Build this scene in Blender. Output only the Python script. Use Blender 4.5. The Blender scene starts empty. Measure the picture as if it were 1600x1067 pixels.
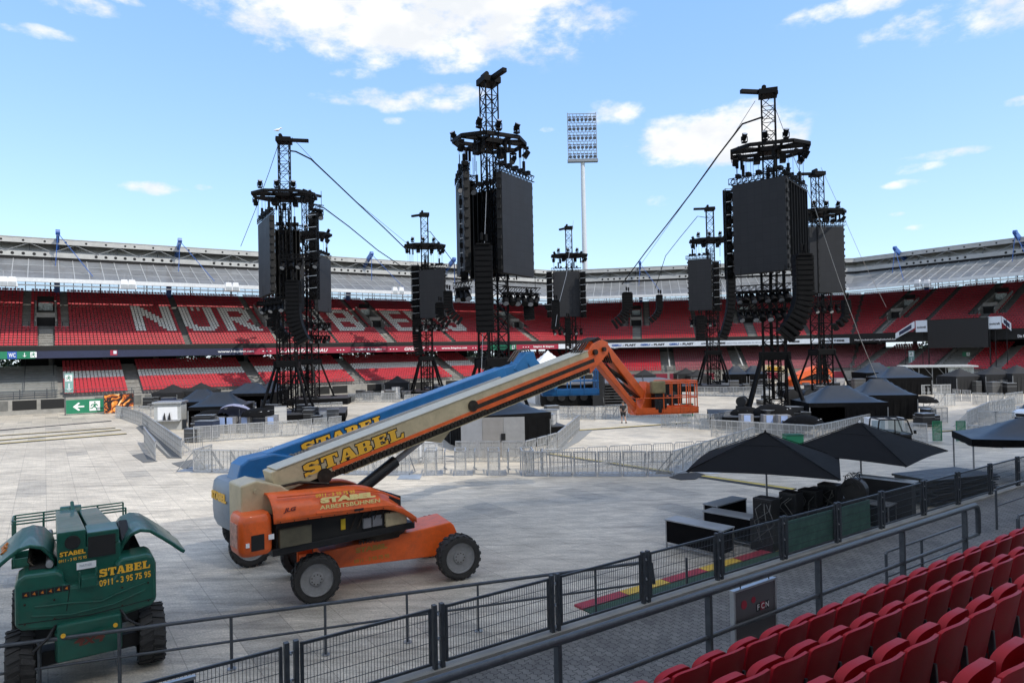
import bpy, bmesh, math, random
import numpy as np
from mathutils import Vector, Matrix
random.seed(7)
R = math.radians
SC = bpy.context.scene
COL = SC.collection
# ---------------------------------------------------------------- camera
FPX, CX, CY = 1067.0, 800.0, 533.5
EYE = Vector((0, 0, 6.2))
_p, _r = R(0.83), R(1.15)
_F = Vector((0, math.cos(_p), math.sin(_p))); _R0 = Vector((1, 0, 0)); _U0 = _R0.cross(_F)
_Rt = _R0 * math.cos(_r) - _U0 * math.sin(_r); _Up = _U0 * math.cos(_r) + _R0 * math.sin(_r)
cam = bpy.data.cameras.new('camera'); camo = bpy.data.objects.new('camera', cam); COL.objects.link(camo)
cam.lens = 24.0; cam.sensor_width = 36.0; cam.clip_end = 5000; cam.clip_start = 0.05
m = Matrix.Identity(4)
for i in range(3):
    m[i][0] = _Rt[i]; m[i][1] = _Up[i]; m[i][2] = -_F[i]; m[i][3] = EYE[i]
camo.matrix_world = m
SC.camera = camo
def ray(x, y): return _F + _Rt * ((x - CX) / FPX) + _Up * ((CY - y) / FPX)
def P(x, y, Y):
    d = ray(x, y); return EYE + d * (Y / d.y)
def G(x, y, z=0.0):
    d = ray(x, y); return EYE + d * ((z - EYE.z) / d.z)
# ---------------------------------------------------------------- light
SUN_EL = R(50); SUN_TRAVEL = Vector((-0.8, 0.6, 0))
SC.view_settings.view_transform = 'Standard'; SC.view_settings.look = 'None'
SC.view_settings.exposure = 0.24; SC.view_settings.gamma = 1
w = bpy.data.worlds.new("World"); SC.world = w; w.use_nodes = True
nt = w.node_tree; nt.nodes.clear()
def N(nt, typ, **kw):
    n = nt.nodes.new(typ)
    for k, v in kw.items():
        if k.startswith('i_'):
            key = k[2:]; key = int(key) if key.isdigit() else key
            n.inputs[key].default_value = v
        else: setattr(n, k, v)
    return n
L = lambda nt, a, b: nt.links.new(a, b)
out = N(nt, 'ShaderNodeOutputWorld'); bg = N(nt, 'ShaderNodeBackground')
sky = N(nt, 'ShaderNodeTexSky', sky_type='NISHITA', sun_disc=False, sun_elevation=SUN_EL,
        sun_rotation=math.atan2(-SUN_TRAVEL.x, -SUN_TRAVEL.y), air_density=1.0, dust_density=0.6, ozone_density=2.2, altitude=300)
tc = N(nt, 'ShaderNodeTexCoord')
# clouds: soft masks round chosen directions of the sky, broken up by noise
n1 = N(nt, 'ShaderNodeTexNoise'); n1.inputs['Scale'].default_value = 16; n1.inputs['Detail'].default_value = 9; n1.inputs['Roughness'].default_value = 0.6
mp = N(nt, 'ShaderNodeMapping'); mp.inputs['Scale'].default_value = (1, 1, 1.9)
L(nt, tc.outputs['Generated'], mp.inputs['Vector']); L(nt, mp.outputs[0], n1.inputs['Vector'])
clouds = [(640, 5, 235, 75, 1.5), (520, -15, 140, 50, 1.3), (560, 40, 90, 42, 1.2), (800, 5, 85, 48, 1.3), (700, 152, 66, 20, .8), (610, 165, 30, 10, .6), (690, 105, 60, 14, .8), (548, 116, 34, 9, .7), (560, 150, 60, 12, .5), (620, 190, 20, 6, .5),
          (1120, 212, 105, 40, 1.25), (1225, 222, 38, 24, .9), (950, 178, 48, 20, .75), (1030, 314, 28, 10, .75), (1360, 5, 90, 14, .9), (1455, 35, 65, 22, .85), (1590, 15, 60, 24, .9), (1400, 65, 40, 8, .55),
          (236, 293, 38, 9, .9), (130, 8, 42, 12, .85), (55, 50, 34, 8, .7), (1445, 355, 20, 5, .8), (1470, 242, 55, 6, .65), (1430, 262, 30, 7, .65), (1420, 287, 28, 6, .65), (200, 3, 20, 6, .6),
          (980, 225, 12, 6, .6), (1590, 160, 15, 6, .6), (855, 203, 12, 4, .5), (318, 293, 12, 4, .5), (1400, 335, 10, 3, .5)]
acc = None
for (cx, cy, rx, ry, st) in clouds:
    d = ray(cx, cy).normalized()
    h = Vector((d.y, -d.x, 0)).normalized(); vv = h.cross(d)
    dx = N(nt, 'ShaderNodeVectorMath', operation='DOT_PRODUCT'); dx.inputs[1].default_value = h * (FPX / rx)
    dy = N(nt, 'ShaderNodeVectorMath', operation='DOT_PRODUCT'); dy.inputs[1].default_value = vv * (FPX / ry)
    dz = N(nt, 'ShaderNodeVectorMath', operation='DOT_PRODUCT'); dz.inputs[1].default_value = d
    for q in (dx, dy, dz): L(nt, tc.outputs['Generated'], q.inputs[0])
    sq1 = N(nt, 'ShaderNodeMath', operation='POWER', i_1=2.0); sq2 = N(nt, 'ShaderNodeMath', operation='POWER', i_1=2.0)
    a1 = N(nt, 'ShaderNodeMath', operation='ABSOLUTE'); a2 = N(nt, 'ShaderNodeMath', operation='ABSOLUTE')
    L(nt, dx.outputs['Value'], a1.inputs[0]); L(nt, dy.outputs['Value'], a2.inputs[0])
    L(nt, a1.outputs[0], sq1.inputs[0]); L(nt, a2.outputs[0], sq2.inputs[0])
    ad = N(nt, 'ShaderNodeMath', operation='ADD'); L(nt, sq1.outputs[0], ad.inputs[0]); L(nt, sq2.outputs[0], ad.inputs[1])
    mr = N(nt, 'ShaderNodeMapRange', interpolation_type='SMOOTHSTEP'); mr.inputs['From Min'].default_value = 2.0; mr.inputs['From Max'].default_value = 0.1
    mr.inputs['To Min'].default_value = 0; mr.inputs['To Max'].default_value = st
    L(nt, ad.outputs[0], mr.inputs['Value'])
    fr = N(nt, 'ShaderNodeMath', operation='GREATER_THAN', i_1=0.2); L(nt, dz.outputs['Value'], fr.inputs[0])
    mu = N(nt, 'ShaderNodeMath', operation='MULTIPLY'); L(nt, mr.outputs[0], mu.inputs[0]); L(nt, fr.outputs[0], mu.inputs[1])
    if acc is None: acc = mu
    else:
        mx = N(nt, 'ShaderNodeMath', operation='MAXIMUM'); L(nt, acc.outputs[0], mx.inputs[0]); L(nt, mu.outputs[0], mx.inputs[1]); acc = mx
# unseen cloud cover added behind the camera to make the ambient light less blue
dzb = N(nt, 'ShaderNodeVectorMath', operation='DOT_PRODUCT'); dzb.inputs[1].default_value = (0, .8, -.6); L(nt, tc.outputs['Generated'], dzb.inputs[0])
mb_ = N(nt, 'ShaderNodeMapRange'); mb_.inputs['From Min'].default_value = .12; mb_.inputs['From Max'].default_value = -.15; mb_.inputs['To Min'].default_value = 0; mb_.inputs['To Max'].default_value = .85
L(nt, dzb.outputs['Value'], mb_.inputs['Value'])
mx = N(nt, 'ShaderNodeMath', operation='MAXIMUM'); L(nt, acc.outputs[0], mx.inputs[0]); L(nt, mb_.outputs[0], mx.inputs[1]); acc = mx
# density = mask + noise - threshold
s1 = N(nt, 'ShaderNodeMath', operation='MULTIPLY_ADD', i_1=3.6, i_2=-1.9); L(nt, n1.outputs['Fac'], s1.inputs[0])
s2 = N(nt, 'ShaderNodeMath', operation='ADD'); L(nt, acc.outputs[0], s2.inputs[0]); L(nt, s1.outputs[0], s2.inputs[1])
mr = N(nt, 'ShaderNodeMapRange', interpolation_type='SMOOTHSTEP'); mr.inputs['From Min'].default_value = 0.16; mr.inputs['From Max'].default_value = 1.3
L(nt, s2.outputs[0], mr.inputs['Value'])
gate = N(nt, 'ShaderNodeMapRange'); gate.inputs['From Min'].default_value = 0.0; gate.inputs['From Max'].default_value = 0.25; L(nt, acc.outputs[0], gate.inputs['Value'])
mg = N(nt, 'ShaderNodeMath', operation='MULTIPLY'); L(nt, mr.outputs[0], mg.inputs[0]); L(nt, gate.outputs[0], mg.inputs[1])
# haze whitening near horizon + tint
n2 = N(nt, 'ShaderNodeTexNoise'); n2.inputs['Scale'].default_value = 14; n2.inputs['Detail'].default_value = 5; L(nt, mp.outputs[0], n2.inputs['Vector'])
cr = N(nt, 'ShaderNodeMix', data_type='RGBA'); cr.inputs[6].default_value = (7.6, 7.9, 8.3, 1); cr.inputs[7].default_value = (9.6, 9.5, 9.4, 1)
cf = N(nt, 'ShaderNodeMapRange'); cf.inputs['From Min'].default_value = .38; cf.inputs['From Max'].default_value = .62; L(nt, n2.outputs['Fac'], cf.inputs['Value']); L(nt, cf.outputs[0], cr.inputs[0])
SKYGAIN = N(nt, 'ShaderNodeMix', data_type='RGBA', blend_type='MULTIPLY'); SKYGAIN.inputs[0].default_value = 1; SKYGAIN.inputs[7].default_value = (1.05, 1.0, .98, 1)
L(nt, sky.outputs[0], SKYGAIN.inputs[6])
sz = N(nt, 'ShaderNodeSeparateXYZ'); L(nt, tc.outputs['Generated'], sz.inputs[0])
hz = N(nt, 'ShaderNodeMapRange', interpolation_type='SMOOTHSTEP'); hz.inputs['From Min'].default_value = -.02; hz.inputs['From Max'].default_value = .5; L(nt, sz.outputs[2], hz.inputs['Value'])
air = N(nt, 'ShaderNodeMix', data_type='RGBA'); air.inputs[6].default_value = (2.7, 4.1, 6.0, 1); air.inputs[7].default_value = (1.5, 3.1, 6.3, 1); L(nt, hz.outputs[0], air.inputs[0])
sadd = N(nt, 'ShaderNodeMix', data_type='RGBA', blend_type='ADD'); sadd.inputs[0].default_value = 1; L(nt, SKYGAIN.outputs[2], sadd.inputs[6]); L(nt, air.outputs[2], sadd.inputs[7])
mix = N(nt, 'ShaderNodeMix', data_type='RGBA'); L(nt, mg.outputs[0], mix.inputs[0]); L(nt, sadd.outputs[2], mix.inputs[6]); L(nt, cr.outputs[2], mix.inputs[7])
L(nt, mix.outputs[2], bg.inputs['Color']); bg.inputs['Strength'].default_value = 0.1
L(nt, bg.outputs[0], out.inputs['Surface'])
sl = bpy.data.lights.new('sun', 'SUN'); sl.energy = 3.3; sl.angle = R(0.53); sl.color = (1, .95, .87)
so = bpy.data.objects.new('sun', sl); COL.objects.link(so); so.location = (40, -30, 60)
dv = Vector((SUN_TRAVEL.x * math.cos(SUN_EL), SUN_TRAVEL.y * math.cos(SUN_EL), -math.sin(SUN_EL)))
so.rotation_euler = dv.to_track_quat('-Z', 'Y').to_euler()
# ---------------------------------------------------------------- materials
MATS = {}
def M(name, col, rough=.6, metal=0.0, var=.12, scale=3.0, bump=0.0, bscale=40, spec=.5, alpha=None, coat=0, grime=0.0, modules=None):
    if name in MATS: return MATS[name]
    mt = bpy.data.materials.new(name); mt.use_nodes = True; nt = mt.node_tree
    b = nt.nodes['Principled BSDF']; c4 = (*col, 1)
    b.inputs['Roughness'].default_value = rough; b.inputs['Metallic'].default_value = metal
    b.inputs['Specular IOR Level'].default_value = spec; b.inputs['Coat Weight'].default_value = coat
    tcn = N(nt, 'ShaderNodeTexCoord')
    nz = N(nt, 'ShaderNodeTexNoise'); nz.inputs['Scale'].default_value = scale; nz.inputs['Detail'].default_value = 6; nz.inputs['Roughness'].default_value = .65
    L(nt, tcn.outputs['Object'], nz.inputs['Vector'])
    mr = N(nt, 'ShaderNodeMapRange'); mr.inputs['From Min'].default_value = .3; mr.inputs['From Max'].default_value = .7
    mr.inputs['To Min'].default_value = 1 - var; mr.inputs['To Max'].default_value = 1 + var
    L(nt, nz.outputs['Fac'], mr.inputs['Value'])
    mx = N(nt, 'ShaderNodeVectorMath', operation='SCALE'); mx.inputs[0].default_value = col; L(nt, mr.outputs[0], mx.inputs['Scale'])
    last = mx.outputs[0]
    if grime:
        g1 = N(nt, 'ShaderNodeTexNoise'); g1.inputs['Scale'].default_value = 2.3; g1.inputs['Detail'].default_value = 10; g1.inputs['Roughness'].default_value = .75; g1.inputs['Distortion'].default_value = .6; L(nt, tcn.outputs['Object'], g1.inputs['Vector'])
        gr = N(nt, 'ShaderNodeMapRange'); gr.inputs['From Min'].default_value = .5; gr.inputs['From Max'].default_value = .72; gr.inputs['To Min'].default_value = 0; gr.inputs['To Max'].default_value = grime; L(nt, g1.outputs['Fac'], gr.inputs['Value'])
        g2 = N(nt, 'ShaderNodeTexNoise'); g2.inputs['Scale'].default_value = 28; g2.inputs['Detail'].default_value = 3; L(nt, tcn.outputs['Object'], g2.inputs['Vector'])
        gs = N(nt, 'ShaderNodeMapRange'); gs.inputs['From Min'].default_value = .66; gs.inputs['From Max'].default_value = .7; gs.inputs['To Min'].default_value = 0; gs.inputs['To Max'].default_value = grime * .7; L(nt, g2.outputs['Fac'], gs.inputs['Value'])
        gm = N(nt, 'ShaderNodeMath', operation='MAXIMUM'); L(nt, gr.outputs[0], gm.inputs[0]); L(nt, gs.outputs[0], gm.inputs[1])
        gx = N(nt, 'ShaderNodeMix', data_type='RGBA'); gx.inputs[7].default_value = (.055, .045, .035, 1); L(nt, gm.outputs[0], gx.inputs[0]); L(nt, last, gx.inputs[6]); last = gx.outputs[2]
    if modules:
        br = N(nt, 'ShaderNodeTexBrick', offset=0.0); br.inputs['Scale'].default_value = 1; br.inputs['Brick Width'].default_value = modules; br.inputs['Row Height'].default_value = modules; br.inputs['Mortar Size'].default_value = .012; br.inputs['Color1'].default_value = (1, 1, 1, 1); br.inputs['Color2'].default_value = (.86, .86, .86, 1); br.inputs['Mortar'].default_value = (.55, .55, .55, 1)
        sw = N(nt, 'ShaderNodeMapping'); sw.inputs['Rotation'].default_value = (math.pi / 2, 0, 0); L(nt, tcn.outputs['Object'], sw.inputs['Vector']); L(nt, sw.outputs[0], br.inputs['Vector'])
        bx = N(nt, 'ShaderNodeMix', data_type='RGBA', blend_type='MULTIPLY'); bx.inputs[0].default_value = 1; L(nt, last, bx.inputs[6]); L(nt, br.outputs['Color'], bx.inputs[7]); last = bx.outputs[2]
    L(nt, last, b.inputs['Base Color'])
    r2 = N(nt, 'ShaderNodeMapRange'); r2.inputs['To Min'].default_value = max(.02, rough - .12); r2.inputs['To Max'].default_value = min(1, rough + .12)
    L(nt, nz.outputs['Fac'], r2.inputs['Value']); L(nt, r2.outputs[0], b.inputs['Roughness'])
    if bump:
        nb = N(nt, 'ShaderNodeTexNoise'); nb.inputs['Scale'].default_value = bscale; nb.inputs['Detail'].default_value = 4; L(nt, tcn.outputs['Object'], nb.inputs['Vector'])
        bp = N(nt, 'ShaderNodeBump'); bp.inputs['Strength'].default_value = bump; bp.inputs['Distance'].default_value = .02
        L(nt, nb.outputs['Fac'], bp.inputs['Height']); L(nt, bp.outputs[0], b.inputs['Normal'])
    if alpha is not None: b.inputs['Alpha'].default_value = alpha
    MATS[name] = mt; return mt
RED = M('seat_red', (.42, .018, .03), .42, var=.22, scale=.9)
WHITE_SEAT = M('seat_white', (.80, .78, .72), .45, var=.12)
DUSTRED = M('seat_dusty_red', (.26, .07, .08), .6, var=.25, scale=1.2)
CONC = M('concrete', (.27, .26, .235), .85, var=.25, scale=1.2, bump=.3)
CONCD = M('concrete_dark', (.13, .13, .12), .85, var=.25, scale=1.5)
BLACK = M('black_steel', (.013, .013, .014), .5, .3, var=.3)
BLACKC = M('black_cloth', (.0045, .0045, .005), .9, var=.4, spec=.12, scale=2, bump=.5, bscale=3)
SCREEN = M('led_screen', (.019, .020, .023), .6, var=.03, scale=.5, spec=.3, modules=.6)
SCREENB = M('led_back', (.005, .005, .005), .8, var=.3)
GALV = M('galvanised_steel', (.36, .37, .38), .42, .75, var=.15, scale=6)
ALU = M('aluminium', (.52, .53, .54), .38, .8, var=.12, scale=6)
RAILP = M('rail_paint', (.062, .07, .08), .42, .35, var=.25, scale=8, bump=.1)
WHITE = M('white_paint', (.75, .76, .77), .5, var=.06)
OFFW = M('roof_white', (.42, .42, .40), .6, var=.12, scale=.8)
BLUEM = M('mast_blue', (.03, .10, .33), .4, var=.1)
ORANGE = M('lift_orange', (.74, .115, .015), .42, var=.16, scale=2.5, bump=.05, coat=.15, grime=.35)
CREAM = M('lift_cream', (.50, .41, .25), .45, var=.14, scale=2.2, coat=.1, grime=.3)
LBLUE = M('lift_blue', (.008, .115, .30), .38, var=.14, scale=2.5, coat=.15, grime=.2)
LGREY = M('lift_grey', (.21, .25, .29), .45, var=.1, grime=.25)
GREEN = M('lift_green', (.004, .078, .052), .38, var=.2, scale=3, coat=.2, grime=.3)
TYRE = M('tyre_rubber', (.028, .027, .026), .85, var=.3, scale=8, bump=.4, bscale=30)
HUB = M('hub_grey', (.24, .24, .24), .6, .1, var=.2, scale=5)
GREASE = M('greasy_steel', (.035, .026, .018), .5, .5, var=.5, scale=6, bump=.4, bscale=15)
YEL = M('letter_yellow', (.78, .42, .03), .5, var=.05)
INK = M('letter_black', (.01, .01, .01), .5, var=.05)
LWHITE = M('letter_white', (.8, .8, .8), .5, var=.03)
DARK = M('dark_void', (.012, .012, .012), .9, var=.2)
TENT = M('tent_cloth', (.011, .015, .022), .38, var=.2, scale=1.5, bump=.3, bscale=3)
UMB = M('parasol_cloth', (.0065, .0065, .0072), .85, var=.15, scale=4, bump=.15, bscale=60, spec=.15)
# ---------------------------------------------------------------- mesh builder
class MB:
    def __init__(s, mt=None): s.v = []; s.f = []; s.mi = []; s.m = mt; s.cur = 0
    def _add(s, vs, fs):
        o = len(s.v)
        if s.m is not None: vs = [s.m @ Vector(v) for v in vs]
        s.v += [tuple(v) for v in vs]; s.f += [tuple(i + o for i in f) for f in fs]; s.mi += [s.cur] * len(fs)
    def box(s, c, d, rz=0.0, rx=0.0, ry=0.0):
        hx, hy, hz = d[0] / 2, d[1] / 2, d[2] / 2
        vs = [Vector((x, y, z)) for x in (-hx, hx) for y in (-hy, hy) for z in (-hz, hz)]
        if rz or rx or ry:
            mt = Matrix.Rotation(rz, 3, 'Z') @ Matrix.Rotation(ry, 3, 'Y') @ Matrix.Rotation(rx, 3, 'X'); vs = [mt @ v for v in vs]
        c = Vector(c); vs = [v + c for v in vs]
        s._add(vs, [(0, 1, 3, 2), (4, 6, 7, 5), (0, 4, 5, 1), (2, 3, 7, 6), (0, 2, 6, 4), (1, 5, 7, 3)]); return s
    def bb(s, a, b):
        return s.box([(a[i] + b[i]) / 2 for i in range(3)], [abs(b[i] - a[i]) for i in range(3)])
    def bar(s, p, q, w, h=None, up=(0, 0, 1)):
        h = w if h is None else h
        p = Vector(p); q = Vector(q); d = q - p
        if d.length < 1e-6: return s
        d.normalize(); u = Vector(up); x = d.cross(u)
        if x.length < 1e-3: x = d.cross(Vector((1, 0, 0)))
        x.normalize(); u = x.cross(d)
        x *= w / 2; u *= h / 2
        vs = [p - x - u, p + x - u, p + x + u, p - x + u, q - x - u, q + x - u, q + x + u, q - x + u]
        s._add(vs, [(0, 3, 2, 1), (4, 5, 6, 7), (0, 1, 5, 4), (1, 2, 6, 5), (2, 3, 7, 6), (3, 0, 4, 7)]); return s
    def cyl(s, p, q, r, n=12, r2=None, cap=True):
        r2 = r if r2 is None else r2
        p = Vector(p); q = Vector(q); d = (q - p)
        if d.length < 1e-6: return s
        d.normalize()
        x = d.cross(Vector((0, 0, 1)))
        if x.length < 1e-3: x = d.cross(Vector((1, 0, 0)))
        x.normalize(); y = d.cross(x)
        vs = []
        for k in range(n):
            a = 2 * math.pi * k / n; e = x * math.cos(a) + y * math.sin(a); vs += [p + e * r, q + e * r2]
        fs = [(2 * k, (2 * k + 2) % (2 * n), (2 * k + 3) % (2 * n), 2 * k + 1) for k in range(n)]
        if cap: fs += [tuple(range(0, 2 * n, 2))[::-1], tuple(range(1, 2 * n, 2))]
        s._add(vs, fs); return s
    def path(s, pts, r, n=8):
        pts = [Vector(p) for p in pts]
        rings = []; prev = None
        for i, p in enumerate(pts):
            d = (pts[min(i + 1, len(pts) - 1)] - pts[max(i - 1, 0)]).normalized()
            if prev is None:
                x = d.cross(Vector((0, 0, 1)))
                if x.length < 1e-3: x = d.cross(Vector((1, 0, 0)))
            else: x = prev - d * prev.dot(d)
            x.normalize(); prev = x; y = d.cross(x)
            rings.append([p + (x * math.cos(2 * math.pi * k / n) + y * math.sin(2 * math.pi * k / n)) * r for k in range(n)])
        vs = [v for rg in rings for v in rg]; fs = []
        for i in range(len(pts) - 1):
            for k in range(n): fs.append((i * n + k, i * n + (k + 1) % n, (i + 1) * n + (k + 1) % n, (i + 1) * n + k))
        fs += [tuple(range(n))[::-1], tuple((len(pts) - 1) * n + k for k in range(n))]
        s._add(vs, fs); return s
    def ext(s, pts, d):
        """extrude a planar 3-d outline by vector d"""
        n = len(pts); d = Vector(d); vs = [Vector(p) for p in pts] + [Vector(p) + d for p in pts]
        s._add(vs, [tuple(range(n)), tuple(range(2 * n - 1, n - 1, -1))] + [(k, k + n, (k + 1) % n + n, (k + 1) % n) for k in range(n)]); return s
    def quad(s, *p): s._add([Vector(q) for q in p], [tuple(range(len(p)))]); return s
    def grid(s, rows):
        nr, nc = len(rows), len(rows[0]); s._add([Vector(p) for r in rows for p in r], [(i * nc + j, i * nc + j + 1, (i + 1) * nc + j + 1, (i + 1) * nc + j) for i in range(nr - 1) for j in range(nc - 1)]); return s
    def build(s, name, mat, parent=None, smooth=False, bevel=0, fix=True, solid=0):
        me = bpy.data.meshes.new(name); me.from_pydata(s.v, [], s.f)
        mats = mat if isinstance(mat, (list, tuple)) else [mat]
        for q in mats: me.materials.append(q)
        if len(mats) > 1: me.polygons.foreach_set('material_index', s.mi)
        if fix:
            bm = bmesh.new(); bm.from_mesh(me); bmesh.ops.recalc_face_normals(bm, faces=bm.faces); bm.to_mesh(me); bm.free()
        if smooth: me.shade_smooth() if smooth is True else me.shade_smooth()
        if smooth: me.set_sharp_from_angle(angle=R(40))
        o = bpy.data.objects.new(name, me); COL.objects.link(o)
        if parent: o.parent = parent
        if solid:
            md = o.modifiers.new('thick', 'SOLIDIFY'); md.thickness = solid; md.offset = 0
        if bevel:
            md = o.modifiers.new('bevel', 'BEVEL'); md.width = bevel; md.segments = 2; md.limit_method = 'ANGLE'; md.angle_limit = R(40)
        return o
def tag(o, label=None, cat=None, group=None, kind=None):
    if label: o['label'] = label
    if cat: o['category'] = cat
    if group: o['group'] = group
    if kind: o['kind'] = kind
    return o
def empty(name, loc=(0, 0, 0), rz=0.0, label=None, cat=None, group=None):
    o = bpy.data.objects.new(name, None); COL.objects.link(o); o.location = loc; o.rotation_euler = (0, 0, rz); o.empty_display_size = .3
    return tag(o, label, cat, group)
KIDS = {}
def copy_tree(o, parent=None, label=None, group=None):
    c = o.copy(); COL.objects.link(c)
    if parent: c.parent = parent
    if label: c['label'] = label
    if group: c['group'] = group
    for ch in [x for x in o.children]: copy_tree(ch, c)
    return c
def curve_text(s, size=1.0, bold=0.0, shear=0.0, align='CENTER', extr=.004, sx=1.0, spacing=1.0):
    cu = bpy.data.curves.new('txt', 'FONT'); cu.body = s; cu.size = size; cu.offset = bold; cu.shear = shear; cu.align_x = align; cu.align_y = 'CENTER'; cu.extrude = extr; cu.space_character = spacing
    cu.resolution_u = 3
    o = bpy.data.objects.new('txt', cu); COL.objects.link(o)
    dg = bpy.context.evaluated_depsgraph_get(); me = bpy.data.meshes.new_from_object(o.evaluated_get(dg)); bpy.data.objects.remove(o)
    if sx != 1.0: me.transform(Matrix.Diagonal((sx, 1, 1, 1)))
    return me
def text(s, name, mat, origin, right, up, height, width=None, bold=0.0, shear=0.0, parent=None, extr=.004, spacing=1.0):
    """lettering laid on a surface: origin = centre, right/up = directions along the surface"""
    me = curve_text(s, 1.0, bold, shear, 'CENTER', extr / max(height, .01), 1.0, spacing)
    n = len(me.vertices)
    if n == 0: return None
    co = np.empty(n * 3); me.vertices.foreach_get('co', co); co = co.reshape(-1, 3)
    mn, mx = co.min(0), co.max(0); c = (mn + mx) / 2; sz = mx - mn
    ky = height / sz[1]; kx = ky if width is None else width / sz[0]
    r = Vector(right).normalized(); u = Vector(up); u = (u - r * u.dot(r)).normalized(); nn = r.cross(u)
    o3 = Vector(origin); A = np.array([list(r), list(u), list(nn)])
    loc = np.stack([(co[:, 0] - c[0]) * kx, (co[:, 1] - c[1]) * ky, co[:, 2] * height], 1)
    w3 = loc @ A + np.array(list(o3))
    me.vertices.foreach_set('co', w3.reshape(-1)); me.materials.clear(); me.materials.append(mat); me.name = name; me.update()
    o = bpy.data.objects.new(name, me); COL.objects.link(o)
    if parent: o.parent = parent
    return o
SLAB = {  # wide slab-serif block capitals on a 0..1 box: outer outline + holes
 'S': ([(.02,.30),(.02,0),(.14,0),(.2,.08),(.42,0),(.72,0),(.98,.12),(.98,.46),(.78,.6),(.36,.68),(.36,.8),(.52,.84),(.74,.68),(.8,.64),(.94,.64),(.94,1),(.82,1),(.76,.94),(.56,1),(.3,1),(.04,.9),(.04,.56),(.24,.44),(.64,.34),(.64,.2),(.46,.15),(.22,.3)], []),
 'T': ([(.22,0),(.78,0),(.78,.14),(.68,.14),(.68,.82),(.84,.82),(.88,.62),(1,.62),(1,1),(0,1),(0,.62),(.12,.62),(.16,.82),(.32,.82),(.32,.14),(.22,.14)], []),
 'A': ([(0,0),(.36,0),(.36,.14),(.3,.14),(.33,.26),(.6,.26),(.64,.14),(.56,.14),(.56,0),(1.05,0),(1.05,.14),(.98,.14),(.7,1),(.34,1),(.08,.14),(0,.14)], [[(.38,.42),(.47,.72),(.56,.42)]]),
 'B': ([(0,0),(.7,0),(.96,.1),(.96,.42),(.82,.52),(.93,.62),(.93,.9),(.7,1),(0,1),(0,.86),(.1,.86),(.1,.14),(0,.14)], [[(.46,.15),(.46,.43),(.62,.43),(.62,.15)], [(.46,.6),(.46,.85),(.6,.85),(.6,.6)]]),
 'E': ([(0,0),(.95,0),(.98,.38),(.86,.38),(.78,.16),(.46,.16),(.46,.44),(.66,.44),(.66,.34),(.76,.34),(.76,.7),(.66,.7),(.66,.6),(.46,.6),(.46,.84),(.76,.84),(.82,.66),(.93,.66),(.93,1),(0,1),(0,.86),(.1,.86),(.1,.14),(0,.14)], []),
 'L': ([(0,0),(.95,0),(1,.42),(.86,.42),(.78,.16),(.46,.16),(.46,.86),(.58,.86),(.58,1),(0,1),(0,.86),(.1,.86),(.1,.14),(0,.14)], []),
}
def slab_word(word, nf, nb, origin, right, up, height, width, parent, m1=None, m2=None, proud=.004, rise=0.0, out=.06):
    """front letters with a dark outline behind; origin = lower-left corner; rise shears the baseline upward"""
    m1 = m1 or YEL; m2 = m2 or INK
    r = Vector(right).normalized(); u = Vector(up); u = (u - r * u.dot(r)).normalized(); n = r.cross(u); o3 = Vector(origin)
    adv = width / len(word); lw = adv * .93
    for (nm, mt, d, off) in ((nb, m2, proud, out * height), (nf, m1, proud * 2, 0.0)):
        cu = bpy.data.curves.new('g', 'CURVE'); cu.dimensions = '2D'; cu.fill_mode = 'BOTH'; cu.offset = off; cu.extrude = .0015
        for i, ch in enumerate(word):
            o, holes = SLAB[ch]
            for lp in [o] + holes:
                sp = cu.splines.new('POLY'); sp.points.add(len(lp) - 1); sp.use_cyclic_u = True
                for k, (a, b) in enumerate(lp): sp.points[k].co = (i * adv + a * lw, b * height + rise * i * adv, 0, 1)
        ob = bpy.data.objects.new('g', cu); COL.objects.link(ob)
        me = bpy.data.meshes.new_from_object(ob.evaluated_get(bpy.context.evaluated_depsgraph_get())); bpy.data.objects.remove(ob)
        k = len(me.vertices); co = np.empty(k * 3); me.vertices.foreach_get('co', co); co = co.reshape(-1, 3)
        A = np.array([list(r), list(u), list(n)]); co[:, 2] += d
        me.vertices.foreach_set('co', (co @ A + np.array(list(o3))).reshape(-1)); me.materials.clear(); me.materials.append(mt); me.update()
        ob = bpy.data.objects.new(nm, me); COL.objects.link(ob); ob.parent = parent
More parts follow.
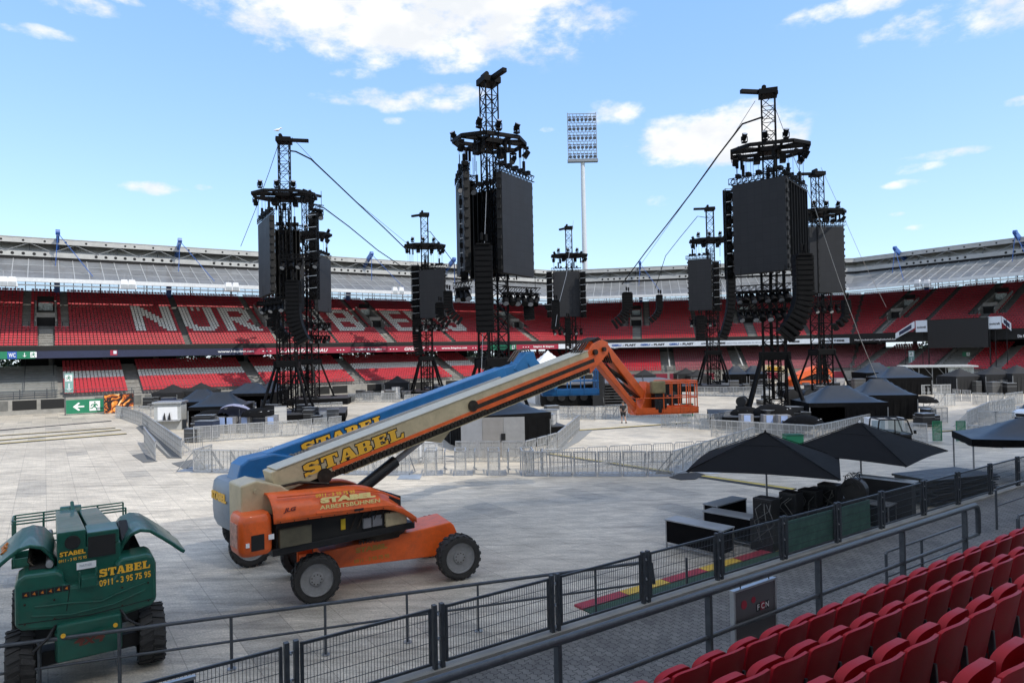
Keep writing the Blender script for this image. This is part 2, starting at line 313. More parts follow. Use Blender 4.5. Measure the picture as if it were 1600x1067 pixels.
# ================================================================= ground
def node_floor():
    mt = bpy.data.materials.new('arena_floor_tiles'); mt.use_nodes = True; nt = mt.node_tree; b = nt.nodes['Principled BSDF']
    tcn = N(nt, 'ShaderNodeTexCoord'); mp = N(nt, 'ShaderNodeMapping'); mp.inputs['Rotation'].default_value = (0, 0, R(-34.4)); L(nt, tcn.outputs['Object'], mp.inputs['Vector'])
    def snap(sx, sy):
        v = N(nt, 'ShaderNodeVectorMath', operation='DIVIDE'); v.inputs[1].default_value = (sx, sy, 1e3); L(nt, mp.outputs[0], v.inputs[0])
        f = N(nt, 'ShaderNodeVectorMath', operation='FLOOR'); L(nt, v.outputs[0], f.inputs[0])
        wn = N(nt, 'ShaderNodeTexWhiteNoise', noise_dimensions='2D'); L(nt, f.outputs[0], wn.inputs['Vector']); return v, wn
    v1, w1 = snap(1.15, 2.4); v2, w2 = snap(1.15, 2.4001)
    def joints(sx, sy, wid):
        br = N(nt, 'ShaderNodeTexBrick', offset=0.0, squash=1.0); br.inputs['Scale'].default_value = 1; br.inputs['Mortar Size'].default_value = wid
        br.inputs['Brick Width'].default_value = sx; br.inputs['Row Height'].default_value = sy; br.inputs['Mortar Smooth'].default_value = .3
        L(nt, mp.outputs[0], br.inputs['Vector']); return br
    j1 = joints(1.15, 2.4, .012); j2 = joints(.23, .24, .012)
    base = N(nt, 'ShaderNodeValToRGB'); e = base.color_ramp.elements
    e[0].position = 0; e[0].color = (.50, .445, .36, 1); e[1].position = 1; e[1].color = (.56, .50, .405, 1)
    L(nt, w1.outputs['Value'], base.inputs[0])
    dk = N(nt, 'ShaderNodeMath', operation='GREATER_THAN', i_1=.935); L(nt, w2.outputs['Value'], dk.inputs[0])
    dkm = N(nt, 'ShaderNodeMath', operation='MULTIPLY', i_1=.36); L(nt, dk.outputs[0], dkm.inputs[0])
    m1 = N(nt, 'ShaderNodeMix', data_type='RGBA'); m1.inputs[7].default_value = (.15, .148, .14, 1); L(nt, dkm.outputs[0], m1.inputs[0]); L(nt, base.outputs[0], m1.inputs[6])
    # streaky dirt
    mp2 = N(nt, 'ShaderNodeMapping'); mp2.inputs['Rotation'].default_value = (0, 0, R(8)); mp2.inputs['Scale'].default_value = (.5, 1.7, 1); L(nt, tcn.outputs['Object'], mp2.inputs['Vector'])
    nz = N(nt, 'ShaderNodeTexNoise'); nz.inputs['Scale'].default_value = 1.5; nz.inputs['Detail'].default_value = 9; nz.inputs['Roughness'].default_value = .72; L(nt, mp2.outputs[0], nz.inputs['Vector'])
    r1 = N(nt, 'ShaderNodeMapRange'); r1.inputs['From Min'].default_value = .32; r1.inputs['From Max'].default_value = .68; r1.inputs['To Min'].default_value = .62; r1.inputs['To Max'].default_value = 1.28; L(nt, nz.outputs['Fac'], r1.inputs['Value'])
    nz2 = N(nt, 'ShaderNodeTexNoise'); nz2.inputs['Scale'].default_value = .12; nz2.inputs['Detail'].default_value = 4; L(nt, tcn.outputs['Object'], nz2.inputs['Vector'])
    r2 = N(nt, 'ShaderNodeMapRange'); r2.inputs['From Min'].default_value = .3; r2.inputs['From Max'].default_value = .7; r2.inputs['To Min'].default_value = .82; r2.inputs['To Max'].default_value = 1.15; L(nt, nz2.outputs['Fac'], r2.inputs['Value'])
    # small pale and dark scuffs
    nz3 = N(nt, 'ShaderNodeTexNoise'); nz3.inputs['Scale'].default_value = 6.5; nz3.inputs['Detail'].default_value = 5; nz3.inputs['Roughness'].default_value = .6; L(nt, mp2.outputs[0], nz3.inputs['Vector'])
    r3 = N(nt, 'ShaderNodeMapRange'); r3.inputs['From Min'].default_value = .6; r3.inputs['From Max'].default_value = .72; r3.inputs['To Min'].default_value = 1; r3.inputs['To Max'].default_value = 1.55; L(nt, nz3.outputs['Fac'], r3.inputs['Value'])
    r4 = N(nt, 'ShaderNodeMapRange'); r4.inputs['From Min'].default_value = .28; r4.inputs['From Max'].default_value = .38; r4.inputs['To Min'].default_value = .6; r4.inputs['To Max'].default_value = 1; L(nt, nz3.outputs['Fac'], r4.inputs['Value'])
    nz5 = N(nt, 'ShaderNodeTexNoise'); nz5.inputs['Scale'].default_value = 22; nz5.inputs['Detail'].default_value = 4; L(nt, tcn.outputs['Object'], nz5.inputs['Vector'])
    r5 = N(nt, 'ShaderNodeMapRange'); r5.inputs['From Min'].default_value = .35; r5.inputs['From Max'].default_value = .65; r5.inputs['To Min'].default_value = .82; r5.inputs['To Max'].default_value = 1.16; L(nt, nz5.outputs['Fac'], r5.inputs['Value'])
    mp6 = N(nt, 'ShaderNodeMapping'); mp6.inputs['Rotation'].default_value = (0, 0, R(-20)); mp6.inputs['Scale'].default_value = (.06, 1.6, 1); L(nt, tcn.outputs['Object'], mp6.inputs['Vector'])
    nz6 = N(nt, 'ShaderNodeTexNoise'); nz6.inputs['Scale'].default_value = 1.4; nz6.inputs['Detail'].default_value = 6; nz6.inputs['Distortion'].default_value = .5; L(nt, mp6.outputs[0], nz6.inputs['Vector'])
    r6 = N(nt, 'ShaderNodeMapRange'); r6.inputs['From Min'].default_value = .56; r6.inputs['From Max'].default_value = .7; r6.inputs['To Min'].default_value = 1; r6.inputs['To Max'].default_value = .74; L(nt, nz6.outputs['Fac'], r6.inputs['Value'])
    pr = None
    for q in (r1, r2, r3, r4, r5, r6):
        if pr is None: pr = q; continue
        mm = N(nt, 'ShaderNodeMath', operation='MULTIPLY'); L(nt, pr.outputs[0], mm.inputs[0]); L(nt, q.outputs[0], mm.inputs[1]); pr = mm
    jj = N(nt, 'ShaderNodeMath', operation='MULTIPLY_ADD', i_1=-.28, i_2=1); L(nt, j1.outputs['Fac'], jj.inputs[0])
    jk = N(nt, 'ShaderNodeMath', operation='MULTIPLY_ADD', i_1=-.08, i_2=1); L(nt, j2.outputs['Fac'], jk.inputs[0])
    for q in (jj, jk):
        mm = N(nt, 'ShaderNodeMath', operation='MULTIPLY'); L(nt, pr.outputs[0], mm.inputs[0]); L(nt, q.outputs[0], mm.inputs[1]); pr = mm
    sc = N(nt, 'ShaderNodeVectorMath', operation='SCALE'); L(nt, m1.outputs[2], sc.inputs[0]); L(nt, pr.outputs[0], sc.inputs['Scale']); L(nt, sc.outputs[0], b.inputs['Base Color'])
    b.inputs['Roughness'].default_value = .55; b.inputs['Specular IOR Level'].default_value = .35
    bp = N(nt, 'ShaderNodeBump'); bp.inputs['Strength'].default_value = .25; bp.inputs['Distance'].default_value = .02; bp.invert = True
    L(nt, j2.outputs['Fac'], bp.inputs['Height']); L(nt, bp.outputs[0], b.inputs['Normal'])
    return mt
def node_paver():
    mt = bpy.data.materials.new('zigzag_paving'); mt.use_nodes = True; nt = mt.node_tree; b = nt.nodes['Principled BSDF']
    tcn = N(nt, 'ShaderNodeTexCoord'); mp = N(nt, 'ShaderNodeMapping'); mp.inputs['Rotation'].default_value = (0, 0, R(-34.4 - 90)); L(nt, tcn.outputs['Object'], mp.inputs['Vector'])
    sp = N(nt, 'ShaderNodeSeparateXYZ'); L(nt, mp.outputs[0], sp.inputs[0])
    pp = N(nt, 'ShaderNodeMath', operation='PINGPONG', i_1=.056); L(nt, sp.outputs[0], pp.inputs[0])
    p2 = N(nt, 'ShaderNodeMath', operation='MULTIPLY_ADD', i_1=.75); L(nt, pp.outputs[0], p2.inputs[0]); L(nt, sp.outputs[1], p2.inputs[2])
    pq = N(nt, 'ShaderNodeMath', operation='PINGPONG', i_1=.07); L(nt, sp.outputs[1], pq.inputs[0])
    p3 = N(nt, 'ShaderNodeMath', operation='MULTIPLY_ADD', i_1=.3); L(nt, pq.outputs[0], p3.inputs[0]); L(nt, sp.outputs[0], p3.inputs[2])
    cb = N(nt, 'ShaderNodeCombineXYZ'); L(nt, p3.outputs[0], cb.inputs[0]); L(nt, p2.outputs[0], cb.inputs[1])
    br = N(nt, 'ShaderNodeTexBrick', offset=.5); br.inputs['Scale'].default_value = 1; br.inputs['Brick Width'].default_value = .225; br.inputs['Row Height'].default_value = .14; br.inputs['Mortar Size'].default_value = .009; br.inputs['Mortar Smooth'].default_value = .2
    br.inputs['Color1'].default_value = (.105, .10, .095, 1); br.inputs['Color2'].default_value = (.145, .14, .13, 1); br.inputs['Mortar'].default_value = (.035, .033, .03, 1)
    L(nt, cb.outputs[0], br.inputs['Vector'])
    nz = N(nt, 'ShaderNodeTexNoise'); nz.inputs['Scale'].default_value = 1.3; nz.inputs['Detail'].default_value = 8; nz.inputs['Roughness'].default_value = .7; L(nt, tcn.outputs['Object'], nz.inputs['Vector'])
    r1 = N(nt, 'ShaderNodeMapRange'); r1.inputs['From Min'].default_value = .3; r1.inputs['From Max'].default_value = .7; r1.inputs['To Min'].default_value = .62; r1.inputs['To Max'].default_value = 1.25; L(nt, nz.outputs['Fac'], r1.inputs['Value'])
    sc = N(nt, 'ShaderNodeVectorMath', operation='SCALE'); L(nt, br.outputs['Color'], sc.inputs[0]); L(nt, r1.outputs[0], sc.inputs['Scale']); L(nt, sc.outputs[0], b.inputs['Base Color'])
    b.inputs['Roughness'].default_value = .8
    bp = N(nt, 'ShaderNodeBump'); bp.inputs['Strength'].default_value = .5; bp.inputs['Distance'].default_value = .01; bp.invert = True
    L(nt, br.outputs['Fac'], bp.inputs['Height']); L(nt, bp.outputs[0], b.inputs['Normal'])
    return mt
FLOORM = node_floor(); PAVER = node_paver()
tag(MB().quad((-1500, -1500, -.06), (1500, -1500, -.06), (1500, 1500, -.06), (-1500, 1500, -.06)).build('ground', M('ground_grass', (.06, .075, .04), .9, var=.3, scale=.05)), kind='structure')
T34 = Vector((.825, .565, 0)).normalized(); N34 = Vector((T34.y, -T34.x, 0))      # along the near stand / away from the pitch
def Q(s, q, z=0.0): return T34 * s + N34 * q + Vector((0, 0, z))
# ================================================================= the stand segments
class Seg: pass
def seg(p0, ang, s0, s1, m0, m1):
    g = Seg(); g.p = Vector((p0[0], p0[1], 0)); a = R(ang); g.n = Vector((math.cos(a), math.sin(a), 0)); g.t = Vector((g.n.y, -g.n.x, 0)); g.s0 = s0; g.s1 = s1; g.m0 = m0; g.m1 = m1; return g
def at(g, s, o, z=0.0): return g.p + g.t * s + g.n * o + Vector((0, 0, z))
SA = seg((-60, 80.5), 124.4, -20, 85.9, 0, .414)
J1 = at(SA, 85.9, 0)
SCs = seg(J1, 79.4, 0, 49.5, -.414, .414)
J2 = at(SCs, 49.5, 0)
SD = seg(J2, 34.4, 0, 60, -.414, 0)
def solve(g, x, y=None, o=None, row=None):
    """the s (and o) where the sight line of a photo pixel meets this stand"""
    d = ray(x, 545)
    o = 0 if o is None else o
    # EYE.xy + k d.xy = p + t s + n o
    A = np.array([[g.t.x, -d.x], [g.t.y, -d.y]]); bb = np.array([EYE.x - g.p.x - g.n.x * o, EYE.y - g.p.y - g.n.y * o])
    return float(np.linalg.solve(A, bb)[0])
def hitplane(g, x, y, o0, z0, k):
    """pixel -> (s,o) on the raked plane z=z0+k*(o-o0)"""
    d = ray(x, y); nn = Vector((-g.n.x * k, -g.n.y * k, 1)); p0 = at(g, 0, o0, z0)
    lam = (p0 - EYE).dot(nn) / d.dot(nn); h = EYE + d * lam - g.p
    return h.dot(g.t), h.dot(g.n)
def sweep(mb, g, prof, s0=None, s1=None, closed=True):
    """prof [(o,z)] swept along the segment, mitred where the segment ends at a corner"""
    a0 = g.s0 if s0 is None else s0; a1 = g.s1 if s1 is None else s1
    k0 = g.m0 if s0 is None else 0; k1 = g.m1 if s1 is None else 0
    A = [at(g, a0 + k0 * o, o, z) for o, z in prof]; B = [at(g, a1 + k1 * o, o, z) for o, z in prof]
    n = len(prof); fs = [(i, (i + 1) % n, n + (i + 1) % n, n + i) for i in range(n if closed else n - 1)]
    if closed: fs += [tuple(range(n))[::-1], tuple(range(n, 2 * n))]
    mb._add(A + B, fs)
LO0, LZ0, LP, LR, LN = -2.4, 1.75, .75, .277, 14
UO0, UZ0, UP_, UR, UN = .7, 7.75, .68, .325, 26
def steps(o0, z0, pitch, rise, n, drop=.6):
    pr = []
    for k in range(n): pr += [(o0 + k * pitch, z0 + k * rise), (o0 + (k + 1) * pitch, z0 + k * rise)]
    pr += [(o0 + n * pitch, z0 + (n - 1) * rise - drop), (o0, z0 - drop)]
    return pr
CORR = bpy.data.materials.new('corrugated_roof'); CORR.use_nodes = True
_n = CORR.node_tree; _b = _n.nodes['Principled BSDF']; _b.inputs['Base Color'].default_value = (.4, .4, .38, 1); _b.inputs['Roughness'].default_value = .6
GLASSP = M('roof_panel', (.19, .19, .19), .35, .1, var=.3, scale=.35, alpha=.8)
GLZ = M('glazing', (.5, .62, .68), .1, 0, var=.03, alpha=.22)
NAVY = M('banner_navy', (.018, .024, .06), .7, var=.2, scale=.6, bump=.5, bscale=1.5)
CRIM = M('banner_crimson', (.30, .018, .045), .6, var=.06)
BWHITE = M('banner_white', (.62, .68, .74), .6, var=.05)
SGREEN = M('sign_green', (.01, .18, .09), .5, var=.06)
SBLUE = M('sign_blue', (.02, .09, .35), .5, var=.05)
def stand(g, name, label, masts, lower_len=None, lamps=()):
    root = empty(name, at(g, 0, 0), 0, label, 'grandstand')
    sh = Matrix.Translation(-at(g, 0, 0))
    def B(): return MB(sh)
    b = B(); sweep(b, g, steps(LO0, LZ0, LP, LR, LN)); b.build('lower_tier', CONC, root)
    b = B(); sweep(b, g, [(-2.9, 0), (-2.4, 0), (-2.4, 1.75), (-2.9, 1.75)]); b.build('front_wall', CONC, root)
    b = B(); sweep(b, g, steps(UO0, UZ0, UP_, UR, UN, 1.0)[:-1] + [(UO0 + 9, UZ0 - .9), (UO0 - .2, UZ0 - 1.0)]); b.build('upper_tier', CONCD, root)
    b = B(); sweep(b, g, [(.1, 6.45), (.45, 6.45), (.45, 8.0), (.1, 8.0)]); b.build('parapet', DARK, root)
    s = g.s0
    k = 0
    b = B(); c = B()
    while s < g.s1:
        b.bar(at(g, s, 9.6, -.1), at(g, s, 9.6, 7.6), .5, .5)
        if k % 1 == 0: c.bar(at(g, s, UO0 + 18.2, 15.8), at(g, s, UO0 + 18.2, 21.9), .12, .12)
        k += 1; s += 6.2
    b.build('column', CONCD, root); c.build('rear_post', BLACK, root)
    b = B(); s = g.s0
    while s < g.s1: b.bar(at(g, s, UO0 + 18.15, 16.1), at(g, s, UO0 + 18.15, 19.6), .07, .07); s += 1.15
    sweep(b, g, [(UO0 + 18.1, 15.9), (UO0 + 18.25, 15.9), (UO0 + 18.25, 16.25), (UO0 + 18.1, 16.25)])
    b.build('glazing_bars', BLACK, root)
    b = B(); sweep(b, g, [(UO0 + 18.3, 16.2), (UO0 + 18.32, 16.2), (UO0 + 18.32, 19.8), (UO0 + 18.3, 19.8)]); b.build('rear_glazing', GLZ, root)
    # roofs
    b = B(); sweep(b, g, [(0, 15.95), (8, 19.3), (8, 19.4), (0, 16.05)]); b.build('front_roof', GLASSP, root)
    b = B(); s = math.ceil(g.s0 + (3 if g.m0 else 0))
    while s < g.s1 - (1 if g.m1 else 0) * 0:
        b.bar(at(g, s, .1, 16.13), at(g, s, 8, 19.43), .09, .07); s += 1.6
    for o in (2.7, 5.4):
        z = 16.1 + o * .418; sweep(b, g, [(o - .03, z - .03), (o + .03, z), (o + .03, z + .03), (o - .03, z)])
    b.build('roof_ribs', M('rib_white', (.34, .35, .35), .5), root)
    b = B(); sweep(b, g, [(-.35, 15.72), (.02, 15.72), (.02, 16.2), (-.35, 16.2)]); sweep(b, g, [(.3, 15.3), (.42, 15.3), (.42, 15.45), (.3, 15.45)]); b.build('gutter', M('gutter_white', (.62, .64, .65), .4), root)
    b = B(); sweep(b, g, [(8.0, 19.4), (8.6, 19.4), (8.6, 19.8), (8.0, 19.8)]); b.build('roof_joint', DARK, root)
    b = B(); sweep(b, g, [(7.9, 19.8), (8.05, 19.8), (8.05, 20.45), (7.9, 20.45)]); sweep(b, g, [(7.6, 21.5), (7.75, 21.5), (7.75, 22.15), (7.6, 22.15)])
    sweep(b, g, [(7.55, 22.16), (24, 22.8), (24, 22.9), (7.55, 22.26)]); fa = b; fa.cur = 1
    b = B(); s = g.s0
    while s < g.s1:
        b.bar(at(g, s, 7.85, 20.45), at(g, s + 2.5, 7.75, 21.5), .06); b.bar(at(g, s + 5, 7.85, 20.45), at(g, s + 2.5, 7.75, 21.5), .06); b.bar(at(g, s + 2.5, 8.3, 20.4), at(g, s + 2.5, 10, 22.0), .12)
        s += 5
    b.build('roof_truss', M('truss_grey', (.3, .31, .31), .5, .3), root)
    b = B(); s = g.s0 + (6 if g.m0 else 0); k = 0
    while s < g.s1:
        if k % 13 < 9:
            fa.cyl(at(g, s, 7.91, 20.13), at(g, s, 7.895, 20.13), .2, 10)
        if k % 13 in (1, 3, 4, 6, 8, 10, 12): fa.cyl(at(g, s, 7.61, 21.8), at(g, s, 7.595, 21.8), .15, 8)
        s += 1.15; k += 1
    fa.build('fascia', [OFFW, DARK], root)
    b = B(); s = g.s0
    pr = []
    sweep(b, g, [(8.7, 20.4), (11.5, 21.9), (23.9, 22.3), (23.9, 22.4), (11.4, 22.05), (8.6, 20.5)]); b.build('rear_roof', M('roof_underside', (.72, .72, .69), .7, var=.12), root)
    b = B(); s = g.s0 + (4 if g.m0 else 0)
    while s < g.s1 + 4: b.bar(at(g, s, 8.68, 20.36), at(g, s, 11.45, 21.84), .12, .08); s += .5
    b.build('roof_corrugation', M('corrugation_grey', (.5, .5, .48), .7), root)
    for sm in masts:
        b = B(); b.bar(at(g, sm, 12.5, 19.9), at(g, sm, 6.2, 22.8), .35, .8); b.cyl(at(g, sm - .25, 6.2, 22.9), at(g, sm + .25, 6.2, 22.9), .35, 10)
        b.cyl(at(g, sm, 6.2, 22.8), at(g, sm - .3, 5.6, 18.4), .045, 6); b.cyl(at(g, sm, 6.2, 22.8), at(g, sm + 3.6, 1.4, 16.8), .045, 6)
        b.build('mast', BLUEM, root); b = B(); b.bar(at(g, sm, 17.5, 15.5), at(g, sm, 16.5, 20.5), .7, .5); b.build('rear_column', BLUEM, root)
    return root
mA = [solve(SA, x, o=6.2) for x in (92, 283, 443, 583, 712)]
mC = [solve(SCs, x, o=6.2) for x in (1003,)]
mD = [solve(SD, x, o=6.2) for x in (1403, 1592)]
rootA = stand(SA, 'grandstand', 'long two-tier grandstand spelling a city name in white seats, on the left and centre', mA)
rootC = stand(SCs, 'grandstand', 'two-tier corner grandstand behind the floodlight mast, with a white advertising band', mC)
rootD = stand(SD, 'grandstand', 'shaded two-tier grandstand at the right edge behind the black video board', mD)
# ----------------------------------------------------------------- arena floor and the near stand
fl = [at(SA, -60, -2.6), at(SA, 85.9 - 1.1, -2.6), at(SCs, 49.5 - 1.1, -2.6), at(SD, 60, -2.6), Q(80, -10.1), Q(-80, -10.1)]
b = MB(); b.quad(*[Vector((p.x, p.y, 0)) for p in fl]); o = b.build('arena_floor', FLOORM); tag(o, kind='structure')
# ----------------------------------------------------------------- seats of the far stands
GL = {
 'N': ["###......###","####.....###","#####....###","######...###","#######..###","###.####.###","###..#######","###...######","###....#####","###....#####","###.....####","###......###"],
 'U': ["###.#.#.###","###.#.#.###","###.....###","###.....###","###.....###","###.....###","###.....###","###.....###","###.....###","####....###",".#########.","..#######.."],
 'R': ["#########..","##########.","###....###.","###.....###","###....####","##########.","#########..","###.####...","###..####..","###...####.","###....####","###.....####"],
 'B': ["#########..","##########.","###....###.","###....####","###....###.","##########.","##########.","###....####","###.....###","###.....###","###########","##########."],
 'E': ["#########","#########","###......","###......","###......","#########","#########","###......","###......","###......","#########","#########"],
 'G': ["..######..",".########.","###....###","###.......","###.......","###..#####","###..#####","###....###","###....###","####..####",".#########","..#######."],
}
WORD = [('N', 203, 477), ('U', 281, 479), ('R', 338, 480), ('N', 448, 482), ('B', 506, 484), ('E', 597, 486), ('R', 635, 488), ('G', 675, 489)]
LET = []; SP = .42
for ch, x, y in WORD:
    s, o = hitplane(SA, x, y, UO0, UZ0 + .8, UR / UP_); LET.append((ch, s))
TOPROW = 17
def lettered(row, s):
    r = TOPROW - row
    if not 0 <= r < 12: return False
    for ch, s0 in LET:
        c = int((s - s0) / SP)
        if s >= s0 and c < len(GL[ch][r]) and GL[ch][r][c] == '#': return True
    return False
vomA = [solve(SA, x, o=5) for x in (72,)] + [29.5, 53.5, 78.5]
vomA[2] = solve(SA, 612, o=1); vomA[3] = solve(SA, 836, o=1); vomA[1] = solve(SA, 443, o=1)
narA = [solve(SA, 290, o=3), solve(SA, 520, o=3), solve(SA, 700, o=3)]
vomC = [solve(SCs, 995, o=3), solve(SCs, 1175, o=3)]; narC = [solve(SCs, 1090, o=3), solve(SCs, 1260, o=3)]
vomD = [solve(SD, 1383, o=3), solve(SD, 1530, o=3)]; narD = [solve(SD, 1450, o=5)]
def up_skip(voms, nars):
    def f(row, s):
        for v in voms:
            d = abs(s - v)
            if row < 8 and d < .8: return True
            if 8 <= row < 17 and (d < 1.2 or 1.6 < d < 2.6): return True
            if row >= 17 and 1.6 < d < 2.6: return True
        for v in nars:
            if abs(s - v) < .35: return True
        return False
    return f
loA = [solve(SA, x, o=2) for x in (205, 393, 545, 696)]
loC = [solve(SCs, x, o=2) for x in (1042, 1152)]; loD = [solve(SD, x, o=2) for x in (1365, 1425, 1573)]
SEATS = []   # (pos, angle, mat)
def add_seats(g, o0, z0, pitch, rise, n, s0, s1, colour, mitre=True):
    for r in range(n):
        o = o0 + (r + .45) * pitch; z = z0 + r * rise
        a = s0 + (g.m0 * o if (g.m0 and s0 == g.s0) else 0) + .3; e = s1 + (g.m1 * o if (g.m1 and s1 == g.s1) else 0) - .3
        a = math.ceil(a / SP) * SP
        s = a
        while s < e:
            c = colour(r, s + SP / 2)
            if c is not None: SEATS.append((at(g, s + SP / 2, o, z), g, c, r, 'lower' if o0 < 0 else 'upper'))
            s += SP
sk = up_skip(vomA, narA)
sA0 = -8
add_seats(SA, UO0, UZ0, UP_, UR, UN, sA0, SA.s1, lambda r, s: None if sk(r, s) else (1 if lettered(r, s) else 0))
sA1 = solve(SA, 97, o=0); sA2 = solve(SA, 742, o=2); sA3 = solve(SA, 815, o=2)
def lowA(r, s):
    if s < sA1 or sA2 < s < sA3: return None
    if s < sA2:
        for q in loA:
            if abs(s - q) < .9: return None
        return 1 if r in (6, 7, 8) else 0
    return 0
add_seats(SA, LO0, LZ0, LP, LR, LN, sA0, SA.s1, lowA)
skC = up_skip(vomC, narC)
add_seats(SCs, UO0, UZ0, UP_, UR, UN, SCs.s0, SCs.s1, lambda r, s: None if skC(r, s) else 0)
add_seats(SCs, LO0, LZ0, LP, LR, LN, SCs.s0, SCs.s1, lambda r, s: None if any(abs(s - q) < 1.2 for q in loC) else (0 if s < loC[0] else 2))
skD = up_skip(vomD, narD)
add_seats(SD, UO0, UZ0, UP_, UR, UN, SD.s0, 48, lambda r, s: None if skD(r, s) else 0)
dT0, dT1 = solve(SD, 1462, o=0), solve(SD, 1512, o=0)
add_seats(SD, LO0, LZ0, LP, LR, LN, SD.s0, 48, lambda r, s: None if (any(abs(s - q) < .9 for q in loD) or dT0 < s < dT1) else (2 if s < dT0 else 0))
def in_view(p):
    d = p - EYE; x = d.dot(_Rt) / d.dot(_F) * FPX + CX; return -10 < x < 1610
SEATS = [q for q in SEATS if in_view(q[0])]
SEATS.sort(key=lambda q: (q[0] - EYE).length)
def seat_geo(mb):
    mb.box((0, .06, .52), (.33, .05, .17), rx=R(-14)); mb.box((0, -.12, .40), (.34, .3, .04), rx=R(14)); mb.box((0, .02, .43), (.30, .05, .06))
_sm = []
for k, mt in enumerate((RED, WHITE_SEAT, DUSTRED)):
    mb = MB(); seat_geo(mb); o = mb.build('stand_seat', mt); _sm.append(o.data); bpy.data.objects.remove(o)
NIND = 228
_lab = ['small red stadium seat in the part of the far left stand nearest the green lift', 'small white stadium seat in the stripe of the far left stand nearest the green exit signs']
for (p, g, c, row_, tier_) in SEATS[:NIND]:
    o = bpy.data.objects.new('stand_seat', _sm[c]); COL.objects.link(o); o.location = p; o.scale = (1.05, 1, 1.35 if tier_ == 'lower' else 1); o.rotation_euler = (0, 0, math.atan2(g.t.y, g.t.x))
    tag(o, 'small %s seat, far left stand, %s tier row %d' % (('red', 'white')[min(c, 1)], tier_, row_ + 1), 'seat', ['red seats at the near left of the far stand', 'white seats at the near left of the far stand'][min(c, 1)])
tmpl = [[v.co.copy() for v in _sm[0].vertices], [tuple(p.vertices) for p in _sm[0].polygons]]
V0 = np.array([list(v) for v in tmpl[0]])
for (gname, gg) in (('left', SA), ('corner', SCs), ('right', SD)):
    sel = [q for q in SEATS[NIND:] if q[1] is gg]
    if not sel: continue
    rt = np.array([list(gg.t), list(gg.n), [0, 0, 1]]); base = V0 @ rt
    allv = np.concatenate([base * (np.array([1, 1, 1.35]) if q[4] == 'lower' else 1) + np.array(list(q[0])) for q in sel]); nv = len(V0)
    fs = []; mi = []
    for i, q in enumerate(sel):
        for f in tmpl[1]: fs.append([x + i * nv for x in f])
        mi += [q[2]] * len(tmpl[1])
    me = bpy.data.meshes.new('stand_seats'); me.from_pydata(allv.tolist(), [], fs); 
    for mt in (RED, WHITE_SEAT, DUSTRED): me.materials.append(mt)
    me.polygons.foreach_set('material_index', mi)
    o = bpy.data.objects.new('stand_seats', me); COL.objects.link(o)
    tag(o, {'left': 'rows of red seats with white letters and a white stripe in the long left stand', 'corner': 'rows of red seats in the corner stand behind the far towers', 'right': 'rows of shaded red seats in the right stand'}[gname], 'seats', kind='stuff')
# stairs, openings, extra detail belonging to each stand
def vomitories(g, root, voms, org):
    sh = Matrix.Translation(-org)
    for v in voms:
        rt = None
        o6 = UO0 + 8 * UP_; z6 = UZ0 + 8 * UR
        b = MB(sh)
        for sg in (-1, 1):
            b.ext([at(g, v + sg * 1.0, o6, z6 - .4), at(g, v + sg * 1.0, o6 + 7, z6 + 3.2), at(g, v + sg * 1.0, o6 + 7, z6 + 4.1), at(g, v + sg * 1.0, o6, z6 + 1.2)], g.t * (sg * .2))
        b.ext([at(g, v - 1.0, o6 + 1.2, z6 + 1.5), at(g, v + 1.0, o6 + 1.2, z6 + 1.5), at(g, v + 1.0, o6 + 1.2, z6 + 2.1), at(g, v - 1.0, o6 + 1.2, z6 + 2.1)], g.n * .3)
        f = b.build('entrance', CONC, root)
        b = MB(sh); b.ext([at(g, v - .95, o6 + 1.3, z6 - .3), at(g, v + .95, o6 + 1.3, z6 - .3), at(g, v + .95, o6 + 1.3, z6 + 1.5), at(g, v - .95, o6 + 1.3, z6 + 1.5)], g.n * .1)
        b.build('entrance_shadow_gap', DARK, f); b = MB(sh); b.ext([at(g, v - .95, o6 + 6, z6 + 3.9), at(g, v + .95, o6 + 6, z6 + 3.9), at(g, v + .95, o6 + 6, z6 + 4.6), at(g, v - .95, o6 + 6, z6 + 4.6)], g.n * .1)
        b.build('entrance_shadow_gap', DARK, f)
        b = MB(sh); b.ext([at(g, v - .8, o6 + 5.6, z6 + 2.7), at(g, v + .8, o6 + 5.6, z6 + 2.7), at(g, v + .8, o6 + 5.6, z6 + 3.7), at(g, v - .8, o6 + 5.6, z6 + 3.7)], g.n * .1)
        b.build('entrance_window', M('entrance_window', (.45, .52, .5), .3, var=.6, scale=4), f)
        # handrails along the stairs
        b = MB(sh)
        for sg in (-1, 1):
            for (oa, ob) in ((UO0, o6),):
                b.bar(at(g, v + sg * .9, oa, UZ0 + .9), at(g, v + sg * .9, ob, z6 + .9), .04)
            b.bar(at(g, v + sg * 1.1, o6, z6 + .9), at(g, v + sg * 2.6, o6, z6 + .9), .05)
            for k in range(3): b.bar(at(g, v + sg * (1.1 + .7 * k), o6, z6), at(g, v + sg * (1.1 + .7 * k), o6, z6 + .9), .05)
        b.build('handrail', BLACK, root)
vomitories(SA, rootA, vomA, at(SA, 0, 0)); vomitories(SCs, rootC, vomC, at(SCs, 0, 0)); vomitories(SD, rootD, vomD, at(SD, 0, 0))
def stair(g, root, s, wd, o0, z0, pitch, rise, n, name='stairs'):
    b = MB(Matrix.Translation(-at(g, 0, 0)))
    for k in range(n * 2):
        o = o0 + k * pitch / 2; z = z0 + k * rise / 2
        b.ext([at(g, s - wd / 2, o, z - .2), at(g, s + wd / 2, o, z - .2), at(g, s + wd / 2, o, z + .05), at(g, s - wd / 2, o, z + .05)], g.n * (pitch / 2))
    b.build(name, CONC, root)
for v in vomA: stair(SA, rootA, v, 1.5, UO0, UZ0, UP_, UR, 8)
